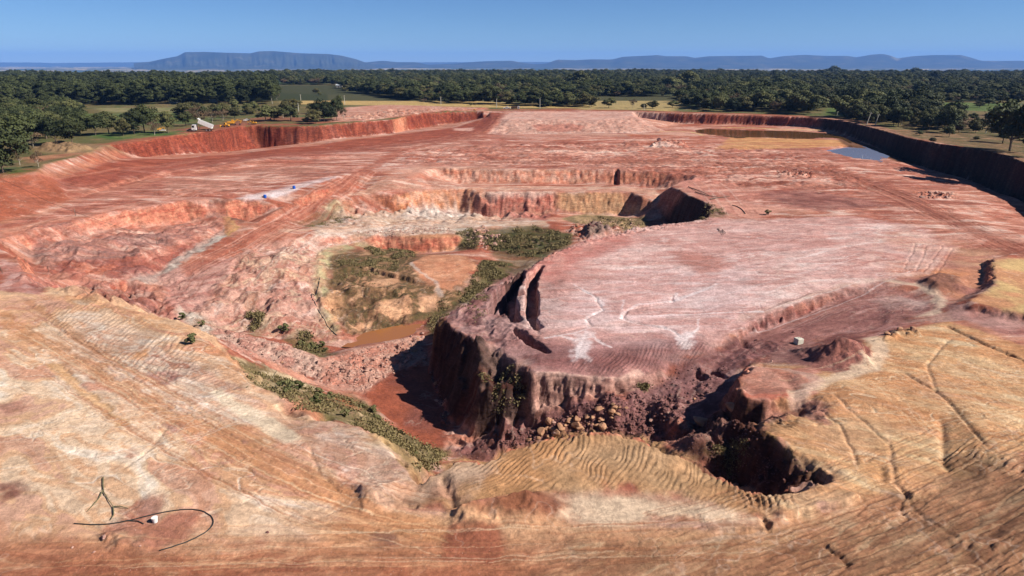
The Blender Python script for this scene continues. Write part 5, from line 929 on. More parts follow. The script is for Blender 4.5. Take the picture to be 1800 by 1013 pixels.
M = dict(white=paint_mat('white_paint', (232, 232, 228), .4, .05, 2, dust=(214, 190, 170)), yellow=paint_mat('yellow_paint', (222, 160, 30), .5, .1, 2, dust=DUST), rubber=paint_mat('tyre_rubber', (42, 40, 40), .9, .2, dust=DUST), glass=paint_mat('cab_glass', (24, 30, 36), .12, .1, spec=.6),
         dark=paint_mat('dark_steel', (58, 54, 52), .6, .2, dust=DUST), grey=paint_mat('grey_paint', (128, 132, 136), .45, .1, dust=DUST), red=paint_mat('red_paint', (176, 40, 30), .5, .1, dust=DUST), hose=paint_mat('black_hose', (44, 46, 44), .6, .2), wood=paint_mat('grey_wood', (150, 136, 116), .9, .2, 6),
         concrete=paint_mat('pale_concrete', (206, 200, 182), .9, .08, 5), blue=paint_mat('blue_plastic', (36, 92, 190), .5, .1), lamp=paint_mat('lamp_glass', (220, 214, 190), .2, .05), bark=paint_mat('bark', (112, 96, 80), .95, .25, 4), pbark=paint_mat('pale_bark', (176, 164, 144), .95, .2, 4),
         wall=paint_mat('house_wall', (216, 206, 190), .9, .08, 1.5), tile=paint_mat('clay_tile', (168, 92, 66), .85, .15, 3), metalroof=paint_mat('metal_roof', (190, 194, 196), .45, .08, 2), door=paint_mat('door_wood', (96, 66, 44), .8, .15), twig=paint_mat('dry_twigs', (122, 96, 76), .95, .2, 5), bark_d=paint_mat('dead_wood', (112, 104, 74), .95, .2, 8))
def leaf_mat(name, c1, c2):
    m, t, b = nodes(name); b.inputs['Roughness'].default_value = 0.7; b.inputs['Specular IOR Level'].default_value = 0.15
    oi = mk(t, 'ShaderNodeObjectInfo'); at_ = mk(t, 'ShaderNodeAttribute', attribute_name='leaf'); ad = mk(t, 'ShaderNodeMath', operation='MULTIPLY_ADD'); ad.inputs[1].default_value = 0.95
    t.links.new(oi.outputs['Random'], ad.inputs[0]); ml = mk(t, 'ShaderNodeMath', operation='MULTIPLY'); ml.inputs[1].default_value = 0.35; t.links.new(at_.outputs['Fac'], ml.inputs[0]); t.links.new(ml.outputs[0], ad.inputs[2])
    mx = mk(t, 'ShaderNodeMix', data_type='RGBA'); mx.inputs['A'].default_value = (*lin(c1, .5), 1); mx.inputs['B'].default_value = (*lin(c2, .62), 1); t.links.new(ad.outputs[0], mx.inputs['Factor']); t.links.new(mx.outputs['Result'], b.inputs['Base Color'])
    return m
LF = dict(dark=leaf_mat('dark_foliage', (38, 48, 26), (84, 90, 52)), mid=leaf_mat('green_foliage', (46, 58, 30), (112, 112, 68)), olive=leaf_mat('olive_foliage', (72, 72, 42), (110, 104, 64)), dry=leaf_mat('dry_foliage', (98, 78, 58), (128, 104, 78)), grass=leaf_mat('grass_blades', (84, 84, 48), (150, 132, 90)), shrub=leaf_mat('shrub_foliage', (84, 92, 50), (132, 126, 82)))
def leaf_mesh(name, P_, nrm, size, mat, rng):
    n = len(P_); a_ = np.cross(nrm, rng.normal(size=(n, 3))); a_ /= np.linalg.norm(a_, axis=1)[:, None] + 1e-9; b_ = np.cross(nrm, a_)
    s_ = (size * rng.uniform(.6, 1.3, n))[:, None]; a_ = a_ * s_; b_ = b_ * s_ * .75
    V = np.stack([P_ - a_ - b_ * .4, P_ - b_ * .9 + a_ * .2, P_ + a_ + b_ * .3, P_ + b_ - a_ * .3], 1).reshape(-1, 3)
    m_ = bpy.data.meshes.new(name); m_.vertices.add(4 * n); m_.vertices.foreach_set('co', V.astype(np.float32).ravel()); m_.loops.add(4 * n); m_.loops.foreach_set('vertex_index', np.arange(4 * n, dtype=np.int32))
    m_.polygons.add(n); m_.polygons.foreach_set('loop_start', np.arange(0, 4 * n, 4, dtype=np.int32)); m_.update()
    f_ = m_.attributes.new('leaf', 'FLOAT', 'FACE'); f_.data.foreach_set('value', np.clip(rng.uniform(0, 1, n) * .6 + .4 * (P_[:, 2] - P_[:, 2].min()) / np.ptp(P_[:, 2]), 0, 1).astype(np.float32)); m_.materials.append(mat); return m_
def crown_mesh(name, seed, h, rw, base, nb, nl, mat, lsz, flat=1.0):
    """clumps of leaf-sized faces spread through the crown (h height, rw radius, crown starts at base)"""
    g_ = np.random.default_rng(seed); cz, rz_ = (h + base) / 2, (h - base) / 2
    cc = []
    while len(cc) < nb:
        p = g_.uniform(-1, 1, 3)
        if .25 < np.linalg.norm(p) < .85: cc.append(p * np.array([rw, rw, rz_]) + np.array([0, 0, cz]))
    cc = np.array(cc); rr = g_.uniform(.28, .5, nb) * min(rw, rz_ * 1.2); k = g_.integers(0, nb, nl)
    d = g_.normal(size=(nl, 3)); d /= np.linalg.norm(d, axis=1)[:, None]; d[:, 2] = np.where(d[:, 2] < -.3, -d[:, 2], d[:, 2])
    P_ = cc[k] + d * (rr[k] * g_.uniform(.55, 1.08, nl))[:, None] * np.array([1, 1, .75 * flat]); nrm = d + .45 * g_.normal(size=(nl, 3)); nrm /= np.linalg.norm(nrm, axis=1)[:, None]
    return leaf_mesh(name, P_, nrm, lsz, mat, g_)
def trunk_obj(h, r, seed, mat, limbs=5, base=0.35, parent=None, spread=.25):
    g_ = random.Random(seed); b = MB(); top = Vector((g_.uniform(-.06, .06) * h, g_.uniform(-.06, .06) * h, h * .8))
    pts = [Vector((0, 0, -.4)), Vector((0, 0, 0)), top * .35 + Vector((g_.uniform(-.03, .03) * h, 0, 0)), top * .65, top]; b.tube(pts, [r * 1.4, r * 1.15, r * .85, r * .55, r * .15], 7)
    for i in range(limbs):
        t_ = g_.uniform(base, .75); s_ = top * t_; a_ = g_.uniform(0, 6.28); e_ = s_ + Vector((math.cos(a_) * spread * h, math.sin(a_) * spread * h, g_.uniform(.12, .25) * h)); b.tube([s_, (s_ + e_) / 2 + Vector((0, 0, -.02 * h)), e_], [r * .5, r * .35, r * .1], 5)
    return b.build('trunk', mat, parent)
# ---------------------------------------------------------------- trees: one of each kind, then copies
def tree_kind(name, seed, h, rw, base, nb, nl, leaf, lsz, bark='bark', r=None, limbs=5, flat=1.0, cname='crown'):
    t_ = empty(name, (0, 0, 0)); trunk_obj(h, r or h * .02, seed, M[bark], limbs, max(.2, base / h), t_)
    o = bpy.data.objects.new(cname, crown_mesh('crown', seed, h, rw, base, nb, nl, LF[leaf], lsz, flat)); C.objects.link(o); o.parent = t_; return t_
KINDS = dict(
 broad=[tree_kind('broadleaf_tree', 11 + i, 10, [5.2, 4.6, 5.8][i], [1.6, 2.2, 1.4][i], 24, 4600, ['dark', 'mid', 'dark'][i], .3) for i in range(3)],
 round=[tree_kind('broadleaf_tree', 31 + i, 8, 4.0, .8, 20, 3800, ['mid', 'olive'][i], .27) for i in range(2)],
 tall=[tree_kind('tall_tree', 51 + i, 20, [4.6, 5.2][i], [6, 5][i], 28, 4800, 'dark', .44, 'pbark', .28) for i in range(2)],
 bare=[tree_kind('bare_tree', 71, 8, 3.4, 2, 16, 1000, 'dry', .2, 'pbark', .14, 12)])
pick = {k: 0 for k in KINDS}
def pt_in(x, y, Q):
    c = False
    for k in range(len(Q)):
        ax, ay = Q[k]; bx, by = Q[(k + 1) % len(Q)]
        if (ay > y) != (by > y) and x < (bx - ax) * (y - ay) / (by - ay + 1e-12) + ax: c = not c
    return c
def gp(pts): return [P(a_, b_, 0)[:2] for a_, b_ in pts]
TREES = []   # x, y, kind, scale, group, label, category
def tree_at(px, py, hpx, kind, label, group=None, wide=None):
    x, y, z = at(px, py); h = hpx * mpp(x, y) * 1.05; H0 = dict(broad=10.5, round=8.5, tall=21, bare=9)[kind]; TREES.append([x, y, kind, h / H0, group, label, 'tree', wide])
for a_ in ((1775, 266, 84, 'broad', 'large dark tree on the right rim above the black quarry wall', None, 1.1), (1803, 276, 96, 'broad', 'big dark tree cut by the right edge of the photo', None, 1.0), (1762, 252, 40, 'round', 'smaller dark tree left of the large one on the right rim', None, 1.0),
           (6, 304, 74, 'broad', 'dark tree on the green patch at the left edge, nearest on the left rim', None, 1.1), (35, 291, 40, 'bare', 'thin sparse tree leaning over the red ledge on the far left', None, .8), (68, 294, 34, 'bare', 'bare leaning tree on the red ledge at left', None, .8),
           (100, 254, 46, 'broad', 'dark tree beside the tan earth heap on the left rim', None, 1.2), (128, 258, 44, 'broad', 'bushy dark tree right behind the tan earth heap', None, 1.1), (60, 262, 34, 'bare', 'grey leafless tree left of the tan earth heap', None, 1.3),
           (20, 268, 60, 'broad', 'dense dark tree at far left behind the edge tree', None, 1.2), (52, 250, 50, 'broad', 'dark tree behind the grey leafless tree at left', None, 1.2), (82, 244, 46, 'broad', 'dark tree in the clump left of the grass clearing', None, 1.2),
           (142, 238, 40, 'broad', 'first dark tree of the row above the red wall', 'row of trees above the left red wall', 1.1), (168, 238, 36, 'broad', 'second dark tree of the row, casting shadow on grass', 'row of trees above the left red wall', 1.2), (192, 236, 38, 'broad', 'third tree of the row above the red wall, with a spreading crown', 'row of trees above the left red wall', 1.2),
           (217, 239, 32, 'round', 'low tree in the row between two taller ones, trunk over its shadow', 'row of trees above the left red wall', .9), (236, 236, 40, 'broad', 'tree of the row just left of the tallest crown', 'row of trees above the left red wall', 1.0), (254, 233, 46, 'broad', 'tallest tree of the row above the red wall', 'row of trees above the left red wall', 1.1),
           (272, 238, 30, 'bare', 'thin half bare tree in front of the yellow machine', 'row of trees above the left red wall', .9), (296, 234, 36, 'broad', 'last dark tree of the row, left of the white dump truck', 'row of trees above the left red wall', 1.1),
           (327, 222, 26, 'round', 'small dark tree just behind the white dump truck', None, 1.1), (352, 219, 28, 'bare', 'leafless brown tree behind the raised truck bed', None, 1.4), (374, 216, 26, 'bare', 'brown bare tree between dump truck and yellow machines', None, 1.3), (412, 208, 20, 'round', 'bush behind the yellow machines', None, 1.2), (392, 212, 22, 'bare', 'dry tree behind the yellow machines', None, 1.4),
           (468, 213, 28, 'round', 'low spreading tree beside the small red machine', None, 1.4), (482, 212, 26, 'round', 'dark spreading tree right of the small red machine', None, 1.3), (511, 213, 27, 'round', 'round dark bushy tree between two clumps on the rim', None, 1.3), (498, 208, 20, 'bare', 'bare pinkish tree between two bushy trees on the rim', None, 1),
           (556, 218, 26, 'round', 'low dark bushy tree at the left foot of the rim clump', None, 1.2), (570, 214, 36, 'broad', 'main round green tree of the clump above the red wall', None, 1.1), (592, 211, 40, 'broad', 'tallest narrow tree of the clump beside the pink ground', None, .7), (582, 212, 24, 'round', 'dark tree between the two taller ones in the rim clump', None, 1.3), (604, 212, 26, 'bare', 'thin bare tree at right of the rim clump by pink ground', None, .7), (540, 217, 12, 'round', 'small bush on the rim edge left of the clump', None, 1.4),
           (1070, 190, 18, 'round', 'round green tree in front of the dry field beyond the pit', None, 1.4), (1112, 190, 18, 'bare', 'thin leafless tree in front of the dry field', None, 1), (1147, 191, 14, 'round', 'dark shrub by the dry field, left of its right edge', None, 1.6), (1040, 188, 10, 'round', 'small shrub at the left foot of the dry field', None, 1.8), (1132, 191, 9, 'round', 'low shrub beside the dark shrub by the dry field', None, 1.6), (1182, 189, 12, 'round', 'low shrub at the right end of the dry field', None, 1.6),
           (745, 182, 10, 'bare', 'small dry tree standing in the tan field behind the rim', None, 1.4), (555, 164, 9, 'round', 'lone bush at left in the tan field', None, 1.6), (562, 168, 7, 'round', 'small bush before the lone bush in the tan field', None, 1.4), (828, 186, 6, 'round', 'tiny bush on the far rim above the dark corner', None, 1.2), (487, 176, 14, 'bare', 'bare tree at the left end of the tan field', None, 1.2),
           (1737, 186, 14, 'round', 'broad dark tree standing in the green pasture on the right', None, 2.2), (1722, 189, 11, 'round', 'low tree in the green pasture left of the broad one', None, 1.8), (1742, 226, 18, 'round', 'grey green bush by the leaning pole on the right', None, 1.2), (1695, 215, 10, 'bare', 'dry bush on the brown scrub at right', None, 1.8), (1640, 250, 9, 'round', 'small dark bush on the sandy strip above the black wall', None, 1.6), (1616, 238, 9, 'round', 'low bush behind the rim of the black wall', None, 1.8), (1715, 246, 7, 'round', 'small shrub on the pinkish verge, right of the dark bush', None, 1.8)):
    tree_at(*a_)
rg = np.random.default_rng(3)
WOODS = [ # polygon on the ground, kinds, scale, group, label, category
 ([(655, 166), (690, 173), (740, 178), (790, 182), (860, 184), (960, 191), (1034, 191), (1036, 170), (1195, 171), (1192, 184), (1240, 196), (1350, 199), (1430, 203), (1445, 190), (1500, 190), (1505, 204), (1450, 206), (1530, 218), (1610, 226), (1690, 236), (1680, 212), (1640, 197), (1648, 180), (1800, 178), (1990, 180), (2000, 128), (1400, 129), (1000, 127), (640, 129), (480, 132), (500, 150), (600, 150), (610, 162)], ['broad', 'round', 'broad', 'round', 'broad', 'round', 'bare', 'bare'], 1.0, 'trees of the woodland behind the quarry', 'bushy green tree of the dense woodland behind the far rim', 0.9),
 ([(120, 184), (220, 184), (380, 183), (480, 184), (492, 172), (480, 150), (500, 133), (60, 132), (0, 122), (-200, 122), (-200, 200), (0, 200), (60, 190)], ['tall', 'tall', 'tall', 'broad'], .66, 'trees of the tall wood on the left', 'tall slender dark tree of the wood behind the left clearing', 1.0),
 ([(-200, 330), (-20, 292), (30, 262), (60, 246), (130, 230), (150, 215), (130, 196), (0, 196), (-300, 230)], ['broad', 'broad', 'round', 'bare', 'broad'], .85, 'trees of the grove at the left edge', 'dark tree of the crowded grove at the left edge', 1.0),
 ([(300, 215), (340, 196), (480, 190), (560, 192), (580, 200), (480, 205), (420, 206), (360, 212)], ['bare', 'round'], .7, 'scrubby trees behind the machines', 'scrubby brownish tree behind the yellow machines', .25),
 ([(1660, 240), (1760, 238), (1900, 265), (1900, 190), (1770, 200), (1680, 215)], ['round', 'bare', 'round'], .6, 'bushes of the brown scrub at right', 'low bush of the brown scrub behind the right rim', .5)]
FARP = []
for poly, kinds, sc_, grp, lab, dens in WOODS:
    Q = gp(poly); xs = [q_[0] for q_ in Q]; yy = [q_[1] for q_ in Q]
    bands = [(0, 420, 7.0), (420, 900, 8.2), (900, 1600, 12), (1600, 5200, 17)]
    for y0, y1, st_ in bands:
        y0, y1 = max(y0, min(yy)), min(y1, max(yy))
        if y1 <= y0: continue
        x0, x1 = max(min(xs), -.95 * y1), min(max(xs), .95 * y1); nx_, ny_ = int((x1 - x0) / st_) + 1, int((y1 - y0) / st_) + 1
        for j in range(ny_):
            for i in range(nx_):
                if rg.random() > dens: continue
                x = x0 + (i + rg.uniform(-.1, 1.1)) * st_; y = y0 + (j + rg.uniform(-.1, 1.1)) * st_
                if abs(x) > .95 * y or not pt_in(x, y, Q): continue
                kd = kinds[int(rg.integers(0, len(kinds)))]
                if dens > .8 and float(vnoise(np.array([x / 90]), np.array([y / 45]), 9)[0]) > .62: continue
                s_ = sc_ * rg.uniform(.75, 1.3) * (1.0 if y < 900 else 1.0 if y < 1600 else 1.15) * (1 + .25 * float(vnoise(np.array([x / 60]), np.array([y / 60]), 7)[0]))
                if kd == 'tall' and y > 1500: kd = 'broad'; s_ *= 1.1
                if kd == 'bare' and rg.random() < .5: kd = 'round'
                if rg.random() < .004 and y > 500 and x > 0: s_ *= 1.5
                FARP.append((x, y, kd, s_, grp, lab))
# the nearest ones in view are things of their own, the rest of each wood is one mass
front = sorted([t_ for t_ in FARP if t_[2] == 'tall' and abs(t_[0]) < .8 * t_[1]], key=lambda t_: t_[1] - .25 * t_[0])[:36]; fs = set(id(t_) for t_ in front)
for t_ in front: TREES.append([t_[0], t_[1], t_[2], t_[3], t_[4], t_[5], 'tree', None])
FARP = [t_ for t_ in FARP if id(t_) not in fs]
FARP.sort(key=lambda t_: math.hypot(t_[0], t_[1]) + (0 if abs(t_[0]) < .8 * t_[1] else 1e5))
hid = []
for t_ in FARP[:205]: TREES.append([t_[0], t_[1], t_[2], t_[3], t_[4], t_[5], 'tree', None])
REST = FARP[205:]
for x, y, kd, s_, grp, lab, cat, wide in TREES:
    k = pick[kd] % len(KINDS[kd]); first = pick[kd] < len(KINDS[kd]); pick[kd] += 1
    w_ = wide or 1.0; loc = (x, y, gz(x, y) - .1); rz = rg.uniform(0, 6.28); o = KINDS[kd][k]
    if first: o.location = loc; o.rotation_euler = (0, 0, rz); o.scale = (s_ * w_, s_ * w_, s_)
    else: o = dup(o, loc, rz, (s_ * w_, s_ * w_, s_))
    for kk in ('group',):
        if kk in o: del o[kk]
    tag(o, lab, cat, grp); o.name = {'broad': 'broadleaf_tree', 'round': 'broadleaf_tree', 'tall': 'tall_tree', 'bare': 'bare_tree'}[kd]
def woodland(name, items, meshes, label):
    me_ = bpy.data.meshes.new(name); n = len(items); g_ = np.random.default_rng(5)
    me_.vertices.add(n); me_.vertices.foreach_set('co', np.array([(t_[0], t_[1], 0) for t_ in items], np.float32).ravel())
    co = np.array([(t_[0], t_[1]) for t_ in items]); zz = np.where(co[:, 1] < 520, 0, 0) + far_h(co[:, 0], co[:, 1]); me_.vertices.foreach_set('co', np.stack([co[:, 0], co[:, 1], zz - .3], -1).astype(np.float32).ravel())
    a_ = me_.attributes.new('size', 'FLOAT_VECTOR', 'POINT'); s_ = np.array([t_[3] for t_ in items]); w_ = s_ * g_.uniform(1.0, 1.75, n); a_.data.foreach_set('vector', np.stack([w_, w_, s_], -1).astype(np.float32).ravel())
    a_ = me_.attributes.new('turn', 'FLOAT_VECTOR', 'POINT'); a_.data.foreach_set('vector', np.stack([np.zeros(n), np.zeros(n), g_.uniform(0, 6.28, n)], -1).astype(np.float32).ravel())
    a_ = me_.attributes.new('kind', 'INT', 'POINT'); a_.data.foreach_set('value', np.array([meshes[0][t_[2]][int(g_.integers(0, len(meshes[0][t_[2]])))] for t_ in items], np.int32))
    o = bpy.data.objects.new(name, me_); C.objects.link(o); ng = bpy.data.node_groups.new(name, 'GeometryNodeTree'); ng.interface.new_socket('Geometry', in_out='INPUT', socket_type='NodeSocketGeometry'); ng.interface.new_socket('Geometry', in_out='OUTPUT', socket_type='NodeSocketGeometry')
    N_ = ng.nodes; gi = N_.new('NodeGroupInput'); go_ = N_.new('NodeGroupOutput'); ip = N_.new('GeometryNodeInstanceOnPoints'); gt = N_.new('GeometryNodeGeometryToInstance')
    for ob in reversed(meshes[1]):
        oi = N_.new('GeometryNodeObjectInfo'); oi.transform_space = 'ORIGINAL'; oi.inputs['Object'].default_value = ob; oi.inputs['As Instance'].default_value = True; ng.links.new(oi.outputs['Geometry'], gt.inputs[0])
    for nm, sk, ty in (('size', 'Scale', 'FLOAT_VECTOR'), ('turn', 'Rotation', 'FLOAT_VECTOR'), ('kind', 'Instance Index', 'INT')):
        na = N_.new('GeometryNodeInputNamedAttribute'); na.data_type = ty; na.inputs['Name'].default_value = nm; ng.links.new(na.outputs['Attribute'], ip.inputs[sk])
    ip.inputs['Pick Instance'].default_value = True; ng.links.new(gi.outputs[0], ip.inputs['Points']); ng.links.new(gt.outputs[0], ip.inputs['Instance']); ng.links.new(ip.outputs[0], go_.inputs[0])
    md = o.modifiers.new('spread', 'NODES'); md.node_group = ng; tag(o, label, 'woodland', kind='stuff'); return o
crowns = []; kidx = {}
for kd, lst in KINDS.items():
    kidx[kd] = []
    for t_ in lst:
        c = [ch for ch in t_.children if ch.name.startswith('crown')][0]; kidx[kd].append(len(crowns)); crowns.append(c)
woodland('woodland', REST, (kidx, crowns), 'dark green woodland reaching from behind the quarry to the plain')
print('trees', len(TREES), len(REST), time.time() - T0)
# ---------------------------------------------------------------- horizon ranges
def hill_mat():
    m, t, b = nodes('wooded_hills'); b.inputs['Roughness'].default_value = 1; tc = mk(t, 'ShaderNodeTexCoord'); n = mk(t, 'ShaderNodeTexNoise'); n.inputs['Scale'].default_value = .0022; n.inputs['Detail'].default_value = 8; t.links.new(tc.outputs['Object'], n.inputs['Vector'])
    r = mk(t, 'ShaderNodeValToRGB'); r.color_ramp.elements[0].position = .35; r.color_ramp.elements[0].color = (*lin((50, 58, 38), .4), 1); r.color_ramp.elements[1].position = .62; r.color_ramp.elements[1].color = (*lin((84, 84, 56), .45), 1); e_ = r.color_ramp.elements.new(.8); e_.color = (*lin((150, 136, 104), .5), 1)
    t.links.new(n.outputs['Fac'], r.inputs['Fac']); t.links.new(r.outputs['Color'], b.inputs['Base Color']); return m
HM = hill_mat()
def hills(name, sky_, Y, depth, seed, zb=-78):
    xs = np.array([p[0] for p in sky_], float); yy = np.array([p[1] for p in sky_], float); n = 260; pxs = np.linspace(xs[0], xs[-1], n); pys = np.interp(pxs, xs, yy)
    v = []; rows = 22; gn = np.clip(.5 + 1.2 * fbm(np.tile(np.arange(n), rows) * 1.0, np.repeat(np.arange(rows), n) * .5, 7.0, 4, seed * 10), 0, 1)
    for j in range(rows):
        t_ = j / (rows - 1) * 1.5
        for i in range(n):
            dx, dy, dz = ray(pxs[i], pys[i]); X = dx / dy * Y; top = CZ + dz / dy * Y - zb
            yo = (t_ - 1) * depth; prof = (t_ ** 1.6 if t_ <= 1 else max(0, 1 - ((t_ - 1) * 2) ** 1.5)); gul = 1 - .5 * gn[j * n + i] * (4 * t_ * (1 - t_) if t_ < 1 else 0)
            v.append((X * (1 + yo / Y), Y + yo, zb - (4 if j in (0, rows - 1) else 0) + max(0, top) * prof * gul))
    f = [(j * n + i, j * n + i + 1, (j + 1) * n + i + 1, (j + 1) * n + i) for j in range(rows - 1) for i in range(n - 1)]
    o = MB().add(v, f).build(name, HM, smooth_=True); o['kind'] = 'structure'; return o
hills('hills', [(235, 111), (262, 109), (290, 103), (312, 99), (325, 92), (360, 91.5), (400, 93), (440, 94), (455, 90.5), (480, 90), (530, 94), (575, 95), (600, 98), (625, 104), (645, 111), (660, 114)], 15500, 2600, 1)
hills('hills', [(560, 114), (640, 110), (672, 107), (700, 109.5), (730, 109.5), (752, 114), (800, 112), (840, 108.5), (870, 107.5), (900, 107), (920, 111), (940, 113), (960, 112), (980, 105), (1010, 106), (1040, 104.5), (1075, 105), (1095, 100), (1140, 98), (1155, 97), (1170, 99), (1205, 99), (1222, 102), (1245, 99), (1300, 98.5), (1340, 98), (1352, 103), (1375, 99), (1415, 96.5), (1450, 98.5), (1490, 98.5), (1505, 101), (1530, 96.5), (1552, 95), (1565, 98), (1578, 103), (1590, 101), (1605, 99), (1640, 97), (1690, 97), (1705, 101), (1725, 107), (1760, 107.5), (1790, 107), (1900, 110), (2000, 112)], 17500, 2600, 2)
hills('hills', [(-400, 109), (-100, 109.5), (0, 110), (60, 110), (90, 111), (200, 110), (300, 109), (500, 109), (700, 110), (900, 109), (1200, 110), (1500, 109), (1800, 108), (2200, 110)], 27000, 2500, 3)
# ---------------------------------------------------------------- water
def water_mat(name, c, rough):
    m, t, b = nodes(name); b.inputs['Base Color'].default_value = (*lin(c, .55), 1); b.inputs['Roughness'].default_value = rough; b.inputs['Specular IOR Level'].default_value = .5; b.inputs['IOR'].default_value = 1.33
    tc = mk(t, 'ShaderNodeTexCoord'); n = mk(t, 'ShaderNodeTexNoise'); n.inputs['Scale'].default_value = 1.5; n.inputs['Detail'].default_value = 3; t.links.new(tc.outputs['Object'], n.inputs['Vector']); bp = mk(t, 'ShaderNodeBump'); bp.inputs['Strength'].default_value = .04; bp.inputs['Distance'].default_value = .02; t.links.new(n.outputs['Fac'], bp.inputs['Height']); t.links.new(bp.outputs[0], b.inputs['Normal']); return m
def water(name, pts, z, mat):
    Q = [P(a_, b_, z) for a_, b_ in pts]; o = MB().add([tuple(q_) for q_ in Q], [tuple(range(len(Q)))]).build(name, mat); o['kind'] = 'structure'; return o
water('pond', [(1222, 229), (1250, 226), (1436, 230), (1475, 238), (1492, 246), (1500, 251), (1470, 251), (1290, 250), (1230, 243)], -6.52, water_mat('muddy_water', (112, 82, 44), .08))
water('puddle', [(1440, 264), (1460, 256), (1490, 252), (1525, 259), (1564, 275), (1550, 285), (1500, 281), (1465, 272)], -7.14, water_mat('sky_tinted_water', (150, 162, 196), .05))  # pale clay water, its blue the sky's reflection put into the base colour
water('pit_pool', [(690, 606), (640, 612), (600, 610), (640, 585), (700, 572), (760, 560), (765, 572), (740, 592)], -23.55, water_mat('orange_water', (176, 112, 60), .2))
# ---------------------------------------------------------------- vehicles (x forward)
def wheels(par, xs_, y_, r, w_=.35):
    for x in xs_:
        for s_ in (-1, 1):
            wh = empty('wheel', (x, s_ * y_, r)); wh.parent = par; wh.empty_display_size = .1
            MB().wheel((0, 0, 0), r, w_).build('tyre', M['rubber'], wh, smooth_=False); MB().wheel((0, s_ * .03, 0), r * .55, w_).build('rim', M['grey'], wh)
def dump_truck(name, loc, rz, s, bedc, cabc, tilt):
    t_ = empty(name, loc, rz, s); MB().box((-.8, 0, .85), (8.4, 1.0, .35)).build('chassis', M['dark'], t_); MB().prism([(2.2, .7), (4.2, .7), (4.25, 1.7), (4.0, 2.9), (3.8, 3.1), (2.2, 3.1)], -1.2, 1.2).build('cab', cabc, t_, .05)
    MB().prism([(4.252, 1.75), (4.262, 1.75), (4.03, 2.8), (4.02, 2.8)], -1.05, 1.05).build('windscreen', M['glass'], t_)
    for s_ in (-1, 1): MB().prism([(3.0, 1.8), (4.05, 1.8), (3.9, 2.75), (3.0, 2.75)], s_ * 1.2, s_ * 1.215).build('side_window', M['glass'], t_); MB().box((4.27, s_ * .9, 1.05), (.06, .35, .22)).build('headlight', M['lamp'], t_)
    MB().box((4.3, 0, .75), (.25, 2.4, .35)).build('bumper', M['dark'], t_); wheels(t_, (3.3, -2.0, -3.4), 1.05, .52)
    bd = MB(); L_, W_, H_ = 6.2, 2.4, 1.5; bd.box((L_ / 2, 0, .06), (L_, W_, .12)); [bd.box((L_ / 2, s_ * (W_ / 2 - .04), H_ / 2 + .12), (L_, .08, H_)) for s_ in (-1, 1)]; bd.box((L_ - .04, 0, H_ / 2 + .22), (.08, W_ - .17, H_ + .2)); bd.box((L_ + .35, 0, H_ + .3), (.8, W_, .08))
    [bd.box((.6 + k * 1.2, s_ * (W_ / 2 + .03), H_ / 2 + .12), (.1, .06, H_)) for k in range(5) for s_ in (-1, 1)]; b_ = bd.build('tipper_bed', bedc, t_); b_.location = (-4.3, 0, 1.25); b_.rotation_euler = (0, -tilt, 0)
    if tilt > .1: MB().tube([(1.2, 0, 1.0), (1.2 - 1.6 * math.sin(tilt), 0, 1.1 + 5.0 * math.sin(tilt))], [.12, .08]).build('lift_ram', M['grey'], t_)
    return t_
x, y, z = at(356, 231); sT = 35 * mpp(x, y) / 9.0
d1 = dump_truck('dump_truck', (x, y, z), math.radians(188), sT, M['white'], M['white'], math.radians(24)); tag(d1, 'white dump truck on the left rim with its bed raised', 'dump truck')
x, y, z = at(906, 192.5); tag(dump_truck('dump_truck', (x, y, z), math.radians(-6), 15 * mpp(x, y) / 8.8, M['dark'], M['white'], 0.03), 'small distant dump truck with dark bed and white cab at the ramp top', 'dump truck')
def pickup(loc, rz, s, c):
    t_ = empty('pickup_truck', loc, rz, s); MB().prism([(-2.6, .45), (2.55, .45), (2.65, .8), (2.55, 1.05), (1.3, 1.15), (-2.6, 1.15)], -.92, .92).build('body', c, t_, .05); MB().prism([(1.25, 1.12), (.65, 1.75), (-.75, 1.78), (-.95, 1.12)], -.8, .8).build('cabin', c, t_, .04)
    for s_ in (-1, 1): MB().prism([(1.0, 1.2), (.6, 1.66), (-.65, 1.68), (-.75, 1.2)], s_ * .8, s_ * .812).build('side_window', M['glass'], t_); MB().box((2.6, s_ * .7, .85), (.08, .3, .18)).build('headlight', M['lamp'], t_)
    MB().prism([(1.27, 1.17), (1.28, 1.18), (.7, 1.73), (.69, 1.72)], -.7, .7).build('windscreen', M['glass'], t_); MB().box((-1.75, 0, 1.165), (1.5, 1.5, .03)).build('load_bed', M['dark'], t_); wheels(t_, (1.65, -1.6), .82, .38, .24); return t_
for px, py, wpx, rz, c, lab in ((891, 192, 11.5, 175, 'white', 'tiny white pickup left of the distant dump truck'), (334, 230.5, 10, 190, 'grey', 'grey pickup parked in front of the white dump truck'), (434, 213, 10, 20, 'white', 'white pickup behind the yellow machines'), (286, 231, 9, 10, 'white', 'white pickup half hidden behind the tree row')):
    x, y, z = at(px, py); tag(pickup((x, y, z), math.radians(rz), wpx * mpp(x, y) / 5.2 * 1.1, M[c]), lab, 'pickup')
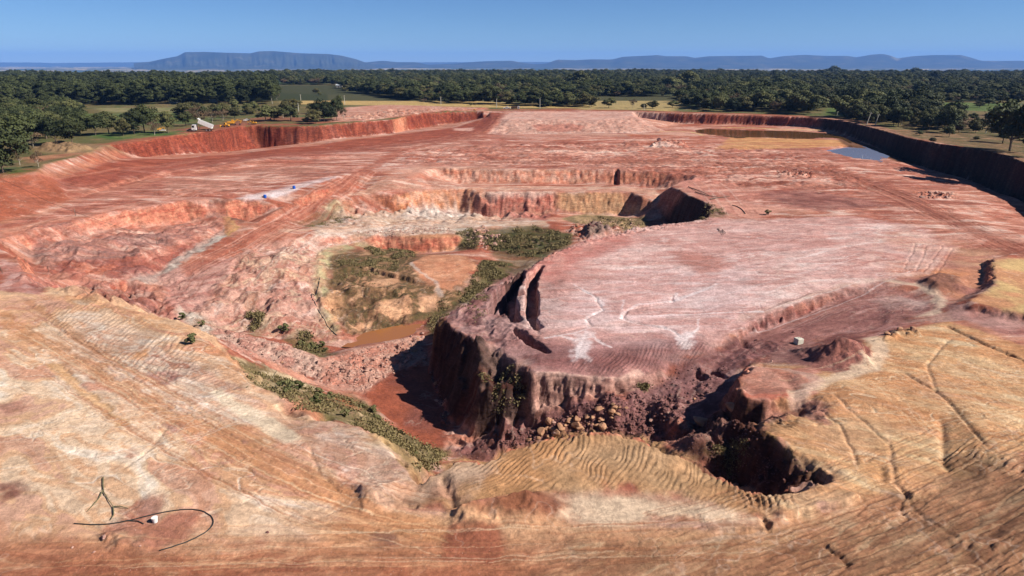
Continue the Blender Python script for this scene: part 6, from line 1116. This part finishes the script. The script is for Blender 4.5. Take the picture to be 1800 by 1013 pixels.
def excavator(loc, rz, s, reach=1.0):
    t_ = empty('excavator', loc, rz, s)
    for s_ in (-1, 1): MB().prism([(-2.0, .3), (-1.7, .02), (1.7, .02), (2.0, .3), (2.0, .6), (1.7, .85), (-1.7, .85), (-2.0, .6)], s_ * 1.3 - .28, s_ * 1.3 + .28).build('track', M['dark'], t_, .04)
    MB().box((0, 0, .6), (2.4, 2.0, .5)).box((0, 0, .95), (1.2, 1.2, .25)).build('undercarriage', M['dark'], t_); MB().prism([(-2.4, 1.1), (1.3, 1.1), (1.3, 1.7), (-.6, 1.9), (-.8, 2.1), (-2.3, 2.1), (-2.45, 1.8)], -1.25, 1.25).build('body', M['yellow'], t_, .06)
    MB().prism([(-.3, 1.75), (1.35, 1.75), (1.3, 2.2), (1.05, 3.0), (-.25, 3.0)], .35, 1.25).build('cab', M['yellow'], t_, .05); MB().prism([(-.1, 2.05), (1.2, 2.05), (1.0, 2.85), (-.1, 2.85)], 1.25, 1.265).build('side_window', M['glass'], t_); MB().prism([(1.345, 1.95), (1.36, 1.95), (1.08, 2.95), (1.07, 2.95)], .45, 1.15).build('windscreen', M['glass'], t_)
    MB().prism([(1.2, 1.4), (1.3, 1.9), (2.6, 3.9 * reach), (3.1, 4.0 * reach), (5.2, 3.1 * reach), (5.1, 2.8 * reach), (3.1, 3.5 * reach), (2.9, 3.4 * reach), (1.7, 1.5)], -.25, .15).build('boom', M['yellow'], t_); MB().prism([(5.0, 3.4 * reach), (5.5, 3.1 * reach), (4.7, 1.0), (4.4, 1.1)], -.2, .1).build('arm', M['yellow'], t_)
    MB().prism([(4.8, 1.1), (4.3, 1.15), (3.7, .6), (3.75, .1), (4.3, .0), (4.9, .5)], -.6, .5).build('bucket', M['dark'], t_); return t_
for px, py, wpx, rz, rch, lab in ((408, 220.5, 25, 8, .8, 'yellow excavator with boom lowered, right of the white dump truck'), (446, 219, 16, 185, .85, 'dark dusty yellow excavator under the bare trees, rightmost of the machines'), (281, 230, 13, 20, .9, 'yellow excavator half hidden by the tree row')):
    x, y, z = at(px, py); tag(excavator((x, y, z), math.radians(rz), wpx * mpp(x, y) / 8.0, rch), lab, 'excavator')
def loader(loc, rz, s):
    t_ = empty('wheel_loader', loc, rz, s); MB().prism([(-3.2, .9), (.4, .9), (.4, 1.7), (-.6, 2.0), (-3.1, 1.9)], -1.0, 1.0).prism([(.4, .9), (2.0, .8), (2.0, 1.3), (.4, 1.5)], -.5, .5).build('body', M['yellow'], t_, .05); MB().prism([(-.9, 1.95), (.5, 1.75), (.45, 3.1), (-.8, 3.1)], -.75, .75).build('cab', M['yellow'], t_, .04)
    MB().prism([(-.7, 2.15), (.35, 2.0), (.32, 2.95), (-.65, 2.95)], -.765, .765).build('windows', M['glass'], t_); [MB().prism([(1.0, 1.5), (1.2, 1.7), (3.4, .7), (3.3, .45)], s_ * .6 - .1, s_ * .6 + .1).build('lift_arm', M['yellow'], t_) for s_ in (-1, 1)]
    MB().prism([(3.2, .1), (4.3, .1), (4.35, .2), (3.6, .4), (3.5, 1.0), (3.7, 1.35), (3.2, 1.2)], -1.3, 1.3).build('bucket', M['yellow'], t_); wheels(t_, (1.3, -2.0), 1.0, .72, .5); return t_
x, y, z = at(396, 223.5); tag(loader((x, y, z), math.radians(175), 18 * mpp(x, y) / 7.6), 'yellow wheel loader on the rim, nearest to the red wall', 'wheel loader')
def tractor(loc, rz, s):
    t_ = empty('tractor', loc, rz, s); MB().prism([(-.2, .8), (1.9, .8), (1.95, 1.4), (-.2, 1.55)], -.4, .4).build('hood', M['red'], t_, .04); MB().prism([(-1.3, .9), (-.2, .9), (-.2, 2.4), (-1.2, 2.4)], -.6, .6).build('cab', M['red'], t_, .04); MB().prism([(-1.1, 1.5), (-.3, 1.5), (-.3, 2.25), (-1.1, 2.25)], -.615, .615).build('windows', M['glass'], t_); wheels(t_, (-.9,), .85, .8, .4); wheels(t_, (1.5,), .7, .42, .28); return t_
x, y, z = at(474, 212.5); tag(tractor((x, y, z), math.radians(200), 7 * mpp(x, y) / 3.4), 'small red tractor under the spreading trees on the rim', 'tractor')
x, y, z = at(834, 194.5); tag(excavator((x, y, z), math.radians(190), 8 * mpp(x, y) / 8.0, .8), 'tiny excavator on the rim above the dark far corner', 'excavator')
# ---------------------------------------------------------------- poles
def pole(px, py, hpx, lean=0, arm=True, lab=''):
    x, y, z = at(px, py); h = hpx * mpp(x, y) * 1.04; t_ = empty('utility_pole', (x, y, z - .2)); t_.rotation_euler = (0, math.radians(lean), 0)
    MB().tube([(0, 0, 0), (0, 0, h * .5), (0, 0, h + .2)], [.2, .17, .13], 10).build('pole', M['concrete'], t_)
    if arm:
        MB().box((0, 0, h * .93), (1.9, .12, .14)).build('crossarm', M['wood'], t_)
        for q_ in (-.8, 0.35, .8): MB().tube([(q_, 0, h * .93 + .07), (q_, 0, h * .93 + .3)], .06, 6).build('insulator', M['concrete'], t_)
    tag(t_, lab, 'utility pole'); return t_
for a_ in ((1523, 219, 21, 13, True, 'leaning pale utility pole with crossarm, left of the right-hand pair'), (1538, 220, 19, 12, True, 'leaning utility pole, right one of the pair on the right rim'), (1732, 234, 17, 16, False, 'short leaning pole beside the grey green bush on the right'), (1471, 203, 14, 8, False, 'thin pole in the green gap left of the leaning pair'), (949, 191, 17, 0, False, 'grey pole right of the distant dump truck'),
           (873, 190, 15, 0, False, 'pale pole left of the tiny white pickup'), (775, 184, 13, 0, True, 'pole at the right part of the tan field'), (606, 184, 15, 0, True, 'pole in the middle of the tan field'), (529, 179, 12, 0, True, 'pole at the left part of the tan field'), (525, 196, 14, 0, False, 'short pole between the bushy trees behind the rim'), (1132, 194, 9, 0, False, 'small post in front of the dry field'), (53, 178, 10, 0, True, 'utility pole among the trees at far left'), (139, 181, 12, 0, True, 'utility pole at the left end of the grass clearing')):
    pole(*a_)
# ---------------------------------------------------------------- small houses glimpsed among the trees
def house(px, py, wpx, rz, wall_, roof_, lab):
    x, y, z = at(px, py); w_ = wpx * mpp(x, y); s = w_ / 10; t_ = empty('house', (x, y, z), rz, s)
    wl = MB().box((0, 0, 1.4), (10, 7, 3.2)).prism([(-4.98, 3.0), (4.98, 3.0), (4.98, 3.02), (-4.98, 3.02)], -3.49, 3.49).build('wall', wall_, t_); MB().add([(-5.5, -4, 2.9), (5.5, -4, 2.9), (5.5, 0, 4.7), (-5.5, 0, 4.7), (-5.5, 4, 2.9), (5.5, 4, 2.9), (-5.5, -4, 3.06), (5.5, -4, 3.06), (5.5, 0, 4.88), (-5.5, 0, 4.88), (-5.5, 4, 3.06), (5.5, 4, 3.06)], [(0, 1, 2, 3), (3, 2, 5, 4), (6, 9, 8, 7), (9, 10, 11, 8), (0, 6, 7, 1), (4, 5, 11, 10), (0, 3, 9, 6), (3, 4, 10, 9), (1, 7, 8, 2), (2, 8, 11, 5)]).build('roof', roof_, t_)
    MB().box((-1, -3.52, 1.1), (1, .06, 2.1)).build('door', M['door'], t_)
    for q_ in (-3.4, 1.4, 3.5): MB().box((q_, -3.52, 1.6), (1.2, .06, 1.1)).build('window', M['glass'], t_)
    tag(t_, lab, 'house')
house(90, 172, 13, .1, M['wall'], M['tile'], 'small pale house with tiled roof among trees at far left'); house(101, 190, 7, .4, M['wall'], M['metalroof'], 'tiny white shed in the grove below the far-left house'); house(306, 181, 12, .0, M['wall'], M['metalroof'], 'white house glimpsed between trunks of the tall left wood')
house(375, 180, 11, .1, M['wall'], M['metalroof'], 'pale house glimpsed at right in the tall left wood'); house(597, 153.5, 11, .0, M['wall'], M['metalroof'], 'white roofed shed in the woodland above the tan field'); house(1387, 147, 12, .05, M['wall'], M['metalroof'], 'pale shed showing above the woodland on the right'); house(1355, 160, 11, 0, M['wall'], M['metalroof'], 'low light building in the woodland right of centre')
# ---------------------------------------------------------------- hoses, cables, branches, barrels
def path3(pts, lift=0.0): return [Vector(at(*p)) + Vector((0, 0, lift)) for p in pts]
def curve(pts, k=5):
    out = []
    for i in range(len(pts) - 1):
        p0, p1, p2, p3 = pts[max(i - 1, 0)], pts[i], pts[i + 1], pts[min(i + 2, len(pts) - 1)]
        for j in range(k): t_ = j / k; out.append(.5 * (2 * p1 + (p2 - p0) * t_ + (2 * p0 - 5 * p1 + 4 * p2 - p3) * t_ * t_ + (3 * p1 - p0 - 3 * p2 + p3) * t_ ** 3))
    return out + [pts[-1]]
def hose(pts, r, lab, lift=.0, mat='hose', name='hose', cat='hose', drape=True):
    Q = curve(path3(pts, 0))
    if drape: Q = [Vector((q_.x, q_.y, gz(q_.x, q_.y) + r + lift)) for q_ in Q]
    else: Q = [q_ + Vector((0, 0, lift)) for q_ in Q]
    tag(MB().tube([tuple(q_) for q_ in Q], r, 8).build(name, M[mat], smooth_=True), lab, cat)
hose([(130, 921), (165, 923), (200, 921), (240, 913), (290, 902), (325, 897.5), (350, 899), (368, 906), (375, 917), (370, 929), (350, 943), (318, 957), (280, 969)], .05, 'long black hose curled in an oval on the pale foreground soil')
hose([(212, 919), (225, 917), (240, 917), (252, 922)], .05, 'short black piece of hose crossing the end of the oval one')
hose([(563, 494), (556, 510), (547, 516), (553, 533), (569, 558), (580, 577), (592, 592)], .1, 'black hose running down the slope beside the overgrown face')
hose([(1287, 362), (1295, 364), (1304, 369), (1310, 376)], .1, 'dark bent hose lying beyond the shadowed hole')
def cable(pts, lab, posts=()):
    Q = [v + Vector((0, 0, 1.1)) for v in path3(pts)]; t_ = empty('cable_run', tuple(path3([pts[0]])[0])); o = Vector(t_.location); MB().tube([tuple(q_ - o) for q_ in Q], .035, 6).build('cable', M['hose'], t_)
    for p in posts: q_ = path3([p])[0] - o; MB().tube([tuple(q_ + Vector((0, 0, -.2))), tuple(q_ + Vector((0, 0, 1.9)))], .06, 6).build('stake', M['wood'], t_)
    tag(t_, lab, 'cable')
cable([(-6, 318), (43, 340), (90, 364), (133, 380), (160, 390), (200, 402), (240, 418), (275, 427), (293, 430)], 'thin dark cable sagging over stakes along the left benches', [(133, 380), (275, 427)]); cable([(437, 460), (480, 458), (530, 466), (585, 475)], 'thin cable running right from a stake toward the overgrown face', [(437, 460)])
def branch(segs, lab, r=.07, mat='bark_d'):
    o0 = path3([segs[0][0]])[0]; t_ = MB()
    for s_ in segs: Q = [q_ + Vector((R_.uniform(-.05, .05), 0, r + .02 + .12 * R_.random())) - o0 for q_ in path3(s_)]; t_.tube([tuple(q_) for q_ in Q], [r * (1 - .6 * i / (len(Q) - 1)) for i in range(len(Q))], 6)
    o = t_.build('dead_branch', M[mat]); o.location = o0; tag(o, lab, 'branch')
branch([[(182, 842), (181, 855), (183, 868), (193, 883), (200, 893)], [(200, 893), (212, 894), (227, 896)], [(181, 867), (174, 880), (165, 888), (153, 902)], [(200, 893), (201, 908), (196, 916)], [(170, 884), (160, 894)]], 'forked dead branch on the cream soil above the oval hose')
branch([[(1215, 332), (1232, 338), (1246, 345)], [(1222, 339), (1240, 345), (1262, 348)], [(1248, 352), (1260, 349), (1283, 346)], [(1210, 330), (1220, 334)]], 'fallen dry branches on the pale ground beyond the shadowed hole', .16, 'bark'); branch([[(460, 677), (475, 672), (487, 655)], [(434, 682), (455, 676)]], 'fallen stick in the overgrown strip on the left rim', .07)
branch([[(42, 456), (48, 463), (55, 465)], [(84, 468), (86, 480)], [(0, 470), (6, 482)]], 'dry stick near the left edge on the pink bench', .06, 'bark'); branch([[(1270, 405), (1276, 412)], [(1262, 403), (1272, 414)]], 'small dark stick on the back of the pink plateau', .12, 'bark')
def barrel(px, py, lab):
    x, y, z = at(px, py); t_ = empty('barrel', (x, y, z)); MB().tube([(0, 0, 0), (0, 0, .05), (0, 0, .4), (0, 0, .44), (0, 0, .85), (0, 0, .9)], [.42, .45, .45, .48, .45, .42], 16).build('drum', M['blue'], t_); MB().tube([(0, 0, .9), (0, 0, .93)], .4, 16).build('lid', M['blue'], t_); tag(t_, lab, 'barrel')
barrel(466, 348, 'blue barrel on the pale strip, the nearer of two'); barrel(517, 332, 'blue barrel on the pale strip, the farther of two')
x, y, z = at(1403, 604); t_ = empty('concrete_block', (x, y, z)); t_.rotation_euler = (0, .04, .35); MB().box((0, 0, .5), (1.1, 1.0, 0.95)).build('block', M['concrete'], t_, .06); MB().tube([(-.25, 0, 1.0), (-.1, 0, 1.15), (.1, 0, 1.15), (.25, 0, 1.0)], .03, 6).build('lifting_loop', M['dark'], t_); tag(t_, 'pale square concrete block beside the dark cone of spoil', 'concrete block')
x, y, z = at(273, 918); t_ = empty('bucket', (x, y, z)); MB().tube([(0, 0, 0), (0, 0, .45)], [.2, .26], 14).build('pail', M['white'], t_); MB().tube([(0, 0, .45), (0, 0, .47)], .27, 14).build('lid', M['white'], t_); tag(t_, 'small white bucket standing inside the loop of the hose', 'bucket')
# ---------------------------------------------------------------- rocks
def rock_mat(name, c1, c2):
    m = paint_mat(name, c1, .95, .2, 1.2); r = [n for n in m.node_tree.nodes if n.type == 'VALTORGB'][0]; r.color_ramp.elements[0].color = (*lin(c2, .55), 1); r.color_ramp.elements[1].color = (*lin(c1, .6), 1); return m
RM = [rock_mat('pink_rock', (214, 176, 156), (180, 124, 108)), rock_mat('tan_rock', (206, 160, 122), (176, 120, 92)), rock_mat('maroon_rock', (152, 104, 96), (112, 72, 66))]
def rock_arr(seed, sub=2, flat=.6):
    import bmesh
    b = bmesh.new(); bmesh.ops.create_icosphere(b, subdivisions=sub, radius=1); g_ = random.Random(seed); pl = [(Vector((g_.uniform(-1, 1), g_.uniform(-1, 1), g_.uniform(-1, 1))).normalized(), g_.uniform(.5, .85)) for _ in range(9)]
    sx, sy = g_.uniform(.8, 1.25), g_.uniform(.7, 1.0)
    for v in b.verts:
        for n, d in pl:
            k = v.co.dot(n)
            if k > d: v.co -= n * (k - d)
        v.co = Vector((v.co.x * sx, v.co.y * sy, v.co.z * flat))
    V = np.array([tuple(v.co) for v in b.verts]); Fc = np.array([[v.index for v in f.verts] for f in b.faces]); b.free(); return V, Fc
RK = [rock_arr(100 + i, 2, [.55, .7, .45, .8, .6, .5][i]) for i in range(6)]
RO = {}
nrock = 0
def boulder(x, y, s, mi, lab, grp, sink=.3):
    global nrock
    k = (nrock % 6, mi); nrock += 1
    if k not in RO:
        V, Fc = RK[k[0]]; m_ = bpy.data.meshes.new('boulder'); m_.from_pydata(V.tolist(), [], Fc.tolist()); m_.materials.append(RM[mi]); RO[k] = m_
    o = bpy.data.objects.new('boulder', RO[k]); C.objects.link(o); o.location = (x, y, gz(x, y) + s * .5 * (1 - sink) - s * .1); o.scale = (s, s, s); o.rotation_euler = (R_.uniform(-.3, .3), R_.uniform(-.3, .3), R_.uniform(0, 6.28)); tag(o, lab, 'rock', grp)
def scatter(poly, n):
    Q = W(poly); xs = [q_[0] for q_ in Q]; yy = [q_[1] for q_ in Q]; out = []; tries = 0
    while len(out) < n and tries < n * 60:
        tries += 1; x, y = R_.uniform(min(xs), max(xs)), R_.uniform(min(yy), max(yy))
        if pt_in(x, y, Q): out.append((x, y))
    return out
for px, py, w_, mi, lab in ((1146, 741, 12, 0, 'white topped boulder alone on the purple ramp'), (1285, 727, 26, 1, 'big tan boulder between the two black hollows'), (1232, 745, 36, 1, 'broad light boulder on the brown ridge left of the hollow'), (1100, 728, 9, 1, 'tan boulder on the ramp foot right of the boulder heap'), (1356, 637, 7, 0, 'pale stone on the track near the spoil cone'), (1440, 733, 6, 2, 'flat dark stone on the yellow bench'), (183, 949, 12, 0, 'pale stone in the dark hollow left of the hose'), (127, 962, 6, 0, 'leftmost pale stone at the bottom left'), (165, 970, 7, 0, 'pale stone just under the dark hollow'), (247, 963, 5, 0, 'small pale stone below the white bucket'), (470, 936, 9, 2, 'dark flat clod on the orange track'), (1560, 588, 16, 1, 'rounded tan boulder in the shadowed nick above the yellow bench'), (1603, 585, 14, 1, 'tan boulder right of the rounded one above the yellow bench'), (1580, 586, 14, 1, 'middle boulder of three above the yellow bench'), (1330, 598, 6, 2, 'dark stone at the corner of the sunken basin'), (1395, 584, 7, 2, 'dark upright clod standing in the basin'), (1158, 254, 14, 2, 'dark clod heap on the distant red floor')):
    x, y, z = at(px, py); boulder(x, y, w_ * mpp(x, y) / 2.0, mi, lab, None)
ROCKSETS = [([(930, 770), (960, 742), (1010, 730), (1090, 728), (1085, 748), (1000, 760), (950, 775)], 46, (.35, .95), 1, 'tan boulder of the heap at the foot of the fluted cliff', 'boulders at the foot of the fluted cliff'), ([(700, 600), (745, 580), (750, 640), (735, 650), (690, 640)], 34, (.3, .8), 0, 'pale boulder heaped between pool and red mud floor', 'boulders between pool and mud floor'), ([(600, 640), (680, 625), (700, 650), (640, 690), (600, 670)], 32, (.25, .7), 0, 'pink boulder on the rubble bank by the mud floor', 'boulders on the rubble bank'),
            ([(830, 412), (850, 400), (870, 412), (900, 418), (880, 432), (845, 438)], 26, (.5, 1.3), 0, 'pale block of the rockfall beside the upper green patch', 'blocks of the rockfall'), ([(750, 650), (765, 660), (790, 740), (782, 750), (765, 700)], 14, (.3, .7), 2, 'dark boulder along the shaded foot of the plateau cliff', 'boulders along the shaded cliff foot'), ([(1615, 341), (1680, 343), (1680, 349), (1620, 349)], 16, (.5, 1.1), 0, 'pale block in the row of rubble on the right floor', 'blocks in the rubble row'), ([(1100, 760), (1180, 700), (1240, 690), (1180, 740)], 22, (.25, .6), 2, 'purple stone on the ramp below the plateau', 'stones on the ramp'), ([(600, 208), (660, 200), (720, 200), (700, 206), (640, 214)], 26, (.6, 1.2), 0, 'pink block scattered on the pink ground behind the left wall', 'blocks behind the left wall'), ([(400, 600), (500, 625), (560, 650), (520, 660), (430, 630)], 24, (.25, .6), 0, 'flat pink slab on the winding rubble path', 'slabs on the rubble path'), ([(1000, 400), (1060, 396), (1070, 410), (1010, 416)], 12, (.5, 1.1), 2, 'grey block on the small mound before the shadowed hole', 'blocks on the small mound')]
for poly, n, (s0, s1), mi, lab, grp in ROCKSETS:
    for x, y in scatter(poly, n): boulder(x, y, (s0 + (s1 - s0) * R_.random() ** 1.8) * .85, mi if R_.random() < .8 else R_.randrange(3), lab, grp)
def rubble_stuff(name, sets, mi, label):
    V_, F_ = [], []; o_ = 0; base = [rock_arr(200 + i, 1, .6) for i in range(5)]; g_ = np.random.default_rng(9)
    for poly, n, s0, s1 in sets:
        for x, y in scatter(poly, n):
            V, Fc = base[int(g_.integers(0, 5))]; s_ = s0 + (s1 - s0) * g_.random() ** 2; a_ = g_.uniform(0, 6.28); c, d = math.cos(a_), math.sin(a_)
            Vr = np.stack([V[:, 0] * c - V[:, 1] * d, V[:, 0] * d + V[:, 1] * c, V[:, 2]], 1) * s_ + np.array([x, y, gz(x, y) + s_ * .15]); V_.append(Vr); F_.append(Fc + o_); o_ += len(V)
    m_ = bpy.data.meshes.new(name); m_.from_pydata(np.concatenate(V_).tolist(), [], np.concatenate(F_).tolist()); m_.materials.append(RM[mi]); o = bpy.data.objects.new(name, m_); C.objects.link(o); tag(o, label, 'rubble', kind='stuff')
rubble_stuff('rubble', [(RUB['path'], 1500, .06, .32), ([(565, 632), (690, 600), (735, 598), (745, 640), (690, 655), (640, 690), (560, 672)], 700, .06, .3), (RUB['grassedge'], 260, .15, .5), (RUB['bench'], 350, .1, .4), (RUB['hole'], 260, .12, .5), (RUB['west'], 200, .06, .25), (RUB['rim1'], 250, .1, .35), ([(480, 500), (560, 470), (560, 600), (480, 560)], 250, .06, .25), ([(100, 940), (280, 930), (560, 940), (900, 960), (1000, 1010), (100, 1010)], 260, .02, .07), (RUB['pile'], 300, .2, .6), (RUB['far2'], 60, .2, .5)], 0, 'loose pale pink rubble strewn over banks and benches')
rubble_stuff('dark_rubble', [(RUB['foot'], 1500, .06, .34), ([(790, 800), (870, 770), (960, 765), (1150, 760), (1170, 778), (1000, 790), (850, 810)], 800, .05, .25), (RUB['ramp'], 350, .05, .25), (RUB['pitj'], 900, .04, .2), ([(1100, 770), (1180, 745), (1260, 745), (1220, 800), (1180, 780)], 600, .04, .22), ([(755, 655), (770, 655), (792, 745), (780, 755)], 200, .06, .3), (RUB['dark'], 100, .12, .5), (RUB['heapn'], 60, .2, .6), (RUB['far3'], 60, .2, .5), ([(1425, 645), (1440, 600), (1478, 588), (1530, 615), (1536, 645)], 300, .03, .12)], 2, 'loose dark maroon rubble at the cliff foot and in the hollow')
# ---------------------------------------------------------------- pit vegetation
def grass(name, sets, label, mat):
    g_ = np.random.default_rng(21); PP, NN, SS = [], [], []
    for poly, n, h in sets:
        for x, y in scatter(poly, int(n * 1.2)):
            if float(vnoise(np.array([x / 2.6]), np.array([y / 2.6]), 77)[0]) + .5 * float(vnoise(np.array([x]), np.array([y]), 78)[0]) < .12: continue
            z = gz(x, y)
            for k in range(7): PP.append((x + g_.normal() * .3, y + g_.normal() * .3, z + h * g_.uniform(.1, .9))); NN.append((g_.normal(), g_.normal(), .35)); SS.append(h * .32)
    PP = np.array(PP); NN = np.array(NN); NN /= np.linalg.norm(NN, axis=1)[:, None]
    o = bpy.data.objects.new(name, leaf_mesh(name, PP, NN, np.array(SS), mat, g_)); C.objects.link(o); tag(o, label, 'vegetation', kind='stuff')
_lm = leaf_mesh
grass('undergrowth', [([(427, 655), (450, 650), (500, 670), (560, 690), (640, 705), (690, 755), (790, 795), (770, 828), (735, 840), (700, 800), (650, 765), (600, 735), (530, 720), (480, 690)], 3000, .42), ([(380, 605), (440, 640), (520, 665), (560, 690), (500, 690), (420, 650)], 500, .28), ([(855, 405), (935, 398), (1005, 412), (1000, 428), (960, 452), (920, 452), (860, 438), (850, 430)], 2200, .7), ([(800, 402), (850, 404), (840, 436), (805, 440)], 500, .5), ([(850, 460), (905, 462), (890, 490), (830, 520), (800, 545), (830, 490)], 1000, .55), ([(640, 435), (720, 436), (735, 452), (660, 455)], 500, .6),
      ([(420, 560), (455, 540), (475, 575), (450, 590)], 450, .5), ([(505, 600), (535, 575), (560, 600), (600, 620), (560, 628), (520, 615)], 600, .55), ([(590, 460), (700, 450), (700, 480), (600, 490)], 600, .5), ([(590, 490), (640, 480), (740, 510), (760, 550), (700, 580), (620, 590)], 350, .3), ([(770, 530), (860, 495), (800, 560), (745, 575)], 500, .5), ([(1040, 380), (1140, 382), (1160, 396), (1060, 394)], 400, .5), ([(1220, 372), (1270, 368), (1280, 378), (1230, 390)], 250, .5), ([(1250, 795), (1290, 790), (1330, 820), (1290, 840)], 250, .3), ([(1110, 690), (1150, 670), (1130, 695)], 120, .4), ([(830, 680), (900, 640), (930, 700), (870, 740)], 350, .4), ([(580, 380), (640, 385), (600, 395), (540, 400)], 200, .4), ([(790, 560), (850, 515), (880, 530), (820, 580)], 250, .35)],
      'olive grass and weeds covering ledges and slopes in the pit', LF['grass'])
def shrub(x, y, s, lab, grp):
    k = 'shrub'
    if k not in KINDS:
        t_ = empty('shrub', (0, 0, 0)); b = MB(); [b.tube([(0, 0, -.1), (math.cos(a_) * .25, math.sin(a_) * .25, .6)], [.04, .015], 5) for a_ in (0, 1.3, 2.5, 3.8, 5.0)]; b.build('stem', M['bark'], t_); o = bpy.data.objects.new('foliage', crown_mesh('foliage', 5, 1.2, .7, .1, 9, 500, LF['shrub'], .12)); C.objects.link(o); o.parent = t_; KINDS[k] = t_; t_.location = (x, y, gz(x, y)); t_.scale = (s, s, s)
    else: t_ = dup(KINDS[k], (x, y, gz(x, y)), R_.uniform(0, 6.28), s)
    tag(t_, lab, 'shrub', grp)
for px, py, s, lab in ((320, 562, 1.2, 'small green shrub at the rim of the pale bank'), (355, 576, 1.0, 'small green shrub just below the first on the pale bank'), (338, 604, 1.3, 'olive shrub at the edge of the orange slope'), (524, 684, 1.2, 'bright green shrub in the overgrown strip'), (498, 580, 1.6, 'dark shrub on the rubbly pink slope'), (1350, 378, 1.2, 'tiny shrub beyond the shadowed hole'), (503, 694, 1.5, 'shrub over the dark nick in the rim')):
    x, y, z = at(px, py); shrub(x, y, s, lab, None)
for poly, n, lab, grp in (([(390, 600), (440, 650), (540, 690), (640, 710), (700, 760), (740, 800), (690, 790), (560, 720), (440, 670)], 12, 'dull green shrub in the weedy strip along the near rim', 'shrubs in the weedy strip'), ([(870, 425), (1000, 415), (980, 440), (920, 450)], 7, 'green bush crowding the upper green patch', 'bushes of the upper green patch'), ([(505, 600), (535, 580), (560, 600), (595, 620), (560, 626)], 8, 'green bush in the hollow at the slope foot', 'bushes in the slope foot hollow')):
    for x, y in scatter(poly, n): shrub(x, y, R_.uniform(.45, 1.1), lab, grp)
# ---------------------------------------------------------------- air
hz = MB().box((0, 14600, 180), (46000, 30800, 540)).build('haze', bpy.data.materials.new('haze')); hz['kind'] = 'stuff'; tag(hz, 'thin blue haze over the plain', 'haze')
m_ = hz.data.materials[0]; m_.use_nodes = True; t_ = m_.node_tree; t_.nodes.remove(t_.nodes['Principled BSDF']); pv = mk(t_, 'ShaderNodeVolumePrincipled'); pv.inputs['Color'].default_value = (.2, .44, 1, 1); pv.inputs['Density'].default_value = 0.00004; pv.inputs['Anisotropy'].default_value = 0.0
t_.links.new(pv.outputs[0], t_.nodes['Material Output'].inputs['Volume'])
print('all', time.time() - T0)
